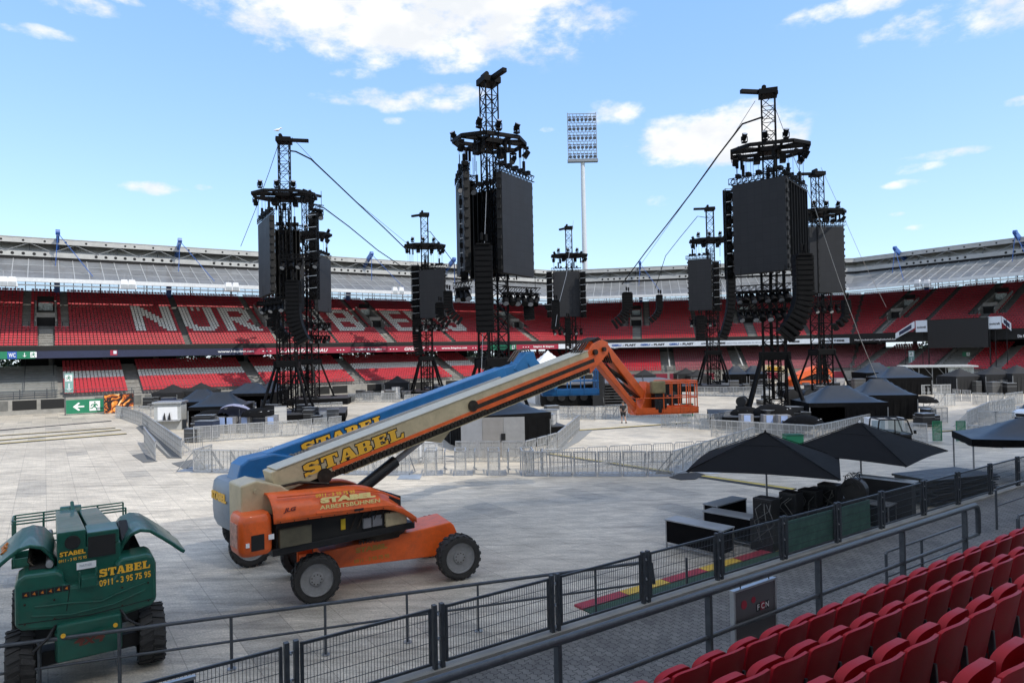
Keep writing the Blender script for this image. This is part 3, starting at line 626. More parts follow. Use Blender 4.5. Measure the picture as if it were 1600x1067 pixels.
for v in vomA:
    for sg in (-1, 1): stair(SA, rootA, v + sg * 2.1, .9, UO0 + 8 * UP_, UZ0 + 8 * UR, UP_, UR, 18)
for v in vomC: stair(SCs, rootC, v, 1.5, UO0, UZ0, UP_, UR, 8)
for v in vomC:
    for sg in (-1, 1): stair(SCs, rootC, v + sg * 2.1, .9, UO0 + 8 * UP_, UZ0 + 8 * UR, UP_, UR, 18)
for v in vomD: stair(SD, rootD, v, 1.5, UO0, UZ0, UP_, UR, 8)
for v in loA: stair(SA, rootA, v, 1.6, LO0, LZ0, LP, LR, LN)
for v in loC: stair(SCs, rootC, v, 2.2, LO0, LZ0, LP, LR, LN)
for v in loC:
    b = MB(Matrix.Translation(-at(SCs, 0, 0))); b.bar(at(SCs, v + .3, LO0, LZ0 + 1), at(SCs, v + .3, LO0 + 10, LZ0 + 4.7), .22, .3); b.build('stair_wall', M('pale_concrete', (.4, .4, .38), .8), rootC)
for v in loD: stair(SD, rootD, v, 1.5, LO0, LZ0, LP, LR, LN)
# standing terrace rails on the far left
b = MB(Matrix.Translation(-at(SA, 0, 0)))
for k in range(0, 14, 1):
    o_ = LO0 + k * LP; z_ = LZ0 + k * LR
    b.bar(at(SA, -16, o_, z_ + .12), at(SA, sA1 - .5, o_, z_ + .12), .05, .16)
b.build('terrace_step', M('terrace_grey', (.2, .21, .2), .7), rootA)
b = MB(Matrix.Translation(-at(SA, 0, 0)))
for s in np.arange(-14, sA1, 2.6):
    b.bar(at(SA, s, LO0 - .2, 1.7), at(SA, s, LO0 - .2, 2.9), .07)
for z in (1.9, 2.15, 2.4, 2.65): b.bar(at(SA, -16, LO0 - .2, z), at(SA, sA1 - .6, LO0 - .2, z), .05, .12)
for s in (solve(SA, 38, o=2), solve(SA, 83, o=3)): b.bar(at(SA, s, LO0, LZ0 + 1), at(SA, s, LO0 + 10, LZ0 + 4.8), .08)
b.build('terrace_rail', RAILP, rootA)
# front wall dressing
for g, root in ((SA, rootA), (SCs, rootC), (SD, rootD)):
    b = MB(Matrix.Translation(-at(g, 0, 0))); s = g.s0 + 2
    while s < g.s1 - 3:
        b = MB(Matrix.Translation(-at(g, 0, 0))); b.ext([at(g, s, -2.93, .55), at(g, s + 2.3, -2.93, .55), at(g, s + 2.3, -2.93, 1.65), at(g, s, -2.93, 1.65)], g.n * .03); b.build('wall_panel', M('panel_crimson', (.22, .015, .035), .7) if (g is SCs and s > 8) else (CONCD if int(s * 3) % 2 else DARK), root); s += 2.7 if int(s * 7) % 5 else 5.4
    b = MB(Matrix.Translation(-at(g, 0, 0))); s = g.s0 + 1
    while s < g.s1: b.bar(at(g, s, -2.6, 1.75), at(g, s, -2.6, 2.6), .05); s += 2.
    for z in (2.2, 2.6): sweep(b, g, [(-2.62, z), (-2.58, z), (-2.58, z + .05), (-2.62, z + .05)])
    b.build('front_rail', RAILP, root)
# dark rear of the lower concourse (right part) and rails on the right-hand stand
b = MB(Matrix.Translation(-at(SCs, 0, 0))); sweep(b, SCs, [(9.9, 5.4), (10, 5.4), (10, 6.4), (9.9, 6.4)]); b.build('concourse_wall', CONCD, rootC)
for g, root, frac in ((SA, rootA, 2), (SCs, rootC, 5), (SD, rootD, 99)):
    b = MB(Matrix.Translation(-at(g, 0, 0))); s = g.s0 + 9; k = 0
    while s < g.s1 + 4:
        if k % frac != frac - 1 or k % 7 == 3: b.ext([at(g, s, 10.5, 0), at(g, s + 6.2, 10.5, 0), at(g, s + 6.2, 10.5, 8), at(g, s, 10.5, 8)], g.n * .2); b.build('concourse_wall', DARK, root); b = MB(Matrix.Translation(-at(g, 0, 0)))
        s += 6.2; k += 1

# ---- advertising band
def ribbon(g, root, x0, x1, mat, name='banner', lift=0.0, z0=6.5, z1=7.38):
    s0 = solve(g, x0, o=-.05); s1 = solve(g, x1, o=-.05)
    if s1 > g.s1 and g.m1: s1 = g.s1
    if s0 < 0 and g is not SA: s0 = g.s0
    b = MB(Matrix.Translation(-at(g, 0, 0))); b.ext([at(g, s0, 0 - lift, z0), at(g, s1, 0 - lift, z0), at(g, s1, 0 - lift, z1), at(g, s0, 0 - lift, z1)], g.n * .08)
    return b.build(name, mat, root)
def rtext(g, root, s, x0, x1, mat, h=.5, z=6.94, shear=0, bold=.02, name='lettering', lift=.02, o=0):
    a = solve(g, x0, o=-.05); e = solve(g, x1, o=-.05); c = at(g, (a + e) / 2, -lift + o, z) - at(g, 0, 0)
    return text(s, name, mat, c, g.t, (0, 0, 1), h, abs(e - a), bold, shear, root, extr=.01)
ribbon(SA, rootA, -30, 55, SGREEN, 'exit_banner'); ribbon(SA, rootA, 11, 26, SBLUE, 'toilet_sign', .02)
rtext(SA, rootA, 'WC', 13, 24, LWHITE, .5, lift=.04)
def arrow(g, root, x, dirn, h, z=6.94, lift=.03, o=0):
    s = solve(g, x, o=-.05); c = at(g, s, -lift + o, z) - at(g, 0, 0); b = MB(); t = g.t; U = Vector((0, 0, 1))
    d = {'down': -U, 'left': -t}[dirn]; sd = t if dirn == 'down' else U
    b.ext([c + sd * (-.06 * h) - d * (.45 * h), c + sd * (.06 * h) - d * (.45 * h), c + sd * (.06 * h) + d * (.2 * h), c + sd * (-.06 * h) + d * (.2 * h)], g.n * .01)
    b.ext([c + sd * (-.38 * h) + d * (.05 * h), c + d * (.42 * h), c + sd * (.38 * h) + d * (.05 * h), c + d * (.22 * h)], g.n * .012)
    return b.build('arrow', LWHITE, root)
arrow(SA, rootA, 38, 'down', .6)
MAN = [[(.38,.86),(.5,.98),(.62,.86),(.5,.76)], [(.2,.7),(.66,.74),(.84,.5),(.76,.46),(.62,.6),(.56,.42),(.74,.26),(.7,.02),(.62,.02),(.62,.22),(.42,.38),(.24,.2),(.02,.2),(.02,.28),(.2,.3),(.36,.5),(.4,.62),(.26,.6),(.14,.44),(.06,.48)]]
def exit_man(c, t, n, h, parent):
    """running figure in a white door on a green board; c = lower-left corner, n = direction into the board"""
    U = Vector((0, 0, 1)); b = MB(); b.ext([c, c + t * h * .95, c + t * h * .95 + U * h, c + U * h], n * .01); b.build('door_symbol', LWHITE, parent)
    b = MB()
    for lp in MAN: b.ext([c - n * .008 + t * (x * h * .9 + .03) + U * (y * h * .95 + .02) for x, y in lp], n * .006)
    b.build('running_figure', SGREEN, parent)
_s = solve(SA, 47, o=-.05); exit_man(at(SA, _s, -.03, 6.62) - at(SA, 0, 0), SA.t, SA.n, .66, rootA)
ribbon(SA, rootA, 55, 380, NAVY, 'navy_banner'); ribbon(SA, rootA, 172, 183, CRIM, 'logo_patch', .02, 6.7, 7.38); ribbon(SA, rootA, 177, 182, BWHITE, 'logo_patch', .03, 6.9, 7.3)
ribbon(SA, rootA, 380, 873, CRIM, 'red_banner')
rtext(SA, rootA, 'www.bisping.net', 340, 397, LWHITE, .42); rtext(SA, rootA, '• • •', 410, 424, LWHITE, .14)
rtext(SA, rootA, 'GLASFASERAUSBAU', 436, 512, LWHITE, .5, shear=.25); rtext(SA, rootA, '• • •', 526, 538, LWHITE, .14)
rtext(SA, rootA, '– bisping & bisping –', 549, 602, LWHITE, .48); rtext(SA, rootA, '• • •', 609, 621, LWHITE, .14)
rtext(SA, rootA, 'GIGABIT', 632, 664, LWHITE, .5, shear=.25); rtext(SA, rootA, '• • •', 671, 681, LWHITE, .14)
rtext(SA, rootA, 'www.bisping.net', 690, 730, LWHITE, .42); rtext(SA, rootA, '• • •', 738, 749, LWHITE, .14)
ribbon(SA, rootA, 762, 807, SGREEN, 'exit_banner', .02); arrow(SA, rootA, 796, 'down', .6, lift=.05)
_s = solve(SA, 800, o=-.05); exit_man(at(SA, _s, -.06, 6.62) - at(SA, 0, 0), SA.t, SA.n, .66, rootA)
rtext(SA, rootA, '• • •', 817, 827, LWHITE, .14); rtext(SA, rootA, 'bisping & bisping', 834, 866, LWHITE, .48)
ribbon(SA, rootA, 873, 899, BWHITE, 'white_banner', .02)
ribbon(SCs, rootC, 893, 1328, BWHITE, 'white_banner')
BLT = M('letter_blue', (.03, .10, .35), .5)
for x in (905, 956, 1001, 1046):
    rtext(SCs, rootC, 'GERU', x, x + 15, BLT, .38, bold=.05); rtext(SCs, rootC, '- PLAST', x + 17, x + 38, INK, .38, bold=.05)
for x in (1096, 1212, 1282):
    rtext(SCs, rootC, 'LOHMANN', x, x + 19, INK, .3, bold=.04); rtext(SCs, rootC, 'THEEME', x + 21, x + 38, INK, .36, bold=.05)
rtext(SCs, rootC, 'RAUM FÜR VERGNÜGEN IN METALL', 1136, 1192, M('letter_grey', (.3, .33, .38), .5), .3, bold=0)
ribbon(SD, rootD, 1338, 1470, DARK, 'black_banner', .02, 6.5, 7.4); rtext(SD, rootD, 'Mein dunkelrot! | mitgliedschaft.fcn', 1336, 1400, LWHITE, .38, bold=.01, lift=.05)
ribbon(SD, rootD, 1570, 1680, DARK, 'black_banner', .02, 6.5, 7.4); rtext(SD, rootD, 'Die N', 1591, 1603, LWHITE, .42, lift=.05)
# vertical exit banners hung in the lower tier
def exit_flag(g, x, y0, y1, o, root, wd=.9):
    s = solve(g, x, o=o); pt = at(g, s, o); Yd = pt.y; z1 = P(x, y0, Yd).z; z0 = P(x, y1, Yd).z
    r = empty('exit_banner', pt, 0, 'narrow green and white exit banner standing among the lower seats ' + ('beside the long exit board' if x < 500 else 'left of the tunnel'), 'sign')
    b = MB(); b.ext([g.t * (-wd / 2) + Vector((0, 0, z0)), g.t * (wd / 2) + Vector((0, 0, z0)), g.t * (wd / 2) + Vector((0, 0, z1)), g.t * (-wd / 2) + Vector((0, 0, z1))], g.n * .05); b.build('banner_cloth', M('pale_green', (.2, .36, .33), .6), r)
    h = (z1 - z0) * .3
    exit_man(g.t * (-h / 2) + Vector((0, 0, z1 - h * 1.3)) - g.n * .02, g.t, g.n, h, r)
    c = Vector((0, 0, z0 + (z1 - z0) * .3)) - g.n * .02; b = MB(); U = Vector((0, 0, 1))
    b.ext([c + g.t * -.05 + U * .5, c + g.t * .05 + U * .5, c + g.t * .05 - U * .2, c + g.t * -.05 - U * .2], g.n * .01); b.ext([c + g.t * -.3 - U * .1, c - U * .45, c + g.t * .3 - U * .1, c - U * .25], g.n * .012); b.build('arrow', LWHITE, r)
exit_flag(SA, 107, 583, 615, -2.2, rootA); exit_flag(SD, 1424, 548, 571, 1.0, rootD)
# the long green exit board at the foot of the left stand
r = empty('exit_board', G(103, 649), math.atan2(SA.t.y, SA.t.x), 'wide green board with a white arrow and running figure at the foot of the stand', 'sign')
b = MB().bb((0, 0, .15), (4.05, .08, 1.7)); b.build('board', SGREEN, r)
b = MB(); b.bar((-.08, .1, 0), (-.08, .1, 2.2), .1); b.bar((4.1, .1, 0), (4.1, .1, 2.2), .1); b.bar((-.1, .1, 2.15), (4.1, .1, 2.15), .08); b.build('frame', RAILP, r)
b = MB(); b.ext([(.65, -.015, .92), (1.2, -.015, 1.4), (1.35, -.015, 1.3), (1.05, -.015, 1.0), (1.75, -.015, 1.0), (1.75, -.015, .84), (1.05, -.015, .84), (1.35, -.015, .54), (1.2, -.015, .44)], (0, .01, 0)); b.build('arrow', LWHITE, r)
exit_man(Vector((2.25, -.02, .38)), Vector((1, 0, 0)), Vector((0, 1, 0)), 1.1, r)
# flame picture board
FL = bpy.data.materials.new('flame_print'); FL.use_nodes = True; nt = FL.node_tree; b_ = nt.nodes['Principled BSDF']
tcn = N(nt, 'ShaderNodeTexCoord'); nz = N(nt, 'ShaderNodeTexNoise'); nz.inputs['Scale'].default_value = 1.1; nz.inputs['Detail'].default_value = 4; nz.inputs['Distortion'].default_value = 2.2
L(nt, tcn.outputs['Object'], nz.inputs['Vector']); cr = N(nt, 'ShaderNodeValToRGB'); e = cr.color_ramp.elements; e[0].position = .44; e[0].color = (.008, .005, .004, 1); e[1].position = .66; e[1].color = (.9, .7, .4, 1)
e2 = e.new(.5); e2.color = (.35, .06, .01, 1); e2 = e.new(.57); e2.color = (.8, .3, .03, 1); L(nt, nz.outputs['Fac'], cr.inputs[0]); L(nt, cr.outputs[0], b_.inputs['Base Color'])
r = empty('flame_board', G(163, 647), math.atan2(SA.t.y, SA.t.x), 'dark board printed with orange flames beside the green exit board', 'poster')
MB().bb((0, 0, .1), (2.9, .1, 2.2)).build('board', FL, r)
b = MB(); b.bar((-.05, .05, 0), (-.05, .05, 2.6), .08); b.bar((2.95, .05, 0), (2.95, .05, 2.6), .08); b.bar((-.05, .05, 2.55), (2.95, .05, 2.55), .1); b.build('frame', RAILP, r)
# floodlight boxes under the gutter
def flood(g, x, y, root_lab):
    s = solve(g, x, o=-.2); pt = at(g, s, -.2, 0); z = P(x, y, pt.y).z
    r = empty('gutter_floodlight', Vector((pt.x, pt.y, z)), math.atan2(g.t.y, g.t.x), root_lab, 'floodlight', 'white floodlights under the roof gutter')
    b = MB(); b.ext([(-.35, -.3, .9), (.35, -.3, .9), (.55, -.3, -.25), (-.55, -.3, -.25)], (0, .6, 0)); b.build('housing', WHITE, r, bevel=.04)
    MB().bb((-.4, -.32, -.2), (.4, -.3, .3)).build('glass', M('lamp_glass', (.35, .38, .4), .15), r)
    MB().bar((0, 0, .9), (0, 0, 1.6), .1).build('bracket', GALV, r)
for x in (6, 20, 195, 207, 358, 369, 618, 628): flood(SA, x, 441 + (x / 1600) * 35 + 3, 'white paired floodlight under the gutter of the long stand')
for x in (1437, 1452): flood(SD, x, 446, 'white floodlight in the pair hanging under the right roof')
# ----------------------------------------------------------------- tower floodlight mast
fp = P(913.5, 395, 165)
r = empty('floodlight_mast', (fp.x, fp.y, 0), 0, 'tall white stadium floodlight mast with rows of lamps, rising behind the corner stand', 'floodlight')
ztop = P(909, 250, 165).z; zt2 = P(908, 178, 165).z
MB().cyl((0, 0, 0), (0, 0, ztop), .75, 16, .5).build('pole', M('pole_white', (.55, .58, .6), .4), r, smooth=True)
wd = 3.45
b = MB(); nrow = 5
for k in range(nrow + 1):
    z = ztop + (zt2 - ztop) * k / nrow; b.bar((-wd, 0, z), (wd, 0, z), .14)
    if k < nrow:
        for q in range(8): x = -wd + q * 2 * wd / 8; b.bar((x, 0, z), (x + wd / 8, 0, z + 2.1), .08); b.bar((x + wd / 4, 0, z), (x + wd / 8, 0, z + 2.1), .08)
b.bar((-wd, 0, ztop), (-wd, 0, zt2 + .3), .16); b.bar((wd, 0, ztop), (wd, 0, zt2 + .3), .16); b.box((0, -.3, ztop - .3), (2 * wd + .4, 1.2, .7)); b.build('lamp_frame', M('floodlight_frame', (.22, .24, .26), .5, .3), r)
for k in range(nrow):
    z = ztop + (zt2 - ztop) * (k + .3) / nrow
    b = MB()
    for q in range(7):
        x = -wd + (q + .5) * 2 * wd / 7; b.cyl((x, -.35, z), (x, .1, z + .3), .42, 10, .2); b.bar((x - .4, 0, z + .8), (x + .4, 0, z + .8), .18, .3)
    b.build('lamp_row', M('lamp_grey', (.14, .15, .17), .3, .5), r)
# ----------------------------------------------------------------- trees behind the stand
def tree(x, y, h, rr, seed, label):
    rnd = random.Random(seed); r = empty('tree', (x, y, -.05), 0, label, 'tree', 'trees seen under the upper tier')
    b = MB(); b.cyl((0, 0, 0), (0, 0, h * .5), .22, 8, .14)
    for k in range(5): a = rnd.uniform(0, 6.28); b.cyl((0, 0, h * .35), (math.cos(a) * rr * .6, math.sin(a) * rr * .6, h * .75), .1, 6, .04)
    b.build('trunk', M('bark', (.06, .045, .03), .9), r)
    b = MB()
    for k in range(900):
        while True:
            v = Vector([rnd.uniform(-1, 1) for _ in range(3)])
            if .35 < v.length < 1: break
        v *= (1 + .25 * math.sin(5 * v.x + seed) * math.cos(4 * v.y + seed)); c = Vector((v.x * rr, v.y * rr, h * .62 + v.z * h * .4)); s = rnd.uniform(.18, .42)
        a = Vector([rnd.uniform(-1, 1) for _ in range(3)]).normalized() * s; e = Vector([rnd.uniform(-1, 1) for _ in range(3)]).normalized() * s
        b.cur = rnd.randint(0, 1); b._add([c - a, c + e * .6, c + a, c - e * .6], [(0, 1, 2, 3)])
    b.build('crown', [M('leaf_dark', (.016, .035, .008), .6, var=.4), M('leaf_light', (.045, .085, .014), .6, var=.3)], r, fix=False)
k = 0
for g, a, e in ((SA, -16, 84), (SCs, 4, 52), (SD, 6, 44)):
    s = a
    while s < e:
        p = at(g, s, 27 + (k % 3) * 2); tree(p.x, p.y, 8.5 + (k * 37 % 5) * .6, 3.4, k, 'leafy green tree seen through the gap under the upper tier'); k += 1; s += 6.2

# dense far wood behind the stands, one mass
rnd = random.Random(3); b = MB()
for g, a, e in ((SA, -30, 92), (SCs, -6, 60), (SD, -6, 60)):
    for k in range(int((e - a) * 55)):
        s = rnd.uniform(a, e); o = rnd.uniform(36, 41); z = rnd.uniform(0, 9.5) ; c = at(g, s, o, z); q = rnd.uniform(.3, .8)
        u = Vector([rnd.uniform(-1, 1) for _ in range(3)]).normalized() * q; v = Vector([rnd.uniform(-1, 1) for _ in range(3)]).normalized() * q
        b.cur = 0 if rnd.random() < .7 else 1; b._add([c - u, c + v * .7, c + u, c - v * .7], [(0, 1, 2, 3)])
o = b.build('far_wood', [MATS['leaf_dark'], MATS['leaf_light']], fix=False); tag(o, 'dense green wood seen as one mass behind the stands', 'wood', kind='stuff')
# ================================================================= the near stand: walkway, railings, seats, roof overhead
ZW = .9

mN = Matrix(((T34.x, N34.x, 0, 0), (T34.y, N34.y, 0, 0), (0, 0, 1, 0), (0, 0, 0, 1)))   # (s,q,z) -> world
def NB(): return MB(mN)
b = NB(); b.bb((-60, -10.1, -.5), (70, -5.3, ZW)); tag(b.build('walkway', PAVER), kind='structure')
b = NB(); b.bb((-60, -10.32, -.5), (70, -10.1, ZW + .06)); o = b.build('retaining_wall', CONC); tag(o, 'low concrete wall carrying the mesh fence along the near walkway', 'wall')
RW0 = 2.55
root = empty('grandstand', (0, 0, 0), 0, 'dark concrete steps of the near stand carrying the foreground red seats', 'grandstand')
b = NB(); n = 12; q0 = -5.3; pr = [(-5.3, .3), (-5.3, 2.25), (-4.75, 2.25)]
for k in range(n): pr += [(-4.75 + k * .82, RW0 + k * .32), (-4.75 + (k + 1) * .82, RW0 + k * .32)]
pr += [(-4.75 + n * .82, .3)]
A = [Vector((-40, q, z)) for q, z in pr]; Bv = [Vector((60, q, z)) for q, z in pr]; n_ = len(pr)
b._add(A + Bv, [(i, (i + 1) % n_, n_ + (i + 1) % n_, n_ + i) for i in range(n_)]); b.build('steps', CONC, root)
# main stand roof above the camera (out of the picture, sized to throw the foreground shade)
r = empty('stand_roof', Q(0, 10, 0), 0, 'large flat roof over the near stand, unseen, sized to shade the foreground', 'roof')
sh = Matrix.Translation(-Q(0, 10, 0)) @ mN
b = MB(sh); b.bb((-90, 6, 26), (90, 34, 26.6)); b.build('roof_deck', CORR, r)
for k, al in enumerate((.3, .5, .62, .7, .74, .76, .78)):  # unseen panels stepped in opacity, added to soften the edge of the floor shade
    t2 = bpy.data.materials.new('graded_shade_panel'); t2.use_nodes = True; q = t2.node_tree; q.nodes.clear(); mo = q.nodes.new('ShaderNodeOutputMaterial'); t_ = q.nodes.new('ShaderNodeBsdfTransparent'); d_ = q.nodes.new('ShaderNodeBsdfTranslucent'); d_.inputs[0].default_value = (.95, .93, .9, 1)
    m_ = q.nodes.new('ShaderNodeMixShader'); m_.inputs[0].default_value = al; q.links.new(t_.outputs[0], m_.inputs[1]); q.links.new(d_.outputs[0], m_.inputs[2]); q.links.new(m_.outputs[0], mo.inputs[0])
    MB(sh).bb((-90, -8 + 2 * k, 26.2), (90, -6.01 + 2 * k, 26.23)).build('roof_panel', t2, r)
b = MB(sh)
for s in range(-80, 81, 16): b.bb((s - .5, 16, 0), (s + .5, 17, 26))
b.build('column', CONCD, r)
# ---- handrails
def rail(name, pts, posts, rr, label, low=None, zfoot=None, prad=.03, mat=RAILP, nlow=None):
    """pts in (s,q,z): top tube; low: list of drops for lower tubes; posts: s positions"""
    o0 = mN @ Vector(pts[0]); o0.z = zfoot if zfoot is not None else 0
    r = empty(name, o0, 0, label, 'handrail'); sh = Matrix.Translation(-o0) @ mN
    MB(sh).path(pts, rr, 12).build('top_tube', mat, r, smooth=True)
    for d, r2 in (low or []):
        MB(sh).path([(p[0], p[1], p[2] - d) for p in (pts if nlow is None else nlow)], r2, 10).build('lower_tube', mat, r, smooth=True)
    for (s, q, z1, z0) in posts:
        MB(sh).bar((s, q, z0), (s, q, z1), prad * 2, prad * 1.2).build('post', mat, r, bevel=.004)
    return r
def s_at(x, q, y=560):
    d = ray(x, y); A = np.array([[T34.x, -d.x], [T34.y, -d.y]]); return float(np.linalg.solve(A, np.array([-N34.x * q, -N34.y * q]))[0])
q1 = -5.38; zt = 3.33
e1 = s_at(1521, q1)
pp = [(-14, q1, zt), (e1 - .1, q1, zt), (e1 - .03, q1, zt - .04), (e1, q1, zt - .14), (e1, q1, zt - .5)]
ps = [(s_at(x, q1), q1, zt, 2.2) for x in (300, 862, 1098, 1270, 1402, 1500)]
rail('handrail', pp, ps, .044, 'thick grey handrail with a rounded end running right across the foreground below the seats', low=[(.52, .028)], nlow=[(-14, q1, zt), (e1, q1, zt)], zfoot=2.25, prad=.04)
# thin stair rails on the walkway at right
qa = -7.2
sa, sb = s_at(1376, qa), s_at(1500, qa)
rail('handrail', [(sa, qa, 1.95), (sa + .04, qa, 2.0), (sb - .05, qa, 2.0), (sb, qa, 1.95)], [(sa, qa, 1.97, ZW), (s_at(1432, qa), qa, 2.0, ZW), (sb, qa, 1.97, ZW)], .022, 'thin two-bar handrail standing on the paved walkway behind the thick one', low=[(.5, .018)], zfoot=ZW, prad=.025)
qb = -6.6
sa, sb = s_at(1583, qb), s_at(1583, qb) + 6
rail('handrail', [(sa, qb, 2.0), (sa + .05, qb, 2.1), (sb, qb, 2.1)], [(sa, qb, 2.05, ZW), (sa + 2, qb, 2.1, ZW)], .03, 'grey handrail with bent end at the right edge of the walkway', low=[(.45, .02)], zfoot=ZW, prad=.035)
qc = -8.3
sa, sb = s_at(1550, qc), s_at(1550, qc) + 5
rail('handrail', [(sa, qc, 1.9), (sa + .05, qc, 2.05), (sb, qc, 2.05)], [(sa, qc, 2.0, ZW), (sa + 2.4, qc, 2.05, ZW)], .024, 'slim handrail close to the mesh fence at the right edge', low=[(.5, .018)], zfoot=ZW, prad=.028)
# ---- field-side rail at ground level (own direction)
a = G(-60, 1090 - 0, 0); p1 = Vector((-10.5, 12.2, 0)); p2 = P(1088, 872, 17.6); p2.z = 0
dr = Vector((11.38, 3.75, 0)).normalized()
base = Vector((-9.4, 12.45, 0)); r = empty('handrail', base, 0, 'long two-bar grey handrail on the arena floor in front of the green lift', 'handrail')
Ld = 20.3 - 3.0
tt = [Vector((0, 0, 1.05)) + dr * -6, Vector((0, 0, 1.05)) + dr * (Ld - 4.0), Vector((0, 0, 1.0)) + dr * (Ld - 3.95), Vector((0, 0, .5)) + dr * (Ld - 3.9)]
MB().path(tt, .037, 10).build('top_tube', RAILP, r, smooth=True); MB().path([Vector((0, 0, .55)) + dr * -6, Vector((0, 0, .55)) + dr * (Ld - 3.9)], .026, 10).build('lower_tube', RAILP, r, smooth=True)
k = -5.6
for x in (60, 185, 360, 507, 635, 746, 930, 1073):
    d = ray(x, 900); A = np.array([[dr.x, -d.x], [dr.y, -d.y]]); k = float(np.linalg.solve(A, np.array([-base.x, -base.y]))[0])
    MB().bar(dr * k, dr * k + Vector((0, 0, 1.03)), .06, .045).build('post', RAILP, r, bevel=.004)
    MB().cyl(dr * k, dr * k + Vector((0, 0, .02)), .09, 12).build('foot_plate', GALV, r)
# ---- mesh fence on the wall, panel by panel
qf = -10.2; zf0 = 1.03; zf1 = 1.97
fposts = [150, 448, 677, 859, 1001, 1116, 1217, 1302, 1371, 1437, 1491, 1542, 1585]
sp = [s_at(x, qf) for x in fposts]
sp = [sp[1] - 2 * (sp[2] - sp[1]), sp[1] - (sp[2] - sp[1])] + sp[1:]
while sp[-1] < sp[12] + 8: sp.append(sp[-1] + 2.4)
sh0 = mN.to_3x3().to_4x4()
for i, s in enumerate(sp):
    o0 = mN @ Vector((s, qf, ZW)); r = empty('fence_post', o0, math.atan2(T34.y, T34.x), 'double dark steel post of the mesh fence', 'post', 'double posts of the mesh fence')
    for dx in (-.07, .07): MB().bb((dx - .035, -.045, 0), (dx + .035, .045, 1.12)).build('flat_bar', RAILP, r, bevel=.006)
    b = MB()
    for z in (.15, .55, .95): b.cyl((-.02, -.06, z), (-.02, .06, z), .018, 8); b.bb((-.05, -.01, z - .02), (.05, .01, z + .02))
    b.build('bolts', GALV, r)
def panel_geo(wd, h, wires=.05):
    f = MB(); t = .045
    f.bb((0, -.02, 0), (wd, .02, t)); f.bb((0, -.02, h - t), (wd, .02, h)); f.bb((0, -.021, 0), (t, .021, h)); f.bb((wd - t, -.021, 0), (wd, .021, h))
    w_ = MB(); n = int(wd / wires)
    for k in range(1, n): x = k * wd / n; w_.bar((x, 0, .02), (x, 0, h - .02), .0065)
    for k in range(1, 5): z = h * k / 5; w_.bar((.02, .009, z), (wd - .02, .009, z), .008)
    return f, w_
for i in range(len(sp) - 1):
    wd = sp[i + 1] - sp[i] - .26
    f, w_ = panel_geo(wd, zf1 - zf0)
    o0 = mN @ Vector((sp[i] + .13, qf, zf0)); lab = 'wire mesh fence panel on the low wall of the walkway'
    r = empty('mesh_fence_panel', o0, math.atan2(T34.y, T34.x), lab, 'fence panel', 'mesh fence panels along the walkway')
    f.build('frame', RAILP, r, bevel=.004); w_.build('wire_mesh', RAILP, r)
# solid dark sheet gate at lower left
sa = s_at(296, -9.3); o0 = mN @ Vector((sa, -9.3, ZW)); r = empty('steel_gate', o0, math.atan2(T34.y, T34.x), 'solid dark sheet-steel gate leaf at the bottom left corner of the walkway', 'gate')
MB().bb((-3.2, -.02, .15), (0, .02, 1.33)).build('sheet', M('gate_sheet', (.03, .038, .05), .45, .3, bump=.05), r); MB().bb((-3.2, -.03, 1.33), (0.02, .03, 1.37)).build('edge', GALV, r)
# green-backed boards fixed behind two fence panels
GRN = M('mesh_green', (.10, .22, .17), .8, var=.3)
for (a, c, lab, wx) in ((7, 8, 'green board with a pale patch behind the mesh fence, below the left parasol', .25), (8, 9, 'green board with a white sheet behind the mesh fence, right of the other green board', .1)):
    if c < len(sp):
        s0 = s_at([0, 0, 0, 0, 0, 0, 0, 1222, 1308][a], qf - .08); s1 = s_at([0, 0, 0, 0, 0, 0, 0, 1296, 1352][a], qf - .08)
        o0 = mN @ Vector((s0, qf - .08, zf0)); r = empty('backing_board', o0, math.atan2(T34.y, T34.x), lab, 'board')
        MB().bb((0, 0, 0), (s1 - s0, -.02, .8)).build('board', GRN, r)
        wd = s1 - s0; MB().ext([(wd * wx, .012, .1), (wd * (wx + .35), .012, .1), (wd * (wx + .45), .012, .5), (wd * (wx + .2), .012, .55)], (0, .004, 0)).build('pale_sheet', M('paper_grey', (.4, .42, .42), .7, var=.2), r)
# coloured band painted along the foot of the wall (field side)
cols = [('band_red', (.33, .03, .05)), ('band_yellow', (.62, .40, .05))]
s = s_at(895, -12.8); k = 0; e = s_at(1225, -12.8)
root = empty('kerb_band', Q(s, -13.2, 0), 0, 'red and yellow kerb with green strip at the foot of the walkway wall', 'kerb')
sh = Matrix.Translation(-Q(s, -13.2, 0)) @ mN; s00 = s
while s < e:
    MB(sh).bb((s, -12.95, -.02), (s + 1.48, -12.6, .05)).build('kerb_stone', M(cols[k % 2][0], cols[k % 2][1], .7, var=.25), root); s += 1.5; k += 1
MB(sh).bb((s00, -12.6, -.02), (e, -10.35, .03)).build('green_strip', M('turf_green', (.03, .07, .045), .9, var=.25), root)
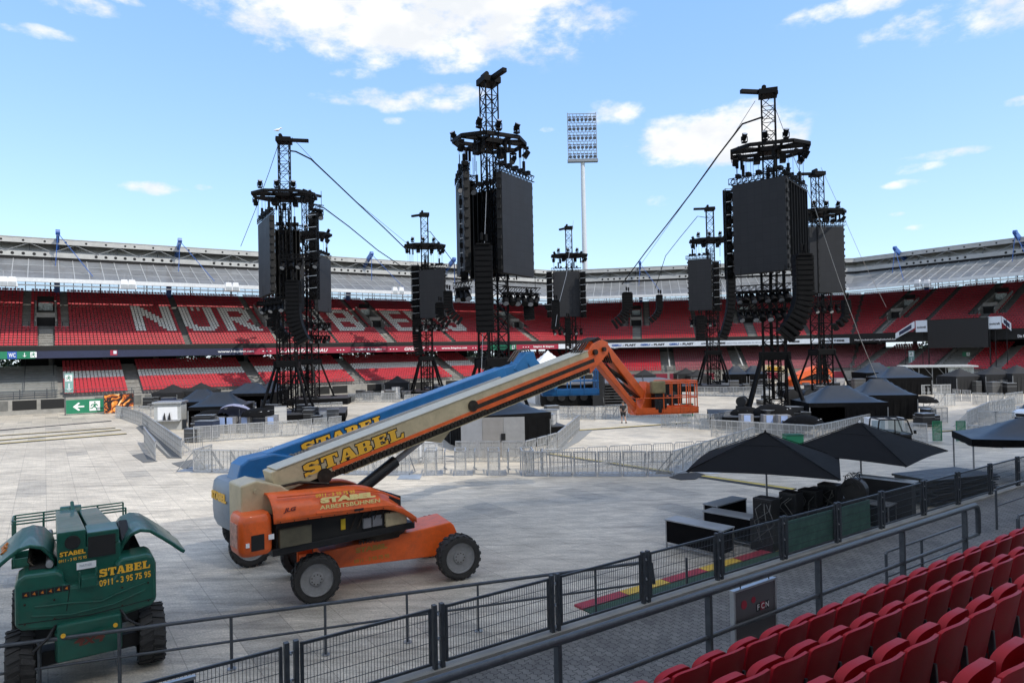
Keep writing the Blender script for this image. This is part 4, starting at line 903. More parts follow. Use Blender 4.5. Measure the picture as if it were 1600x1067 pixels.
# ---- sign hanging on the thick handrail
sS = s_at(1152, q1 + .1); sE = s_at(1216, q1 + .1); o0 = mN @ Vector((sS, q1 - .05, 2.3)); wd = (sE - sS)
r = empty('hanging_sign', o0, math.atan2(T34.y, T34.x), 'grey framed sign with small red emblems and the letters FCN, hung on the thick handrail', 'sign')
zt_ = .90; hb = .78
MB().bb((0, -.02, zt_ - hb), (wd, .02, zt_)).build('panel', M('sign_dark_grey', (.10, .095, .10), .5, var=.1), r)
b = MB(); 
for (x0, z0, x1, z1) in ((-.02, zt_ - hb, .012, zt_), (wd - .012, zt_ - hb, wd + .02, zt_), (-.02, zt_, wd + .02, zt_ + .025), (-.02, zt_ - hb - .02, wd + .02, zt_ - hb)): b.bb((x0, -.03, z0), (x1, .03, z1))
b.build('frame', ALU, r)
for x in (wd * .18, wd * .88): MB().path([(x, 0, zt_), (x, 0, zt_ + .06), (x, .03, zt_ + .1), (x, 0, zt_ + .13)], .008, 6).build('hook', BLACK, r)
RB = M('emblem_red', (.35, .02, .04), .5)
# the picture side faces the seats (towards -q in this frame is the pitch; the camera sees the stand side)
for x, z, rr in ((.22, .72, .055), (.45, .74, .04)):
    MB().cyl((wd * x, -.021, z), (wd * x, -.026, z), rr, 16).build('emblem', RB, r)
for k, (ch, bg_) in enumerate((('F', INK), ('C', RB), ('N', INK))):
    x = wd * (.56 + k * .11); MB().bb((x - wd * .05, -.024, .58), (x + wd * .05, -.021, .68)).build('letter_block', bg_, r); text(ch, 'lettering', LWHITE, (x, -.026, .63), (1, 0, 0), (0, 0, 1), .07, bold=.01, parent=r, extr=.001)
# ---- foreground tip-up seats
def seat_shell(w_, h, t, top_r, dish, lean, ny=7, nz=9):
    """rounded shell standing in the x-z plane, bowed front to back"""
    rows_f = []; rows_b = []
    for j in range(nz + 1):
        v = math.sin(j / nz * math.pi / 2) ** 1.15; z = v * h
        hw = w_ / 2 * (.86 + .14 * math.sin(min(1, v * 1.6) * math.pi / 2))
        if v > 1 - top_r: u_ = (v - (1 - top_r)) / top_r; hw *= max(0.0, 1 - u_ ** 3) ** .5 * .9 + .1
        rf = []; rb = []
        for i in range(ny + 1):
            x = -hw + 2 * hw * i / ny; y = dish * (2 * x / w_) ** 2 + lean * v
            rf.append(Vector((x, y - t / 2, z))); rb.append(Vector((x, y + t / 2, z)))
        rows_f.append(rf); rows_b.append(rb)
    return rows_f, rows_b
def shell_mesh(mb, rf, rb, off=(0, 0, 0)):
    off = Vector(off); nz = len(rf); ny = len(rf[0]); vs = [p + off for r in rf for p in r] + [p + off for r in rb for p in r]; o = nz * ny; fs = []
    for j in range(nz - 1):
        for i in range(ny - 1):
            a = j * ny + i; fs.append((a, a + 1, a + ny + 1, a + ny)); fs.append((o + a, o + a + ny, o + a + ny + 1, o + a + 1))
    for j in range(nz - 1): a = j * ny; fs.append((a, a + ny, o + a + ny, o + a)); a = j * ny + ny - 1; fs.append((a, o + a, o + a + ny, a + ny))
    for i in range(ny - 1): fs.append((i, o + i, o + i + 1, i + 1)); a = (nz - 1) * ny + i; fs.append((a, a + 1, o + a + 1, o + a))
    mb._add(vs, fs)
SEATR = M('seat_red_gloss', (.32, .007, .014), .5, var=.16, scale=2.5, bump=.03, bscale=90, spec=.25, grime=.18)
def make_seat():
    r = empty('stadium_seat', (0, 0, 0), 0, 'x', 'seat')
    b = MB(); rf, rb = seat_shell(.465, .56, .03, .10, -.045, .12, 14, 18); shell_mesh(b, rf, rb, (0, 0, .32))
    b.build('backrest', SEATR, r, smooth=True, bevel=.006)
    b = MB(); rf, rb = seat_shell(.43, .42, .07, .36, -.04, .02, 12, 18); shell_mesh(b, rf, rb, (0, -.13, .37))
    b.build('seat_pan', SEATR, r, smooth=True, bevel=.012)
    b = MB(); b.bb((-.2, -.16, .36), (.2, .02, .44)); b.bb((-.16, -.2, .33), (.16, -.05, .40)); b.build('hinge_box', M('seat_black', (.012, .012, .013), .5), r, bevel=.01)
    b = MB(); b.bar((-.235, .06, 0), (-.235, .03, .62), .03, .05); b.bar((.0, .12, .02), (.0, .05, .40), .05, .03); b.build('bracket', RAILP, r, bevel=.004)
    return r
s0seat = make_seat(); first = True; NEAR = []
rowname = {0: 'front row by the thick handrail', 1: 'second row from the handrail', 2: 'third row from the handrail', 3: 'fourth row from the handrail', 4: 'fifth row from the handrail'}
for k in range(5):
    q = -4.14 + .82 * k; z = RW0 + .02 + .32 * k
    s = 2.0 + .5 * 0
    smax = 13.5
    off = [0.11, .32, .18, .02, .27][k]
    while s < smax:
        ss = s + off; p = mN @ Vector((ss, q, z)); d = p + Vector((0, 0, .8)) - EYE; f = d.dot(_F)
        if f > .4:
            px = d.dot(_Rt) / f * FPX + CX; py = CY - d.dot(_Up) / f * FPX
            if 880 < px < 1690 and py < 1135:
                o = s0seat if first else copy_tree(s0seat); first = False
                o.location = p; o.rotation_euler = (0, 0, math.atan2(T34.y, T34.x) + R(180))
                o.rotation_euler = (0, 0, math.atan2(T34.y, T34.x) + R(180) + 0)
                tag(o, 'red tip-up seat in the ' + rowname[k], 'seat', 'foreground seats, ' + rowname[k]); NEAR.append(o)
        s += .5
# seat fronts look at the pitch: local -y must point to -N34
# ================================================================= boom lifts
def wheel(parent, x, y, r=.61, w_=.42, side=-1, rz=0.0, name='wheel'):
    """tyre with lugs, rim and hub; y axis is the axle; side=-1: hub faces -y"""
    e = bpy.data.objects.new(name, None); COL.objects.link(e); e.parent = parent; e.location = (x, y, r); e.rotation_euler = (0, 0, rz)
    b = MB(); prof = [(-w_ / 2, r * .68), (-w_ / 2, r * .88), (-w_ * .42, r * .95), (w_ * .42, r * .95), (w_ / 2, r * .88), (w_ / 2, r * .68)]
    n = 36; rows = []
    for k in range(n + 1):
        a = 2 * math.pi * k / n; rows.append([Vector((q * math.cos(a), y_, q * math.sin(a))) for y_, q in prof])
    b.grid(rows)
    for k in range(20):
        a = 2 * math.pi * k / 20
        for sg in (-1, 1):
            a2 = a + (0 if sg < 0 else math.pi / 20)
            p = Vector((r * .97 * math.cos(a2), sg * w_ * .02, r * .97 * math.sin(a2))); q = Vector((r * .95 * math.cos(a2 + .13), sg * w_ * .49, r * .95 * math.sin(a2 + .13)))
            b.bar(p, q, .085, .038, up=(math.cos(a2), 0, math.sin(a2)))
    b.build('tyre', TYRE, e, smooth=False)
    b = MB(); s = side
    rr = [(.70, .40), (.66, .47), (.62, .30), (.30, .24), (.26, .34), (.12, .36), (0.001, .36)]
    rows = [[Vector((r * q * math.cos(2 * math.pi * k / 28), s * w_ * d, r * q * math.sin(2 * math.pi * k / 28))) for q, d in rr] for k in range(29)]
    b.grid(rows)
    b.build('rim', HUB, e, smooth=True)
    b = MB()
    for k in range(9): a = 2 * math.pi * k / 9; b.cyl((r * .2 * math.cos(a), s * w_ * .33, r * .2 * math.sin(a)), (r * .2 * math.cos(a), s * w_ * .37, r * .2 * math.sin(a)), .017, 6)
    b.build('wheel_nuts', GREASE, e)
    return e
def chassis_part(root, mat, az, hb=1.9, tr=1.15, zlo=.5, zhi=1.42, R_=.61):
    """az: chassis heading relative to root"""
    e = bpy.data.objects.new('chassis', None); COL.objects.link(e); e.parent = root; e.rotation_euler = (0, 0, az)
    b = MB(); b.ext([(-1.7, -.62, zlo + .1), (1.55, -.62, zlo + .02), (2.15, -.62, zlo + .45), (2.0, -.62, zhi - .1), (1.9, -.62, zhi), (.3, -.62, zhi - .18), (-1.7, -.62, zhi - .35)], (0, 1.24, 0)); b.build('frame', mat, e, bevel=.03)
    for x in (-hb, hb):
        b = MB(); b.bb((x - .16, -tr + .15, .42), (x + .16, tr - .15, .72)); 
        for y in (-tr + .35, tr - .35): b.bb((x - .2, y - .12, .3), (x + .2, y + .12, .95))
        b.build('axle', mat, e, bevel=.02)
    wheel(e, -hb, -tr, R_, side=-1); wheel(e, hb, -tr, R_, side=-1); wheel(e, -hb, tr, R_, side=1); wheel(e, hb, tr, R_, side=1)
    return e
VS = 1.0
def boom_beam(mb, p0, p1, w_, v0, v1, side=None, proud=0.0):
    """box along p0->p1 (top line, local xz plane y=0); v measured down from the top line"""
    d = (p1 - p0).normalized(); dn = Vector((d.z, 0, -d.x)) if d.x > 0 else Vector((-d.z, 0, d.x))
    if dn.z > 0: dn = -dn
    v0 *= VS; v1 *= VS
    a, b_, c, e = p0 + dn * v0, p1 + dn * v0, p1 + dn * v1, p0 + dn * v1
    y = w_ / 2 + proud
    mb.ext([Vector((q.x, -y, q.z)) for q in (a, b_, c, e)], (0, 2 * y, 0))
def along(p0, p1, t, v=0.0):
    d = (p1 - p0).normalized(); dn = Vector((d.z, 0, -d.x)); 
    if dn.z > 0: dn = -dn
    return p0 + d * t + dn * v * VS, d, dn
def chain(mb, p0, p1, t0, t1, v, y, wd=.075, link=.11):
    t = t0
    while t < t1:
        c, d, dn = along(p0, p1, t, v); c = Vector((c.x, y, c.z)); e_ = c + d * link * .78
        mb.bar(c, e_, .03, wd, up=(-dn)); t += link
# ---------------------------------------------------------------- orange lift
W1 = Vector((-5.05, 17.25, 0)); dch = R(24.6)
Cc = W1 + Vector((math.cos(dch), math.sin(dch), 0)) * 1.9 + Vector((-math.sin(dch), math.cos(dch), 0)) * 1.2
AZ = R(39)
root = empty('boom_lift', Cc, AZ, 'orange and cream telescopic boom lift with an orange basket hanging over the arena floor', 'boom lift')
ch = chassis_part(root, ORANGE, dch - AZ, 1.9, 1.2, .5, 1.42)
text('STABEL', 'lettering', M('dull_gold', (.40, .22, .03), .5), (-.35, -.626, 1.0), (1, 0, .03), (0, 0, 1), .14, .85, .05, 0, ch, .003)
text('0911 - 3 95 75 95', 'lettering', M('dull_gold', (.4, .22, .03)), (-.35, -.626, .72), (1, 0, .03), (0, 0, 1), .10, .95, .02, 0, ch, .003)
text('STAPLER', 'lettering', INK, (-.35, -.626, 1.19), (1, 0, .03), (0, 0, 1), .09, .7, .03, 0, ch, .003)
# turntable in boom frame: x along the boom, y away from the camera
MB().cyl((0, 0, 1.2), (0, 0, 1.5), .75, 28).build('turntable', GREASE, root, smooth=True)
b = MB(); b.bb((-3.3, -.95, 1.42), (.6, .95, 1.6)); b.build('deck', BLACK, root, bevel=.02)
def hood(sg, mat, x0=-3.34, x1=.52):
    b = MB(); n = 26; rows = []; rin = []
    for i in range(n + 1):
        u = i / n; x = x0 + (x1 - x0) * u
        zt = 2.86 - .2 * u - (.85 * max(0, (u - .58) / .42) ** 1.9)
        zb = 2.25 - .14 * u - (.48 * max(0, (u - .70) / .30) ** 2)
        prof = [(.38, zt - .02), (.62, zt + .02), (.86, zt - .05), (1.02, zt - .2), (1.10, (zt + zb) / 2), (1.14, zb + .12), (1.16, zb)]
        rows.append([Vector((x, sg * y, z)) for y, z in prof])
    b.grid(rows); o = b.build('hood', mat, root, smooth=True, solid=.05); return o
hd = hood(-1, ORANGE); hood(1, ORANGE)
# hood details: pressed ribs and handle
b = MB(); b.path([(-2.3, -1.165, 2.33), (-1.4, -1.165, 2.29), (-.5, -1.165, 2.24), (-.1, -1.14, 2.18)], .03, 8); b.path([(-3.2, -1.0, 2.84), (-2.2, -1.0, 2.78), (-1.1, -1.0, 2.72), (-.4, -1.0, 2.55), (.1, -1.02, 2.3)], .022, 8); b.build('hood_rib', ORANGE, hd, smooth=True)
MB().bb((-1.3, -1.2, 2.22), (-1.05, -1.16, 2.28)).build('hood_handle', INK, hd)
text('0911 - 3 95 75 95', 'lettering', YEL, (-1.75, -1.075, 2.72), (1, 0, -.04), (0, .35, 1), .085, 1.05, .03, 0, hd, .004)
text('STABEL', 'lettering', M('letter_cream', (.75, .6, .22), .5), (-1.42, -1.115, 2.585), (1, 0, -.04), (0, .35, 1), .14, 1.5, .07, 0, hd, .004)
text('ARBEITSBÜHNEN', 'lettering', M('letter_cream', (.75, .6, .22)), (-1.38, -1.145, 2.43), (1, 0, -.04), (0, .2, 1), .12, 1.65, .02, 0, hd, .004)
text('JLG', 'lettering', M('badge_dark', (.12, .01, .01), .5), (-2.95, -1.15, 2.52), (1, 0, .02), (0, .2, 1), .12, .32, .03, .3, hd, .004)
b = MB(); b.path([(-1.35, -1.17, 2.16), (-1.35, -1.13, 2.4), (-1.35, -1.03, 2.66), (-1.35, -.8, 2.74)], .008, 5); b.path([(-3.3, -1.17, 2.3), (-2.0, -1.175, 2.24), (-.9, -1.17, 2.17)], .007, 5); b.build('hood_seam', DARK, hd)
b = MB()
for k in range(9): x_ = -3.2 + k * .34; b.cyl((x_, -1.18, 2.27 - k * .012), (x_, -1.2, 2.27 - k * .012), .014, 6)
b.build('hood_bolts', GREASE, hd)
# engine bay under the near hood
b = MB(); b.bb((-3.2, -.9, 1.6), (.2, .9, 2.35)); b.build('engine_bay', DARK, root)
MB().bb((-3.15, -1.0, 1.6), (-2.35, -.7, 2.05)).build('tool_box', M('olive_grey', (.09, .08, .05), .6, var=.3), root, bevel=.02)
b = MB(); b.bb((-.95, -.98, 1.68), (-.72, -.75, 1.94)); b.bb((-.68, -.96, 1.68), (-.4, -.75, 1.96)); b.build('battery', M('battery_grey', (.2, .2, .21), .5), root, bevel=.01)
MB().bb((-1.55, -.93, 1.75), (-1.43, -.91, 2.02)).build('yellow_label', M('label_yellow', (.6, .4, .01), .5), root)
b = MB(); b.cyl((-1.0, -.7, 2.12), (-.3, -.7, 2.12), .14, 14); b.bb((-1.35, -.93, 2.08), (-1.0, -.8, 2.2))
for k in range(7): b.path([(-1.3 + k * .2, -.92, 1.7), (-1.2 + k * .2, -.96, 1.95), (-1.05 + k * .2, -.9, 2.15)], .018, 6)
b.build('engine', GREASE, root, smooth=True)
b = MB(); b.cyl((-.3, -.45, 1.6), (-.3, -.45, 2.1), .45, 20); b.bb((-.3, -.98, 1.6), (.35, -.5, 1.98)); b.build('fuel_tank', CREAM, root, smooth=True, bevel=.04)
# counterweight
b = MB(); rows = []
pr = [(.0, -.02), (.0, .55), (.02, .85), (.1, 1.02), (.28, 1.14)]
for i in range(15):
    a = math.pi * (.5 + i / 14) ; 
    rows.append(None)
def cw(y0, y1, mat, name):
    b = MB(); y0_, y1_ = sorted((y0, y1)); n = 8; R0 = .3
    out_ = []
    for (sc, z) in ((.86, 1.56), (.95, 1.6), (1.0, 1.7), (1.0, 2.32), (.97, 2.42), (.86, 2.5)):
        cx, cy = -3.70, (y0_ + y1_) / 2; hx, hy = .38 * sc, (y1_ - y0_) / 2 * sc; ring = []
        for (sx, sy) in ((-1, -1), (1, -1), (1, 1), (-1, 1)):
            for k in range(5):
                a = {(-1, -1): math.pi, (1, -1): 1.5 * math.pi, (1, 1): 0, (-1, 1): .5 * math.pi}[(sx, sy)] + k / 4 * math.pi / 2
                rr = .22 * sc; ring.append(Vector((cx + sx * (hx - rr) + rr * math.cos(a), cy + sy * (hy - rr) + rr * math.sin(a), z)))
        out_.append(ring + [ring[0]])
    b.grid(out_); b._add(out_[0][:-1], [tuple(range(20))]); b._add(out_[-1][:-1], [tuple(range(20))])
    return b.build(name, mat, root, smooth=True)
cwo = cw(-1.12, -.1, ORANGE, 'counterweight')
MB().bb((-3.86, -1.135, 1.7), (-3.56, -1.115, 2.06)).build('grille', DARK, cwo)
b = MB(); b.bb((-3.46, -1.135, 1.9), (-3.33, -1.12, 2.02)); b.bb((-3.98, -1.13, 1.8), (-3.9, -1.11, 1.9)); b.build('sticker', LWHITE, cwo)
b = MB(); b.bb((-4.1, -.85, 1.75), (-4.08, -.35, 2.3)); b.build('decal', M('decal_pink', (.55, .3, .22), .5, var=.5, scale=8), cwo)
# boom: top line from p0 to p1
VS = .74
p0 = Vector((-3.55, 0, 3.22)); p1 = Vector((8.5, 0, 6.27)); bw = .62
# rear upright that carries the boom pin
b = MB(); b.ext([(-3.88, -.5, 1.75), (-3.88, -.5, 3.12), (-3.5, -.5, 3.2), (-2.9, -.5, 3.0), (-2.45, -.5, 2.65), (-2.6, -.5, 1.5)], (0, .95, 0)); b.build('boom_upright', CREAM, root, bevel=.04)
b = MB(); b.cyl((-3.55, -.54, 2.95), (-3.55, .5, 2.95), .05, 14); b.path([(-3.1, -.5, 2.2), (-3.1, -.58, 2.35), (-3.1, -.58, 2.72), (-3.12, -.5, 2.8)], .018, 8); b.build('pin', CREAM, root, smooth=True)
b = MB(); boom_beam(b, p0 + Vector((.45, 0, .1)), along(p0, p1, 12.0)[0], bw, 0, .80); bm_ = b.build('boom', CREAM, root, bevel=.02)
b = MB(); boom_beam(b, along(p0, p1, .6)[0], along(p0, p1, 12.0)[0], bw, -.03, .0, proud=.03); b.build('top_flange', M('cream_flange', (.5, .46, .36), .5), bm_)
b = MB(); boom_beam(b, along(p0, p1, 2.0)[0], along(p0, p1, 12.3)[0], bw, .62, .75, proud=.02); b.build('orange_stripe', ORANGE, bm_)
b = MB(); boom_beam(b, along(p0, p1, 1.7)[0], along(p0, p1, 12.1)[0], bw - .1, .80, 1.02); b.build('cable_track', GREASE, bm_)
b = MB(); chain(b, p0, p1, 1.8, 11.9, .88, -.30, .16, .13); b.build('drag_chain', GREASE, bm_)
b = MB(); boom_beam(b, along(p0, p1, 2.3)[0], along(p0, p1, 11.8)[0], bw, 1.03, 1.055, proud=.0); b.build('track_edge', CREAM, bm_)
c_, d_, dn_ = along(p0, p1, 1.75, .82); MB().cyl((c_.x, -.36, c_.z), (c_.x, .3, c_.z), .2, 18).build('track_roller', GREASE, bm_, smooth=True)
c_, d_, dn_ = along(p0, p1, 6.75, .43)
b = MB(); b.cyl((c_.x, -.37, c_.z), (c_.x, .3, c_.z), .17, 18); b.build('slot_roller', GREASE, bm_, smooth=True)
b = MB(); boom_beam(b, along(p0, p1, 6.9)[0], along(p0, p1, 12.2)[0], bw, .30, .44, proud=.03); boom_beam(b, along(p0, p1, 7.2)[0], along(p0, p1, 12.3)[0], bw, .62, .80, proud=.025); b.build('inner_boom_rail', ORANGE, bm_)
b = MB(); boom_beam(b, along(p0, p1, 6.7)[0], along(p0, p1, 12.2)[0], bw, .44, .62, proud=.028); b.build('boom_slot', GREASE, bm_)
b = MB(); boom_beam(b, along(p0, p1, 11.2)[0], along(p0, p1, 12.75)[0], bw - .08, .02, .72); b.build('inner_boom', ORANGE, bm_, bevel=.02)
# STABEL on the near side of the boom (side facing -y)
c_, d_, dn_ = along(p0, p1, 1.25, .60); slab_word('STABEL', 'lettering', 'lettering_outline', (c_.x, -bw / 2 - .002, c_.z), d_, -dn_, .32, 3.05, bm_, YEL, INK, .004, 0, .085)
# lift cylinder
a_ = Vector((-.9, 0, 2.3)); c2, _, _ = along(p0, p1, 5.3, .95)
b = MB(); b.cyl(a_, a_ + (c2 - a_) * .55, .17, 16); b.build('lift_cylinder', BLACK, root, smooth=True)
b = MB(); b.cyl(a_ + (c2 - a_) * .5, c2, .09, 14); b.build('piston_rod', HUB, root, smooth=True)
q_ = [along(p0, p1, 4.6, .9)[0], along(p0, p1, 6.2, .9)[0], along(p0, p1, 5.5, 1.45)[0]]; b = MB(); b.ext([Vector((q.x, -.12, q.z)) for q in q_], (0, .24, 0)); b.build('cylinder_bracket', CREAM, bm_, bevel=.01)
# cable hoses over the turntable
b = MB()
for k in range(5): b.path([(-3.3, -.34 + k * .1, 2.6), (-3.0, -.38 + k * .1, 2.95), (-2.4, -.38 + k * .1, 3.0), (-1.6, -.34 + k * .1, 2.85)], .035, 8)
b.build('hoses', GREASE, root, smooth=True)
# boom head, jib, platform
hx = along(p0, p1, 12.6, .28)[0]
b = MB()
for y in (-.3, .22): b.ext([hx + Vector((-.75, y, -.1)), hx + Vector((-.35, y, .3)), hx + Vector((.1, y, .45)), hx + Vector((.42, y, .35)), hx + Vector((.45, y, -.02)), hx + Vector((.1, y, -.3)), hx + Vector((-.5, y, -.75))], (0, .08, 0))
b.build('boom_head', ORANGE, root, bevel=.015)
b = MB()
for k in range(5): b.path([hx + Vector((-1.0, -.3 + k * .12, -.05)), hx + Vector((-.6, -.3 + k * .12, .38)), hx + Vector((-.1, -.28 + k * .12, .52)), hx + Vector((.35, -.25 + k * .12, .3)), hx + Vector((.7, -.2 + k * .1, -.4))], .03, 8)
b.cyl(hx + Vector((-.3, -.4, .0)), hx + Vector((-.3, .4, 0)), .1, 12); b.cyl(hx + Vector((.15, -.4, .1)), hx + Vector((.15, .4, .1)), .08, 12)
b.build('hose_loop', GREASE, root, smooth=True)
b = MB(); b.cyl(hx + Vector((-1.1, -.15, -.75)), hx + Vector((-.2, -.15, -.35)), .1, 12); b.cyl(hx + Vector((-1.3, .15, -.85)), hx + Vector((-.3, .15, -.45)), .12, 12); b.build('slave_cylinder', ORANGE, root, smooth=True)
jb = Vector((hx.x + 2.4, 0, 4.0))
j0 = hx + Vector((.3, 0, .15)); d = (jb - j0).normalized(); nn = Vector((d.z, 0, -d.x)) 
if nn.x < 0: nn = -nn
b = MB(); 
b.ext([j0 + nn * -.05 + Vector((0, -.16, 0)), j0 + nn * .28 + Vector((0, -.16, 0)), jb + nn * .28 + Vector((0, -.16, .35)), jb + nn * .02 + Vector((0, -.16, .25))], (0, .32, 0))
b.build('jib_arm', ORANGE, root, bevel=.02)
b = MB(); b.ext([j0 + nn * -.42 + Vector((0, -.13, -.25)), j0 + nn * -.22 + Vector((0, -.13, -.2)), jb + nn * -.12 + Vector((0, -.13, 0)), jb + nn * -.34 + Vector((0, -.13, .05))], (0, .26, 0)); b.build('jib_link', ORANGE, root, bevel=.02)
b = MB(); b.cyl(j0 + nn * -.12 + Vector((0, 0, -.4)), jb + nn * -.1 + Vector((0, 0, .7)), .075, 12); 
for k in range(3): b.path([j0 + nn * (-.1) + Vector((0, -.1 + .1 * k, -.2)), (j0 + jb) / 2 + nn * (-.2) + Vector((0, -.1 + .1 * k, 0)), jb + nn * (-.1) + Vector((0, -.1 + .1 * k, .4))], .02, 6)
b.build('jib_cylinder', GREASE, root, smooth=True)
b = MB(); b.ext([jb + Vector((-.35, -.2, -.3)), jb + Vector((.55, -.2, -.3)), jb + Vector((.6, -.2, .6)), jb + Vector((.25, -.2, .95)), jb + Vector((.05, -.2, .2))], (0, .4, 0)); b.cyl(jb + Vector((.45, 0, -.3)), jb + Vector((.45, 0, .9)), .14, 14); b.build('rotator', ORANGE, root, bevel=.02)
pc = Cc + Matrix.Rotation(AZ, 3, 'Z') @ jb
def platform(root, ctr, rz, mat, zf, Lx=2.44, Ly=.95, hgt=1.1, box=True, x0=None):
    """basket in the root's frame"""
    e = bpy.data.objects.new('basket', None); COL.objects.link(e); e.parent = root; e.location = (ctr.x, ctr.y, zf); e.rotation_euler = (0, 0, rz)
    hx_, hy_ = Lx / 2, Ly / 2
    b = MB(); b.bb((-hx_, -hy_, 0), (hx_, hy_, .05)); b.bb((-hx_, -hy_, -.02), (hx_, -hy_ + .04, .24)); b.bb((-hx_, hy_ - .04, -.02), (hx_, hy_, .24)); b.bb((-hx_, -hy_, -.02), (-hx_ + .04, hy_, .24)); b.bb((hx_ - .04, -hy_, -.02), (hx_, hy_, .24)); b.build('floor_tray', mat, e, bevel=.01)
    b = MB(); r_ = .022
    xs = x0 if x0 is not None else -hx_
    for z in (hgt, hgt - .08, .6):
        b.path([(xs, -hy_, z), (hx_ - .1, -hy_, z), (hx_ - .02, -hy_ + .08, z), (hx_ - .02, hy_ - .08, z), (hx_ - .1, hy_, z), (xs, hy_, z)], r_, 8)
    n = 4
    for k in range(n + 1):
        x = xs + (hx_ - xs - .06) * k / n
        for y in (-hy_, hy_): b.cyl((x, y, .05), (x, y, hgt), r_ * 1.1, 8)
    b.cyl((hx_ - .02, -.2, .05), (hx_ - .02, -.2, hgt), r_, 8); b.cyl((hx_ - .02, .2, .05), (hx_ - .02, .2, hgt), r_, 8)
    if x0 is not None:
        for z in (.6,): b.path([(xs, -hy_, z), (-hx_, -hy_, z), (-hx_, hy_, z), (xs, hy_, z)], r_, 8)
        for y in (-hy_, hy_): b.cyl((-hx_ + .02, y, .05), (-hx_ + .02, y, .62), r_, 8)
    b.build('guard_rails', mat, e, smooth=True)
    return e
pf = platform(root, Vector((jb.x + .95, jb.y - .36, 0)), R(9) - AZ, ORANGE, jb.z - .28, 2.5, 1.0, 1.22, x0=-.15)
b = MB(); b.bb((-.65, -.62, .78), (-.1, -.35, 1.25)); b.build('control_cover', M('cover_tan', (.22, .18, .09), .7, var=.3), pf, bevel=.05)
b = MB(); b.bb((-.5, -.5, .15), (-.02, -.1, .78)); b.cyl((-.3, -.45, .05), (-.3, -.45, .5), .09, 12); b.bb((.15, -.45, .3), (.3, -.2, .7)); b.build('valve_block', BLACK, pf, bevel=.02)
# ---------------------------------------------------------------- blue lift (parallel, behind)
Cb = Vector((-5.9, 23.0, 0)); AZB = R(41)
root = empty('boom_lift', Cb, AZB, 'blue telescopic boom lift with a grey counterweight, standing behind the orange one', 'boom lift')
chassis_part(root, LBLUE, R(-14), 1.9, 1.2, .5, 1.4).location = (-1.1, 0, 0)
b = MB(); b.bb((-2.4, -1.0, 1.25), (1.5, 1.0, 1.5)); b.bb((-2.2, -1.05, 1.5), (-.6, -.5, 2.1)); b.bb((-2.2, .5, 1.5), (-.6, 1.05, 2.1)); b.build('body', LBLUE, root, bevel=.08)
def cw2():
    b = MB(); out_ = []
    for (sc, z) in ((.70, 1.05), (.88, 1.12), (.97, 1.3), (1.0, 1.6), (1.0, 2.2), (.96, 2.42), (.86, 2.52)):
        ring = []; cx, hx, hy = -3.1, .8 * sc, 1.2 * sc
        for k in range(28):
            a = 2 * math.pi * k / 28; cs, sn = math.cos(a), math.sin(a); ring.append(Vector((cx + hx * math.copysign(abs(cs) ** .6, cs), hy * math.copysign(abs(sn) ** .6, sn), z)))
        out_.append(ring + [ring[0]])
    b.grid(out_); b._add(out_[0][:-1], [tuple(range(28))]); b._add(out_[-1][:-1], [tuple(range(28))]); return b.build('counterweight', LGREY, root, smooth=True)
c_ = cw2()
text('STABEL', 'lettering', YEL, (-3.1, -1.215, 2.05), (1, 0, 0), (0, 0, 1), .26, 1.25, .06, 0, c_, .012); text('STABEL', 'lettering', YEL, (-3.91, 0, 2.05), (0, -1, 0), (0, 0, 1), .26, 1.25, .06, 0, c_, .012)
text('A 4x4', 'lettering', M('dark_grey_letter', (.1, .11, .12), .5), (-3.1, -1.215, 1.75), (1, 0, 0), (0, 0, 1), .1, .5, .01, 0, c_, .01)
VS = .82
p0 = Vector((-3.15, 0, 3.1)); p1 = Vector((8.7, 0, 5.95)); bw = .56
b = MB(); b.ext([(-3.6, -.45, 2.25), (-3.4, -.45, 2.95), (-3.15, -.45, 3.12), (-2.4, -.45, 3.2), (-1.5, -.45, 3.0), (-1.6, -.45, 2.5), (-2.4, -.45, 2.2)], (0, .9, 0)); b.build('boom_upright', LBLUE, root, bevel=.06)
b = MB(); boom_beam(b, p0 + Vector((.6, 0, .1)), along(p0, p1, 10.6)[0], bw, 0, .72); bm_ = b.build('boom', LBLUE, root, bevel=.03)
b = MB(); boom_beam(b, along(p0, p1, 1.9)[0], along(p0, p1, 10.2)[0], bw, .36, .45, proud=.12); b.build('cable_tray', M('tray_grey', (.42, .42, .42), .45, .3), bm_)
b = MB(); boom_beam(b, along(p0, p1, 1.5)[0], along(p0, p1, 10.0)[0], bw, .46, .70, proud=.05); b.build('track_channel', M('tray_dark', (.02, .022, .03), .6), bm_)
b = MB(); chain(b, p0, p1, 1.3, 9.8, .66, -.36, .09, .11); chain(b, p0, p1, 1.3, 2.9, .44, -.36, .09, .11)
c0, d0, dn0 = along(p0, p1, 1.3, .55)
for k in range(7): a = math.pi / 2 + k / 6 * math.pi; q = c0 + d0 * (math.cos(a) * .11) + dn0 * (-math.sin(a) * .11); b.bar((q.x - .03, -.36, q.z - .03), (q.x + .03, -.36, q.z + .03), .03, .09)
b.build('drag_chain', M('chain_grey', (.3, .3, .28), .5, .4), bm_)
c_, d_, dn_ = along(p0, p1, 1.7, .60); slab_word('STABEL', 'lettering', 'lettering_outline', (c_.x, -bw / 2 - .002, c_.z), d_, -dn_, .36, 3.2, bm_, YEL, INK, .004, 0, .085)
b = MB(); boom_beam(b, along(p0, p1, 10.3)[0], along(p0, p1, 11.9)[0], bw - .1, .06, .58); b.build('inner_boom', LBLUE, bm_, bevel=.02)
hx = along(p0, p1, 12.0, .15)[0]
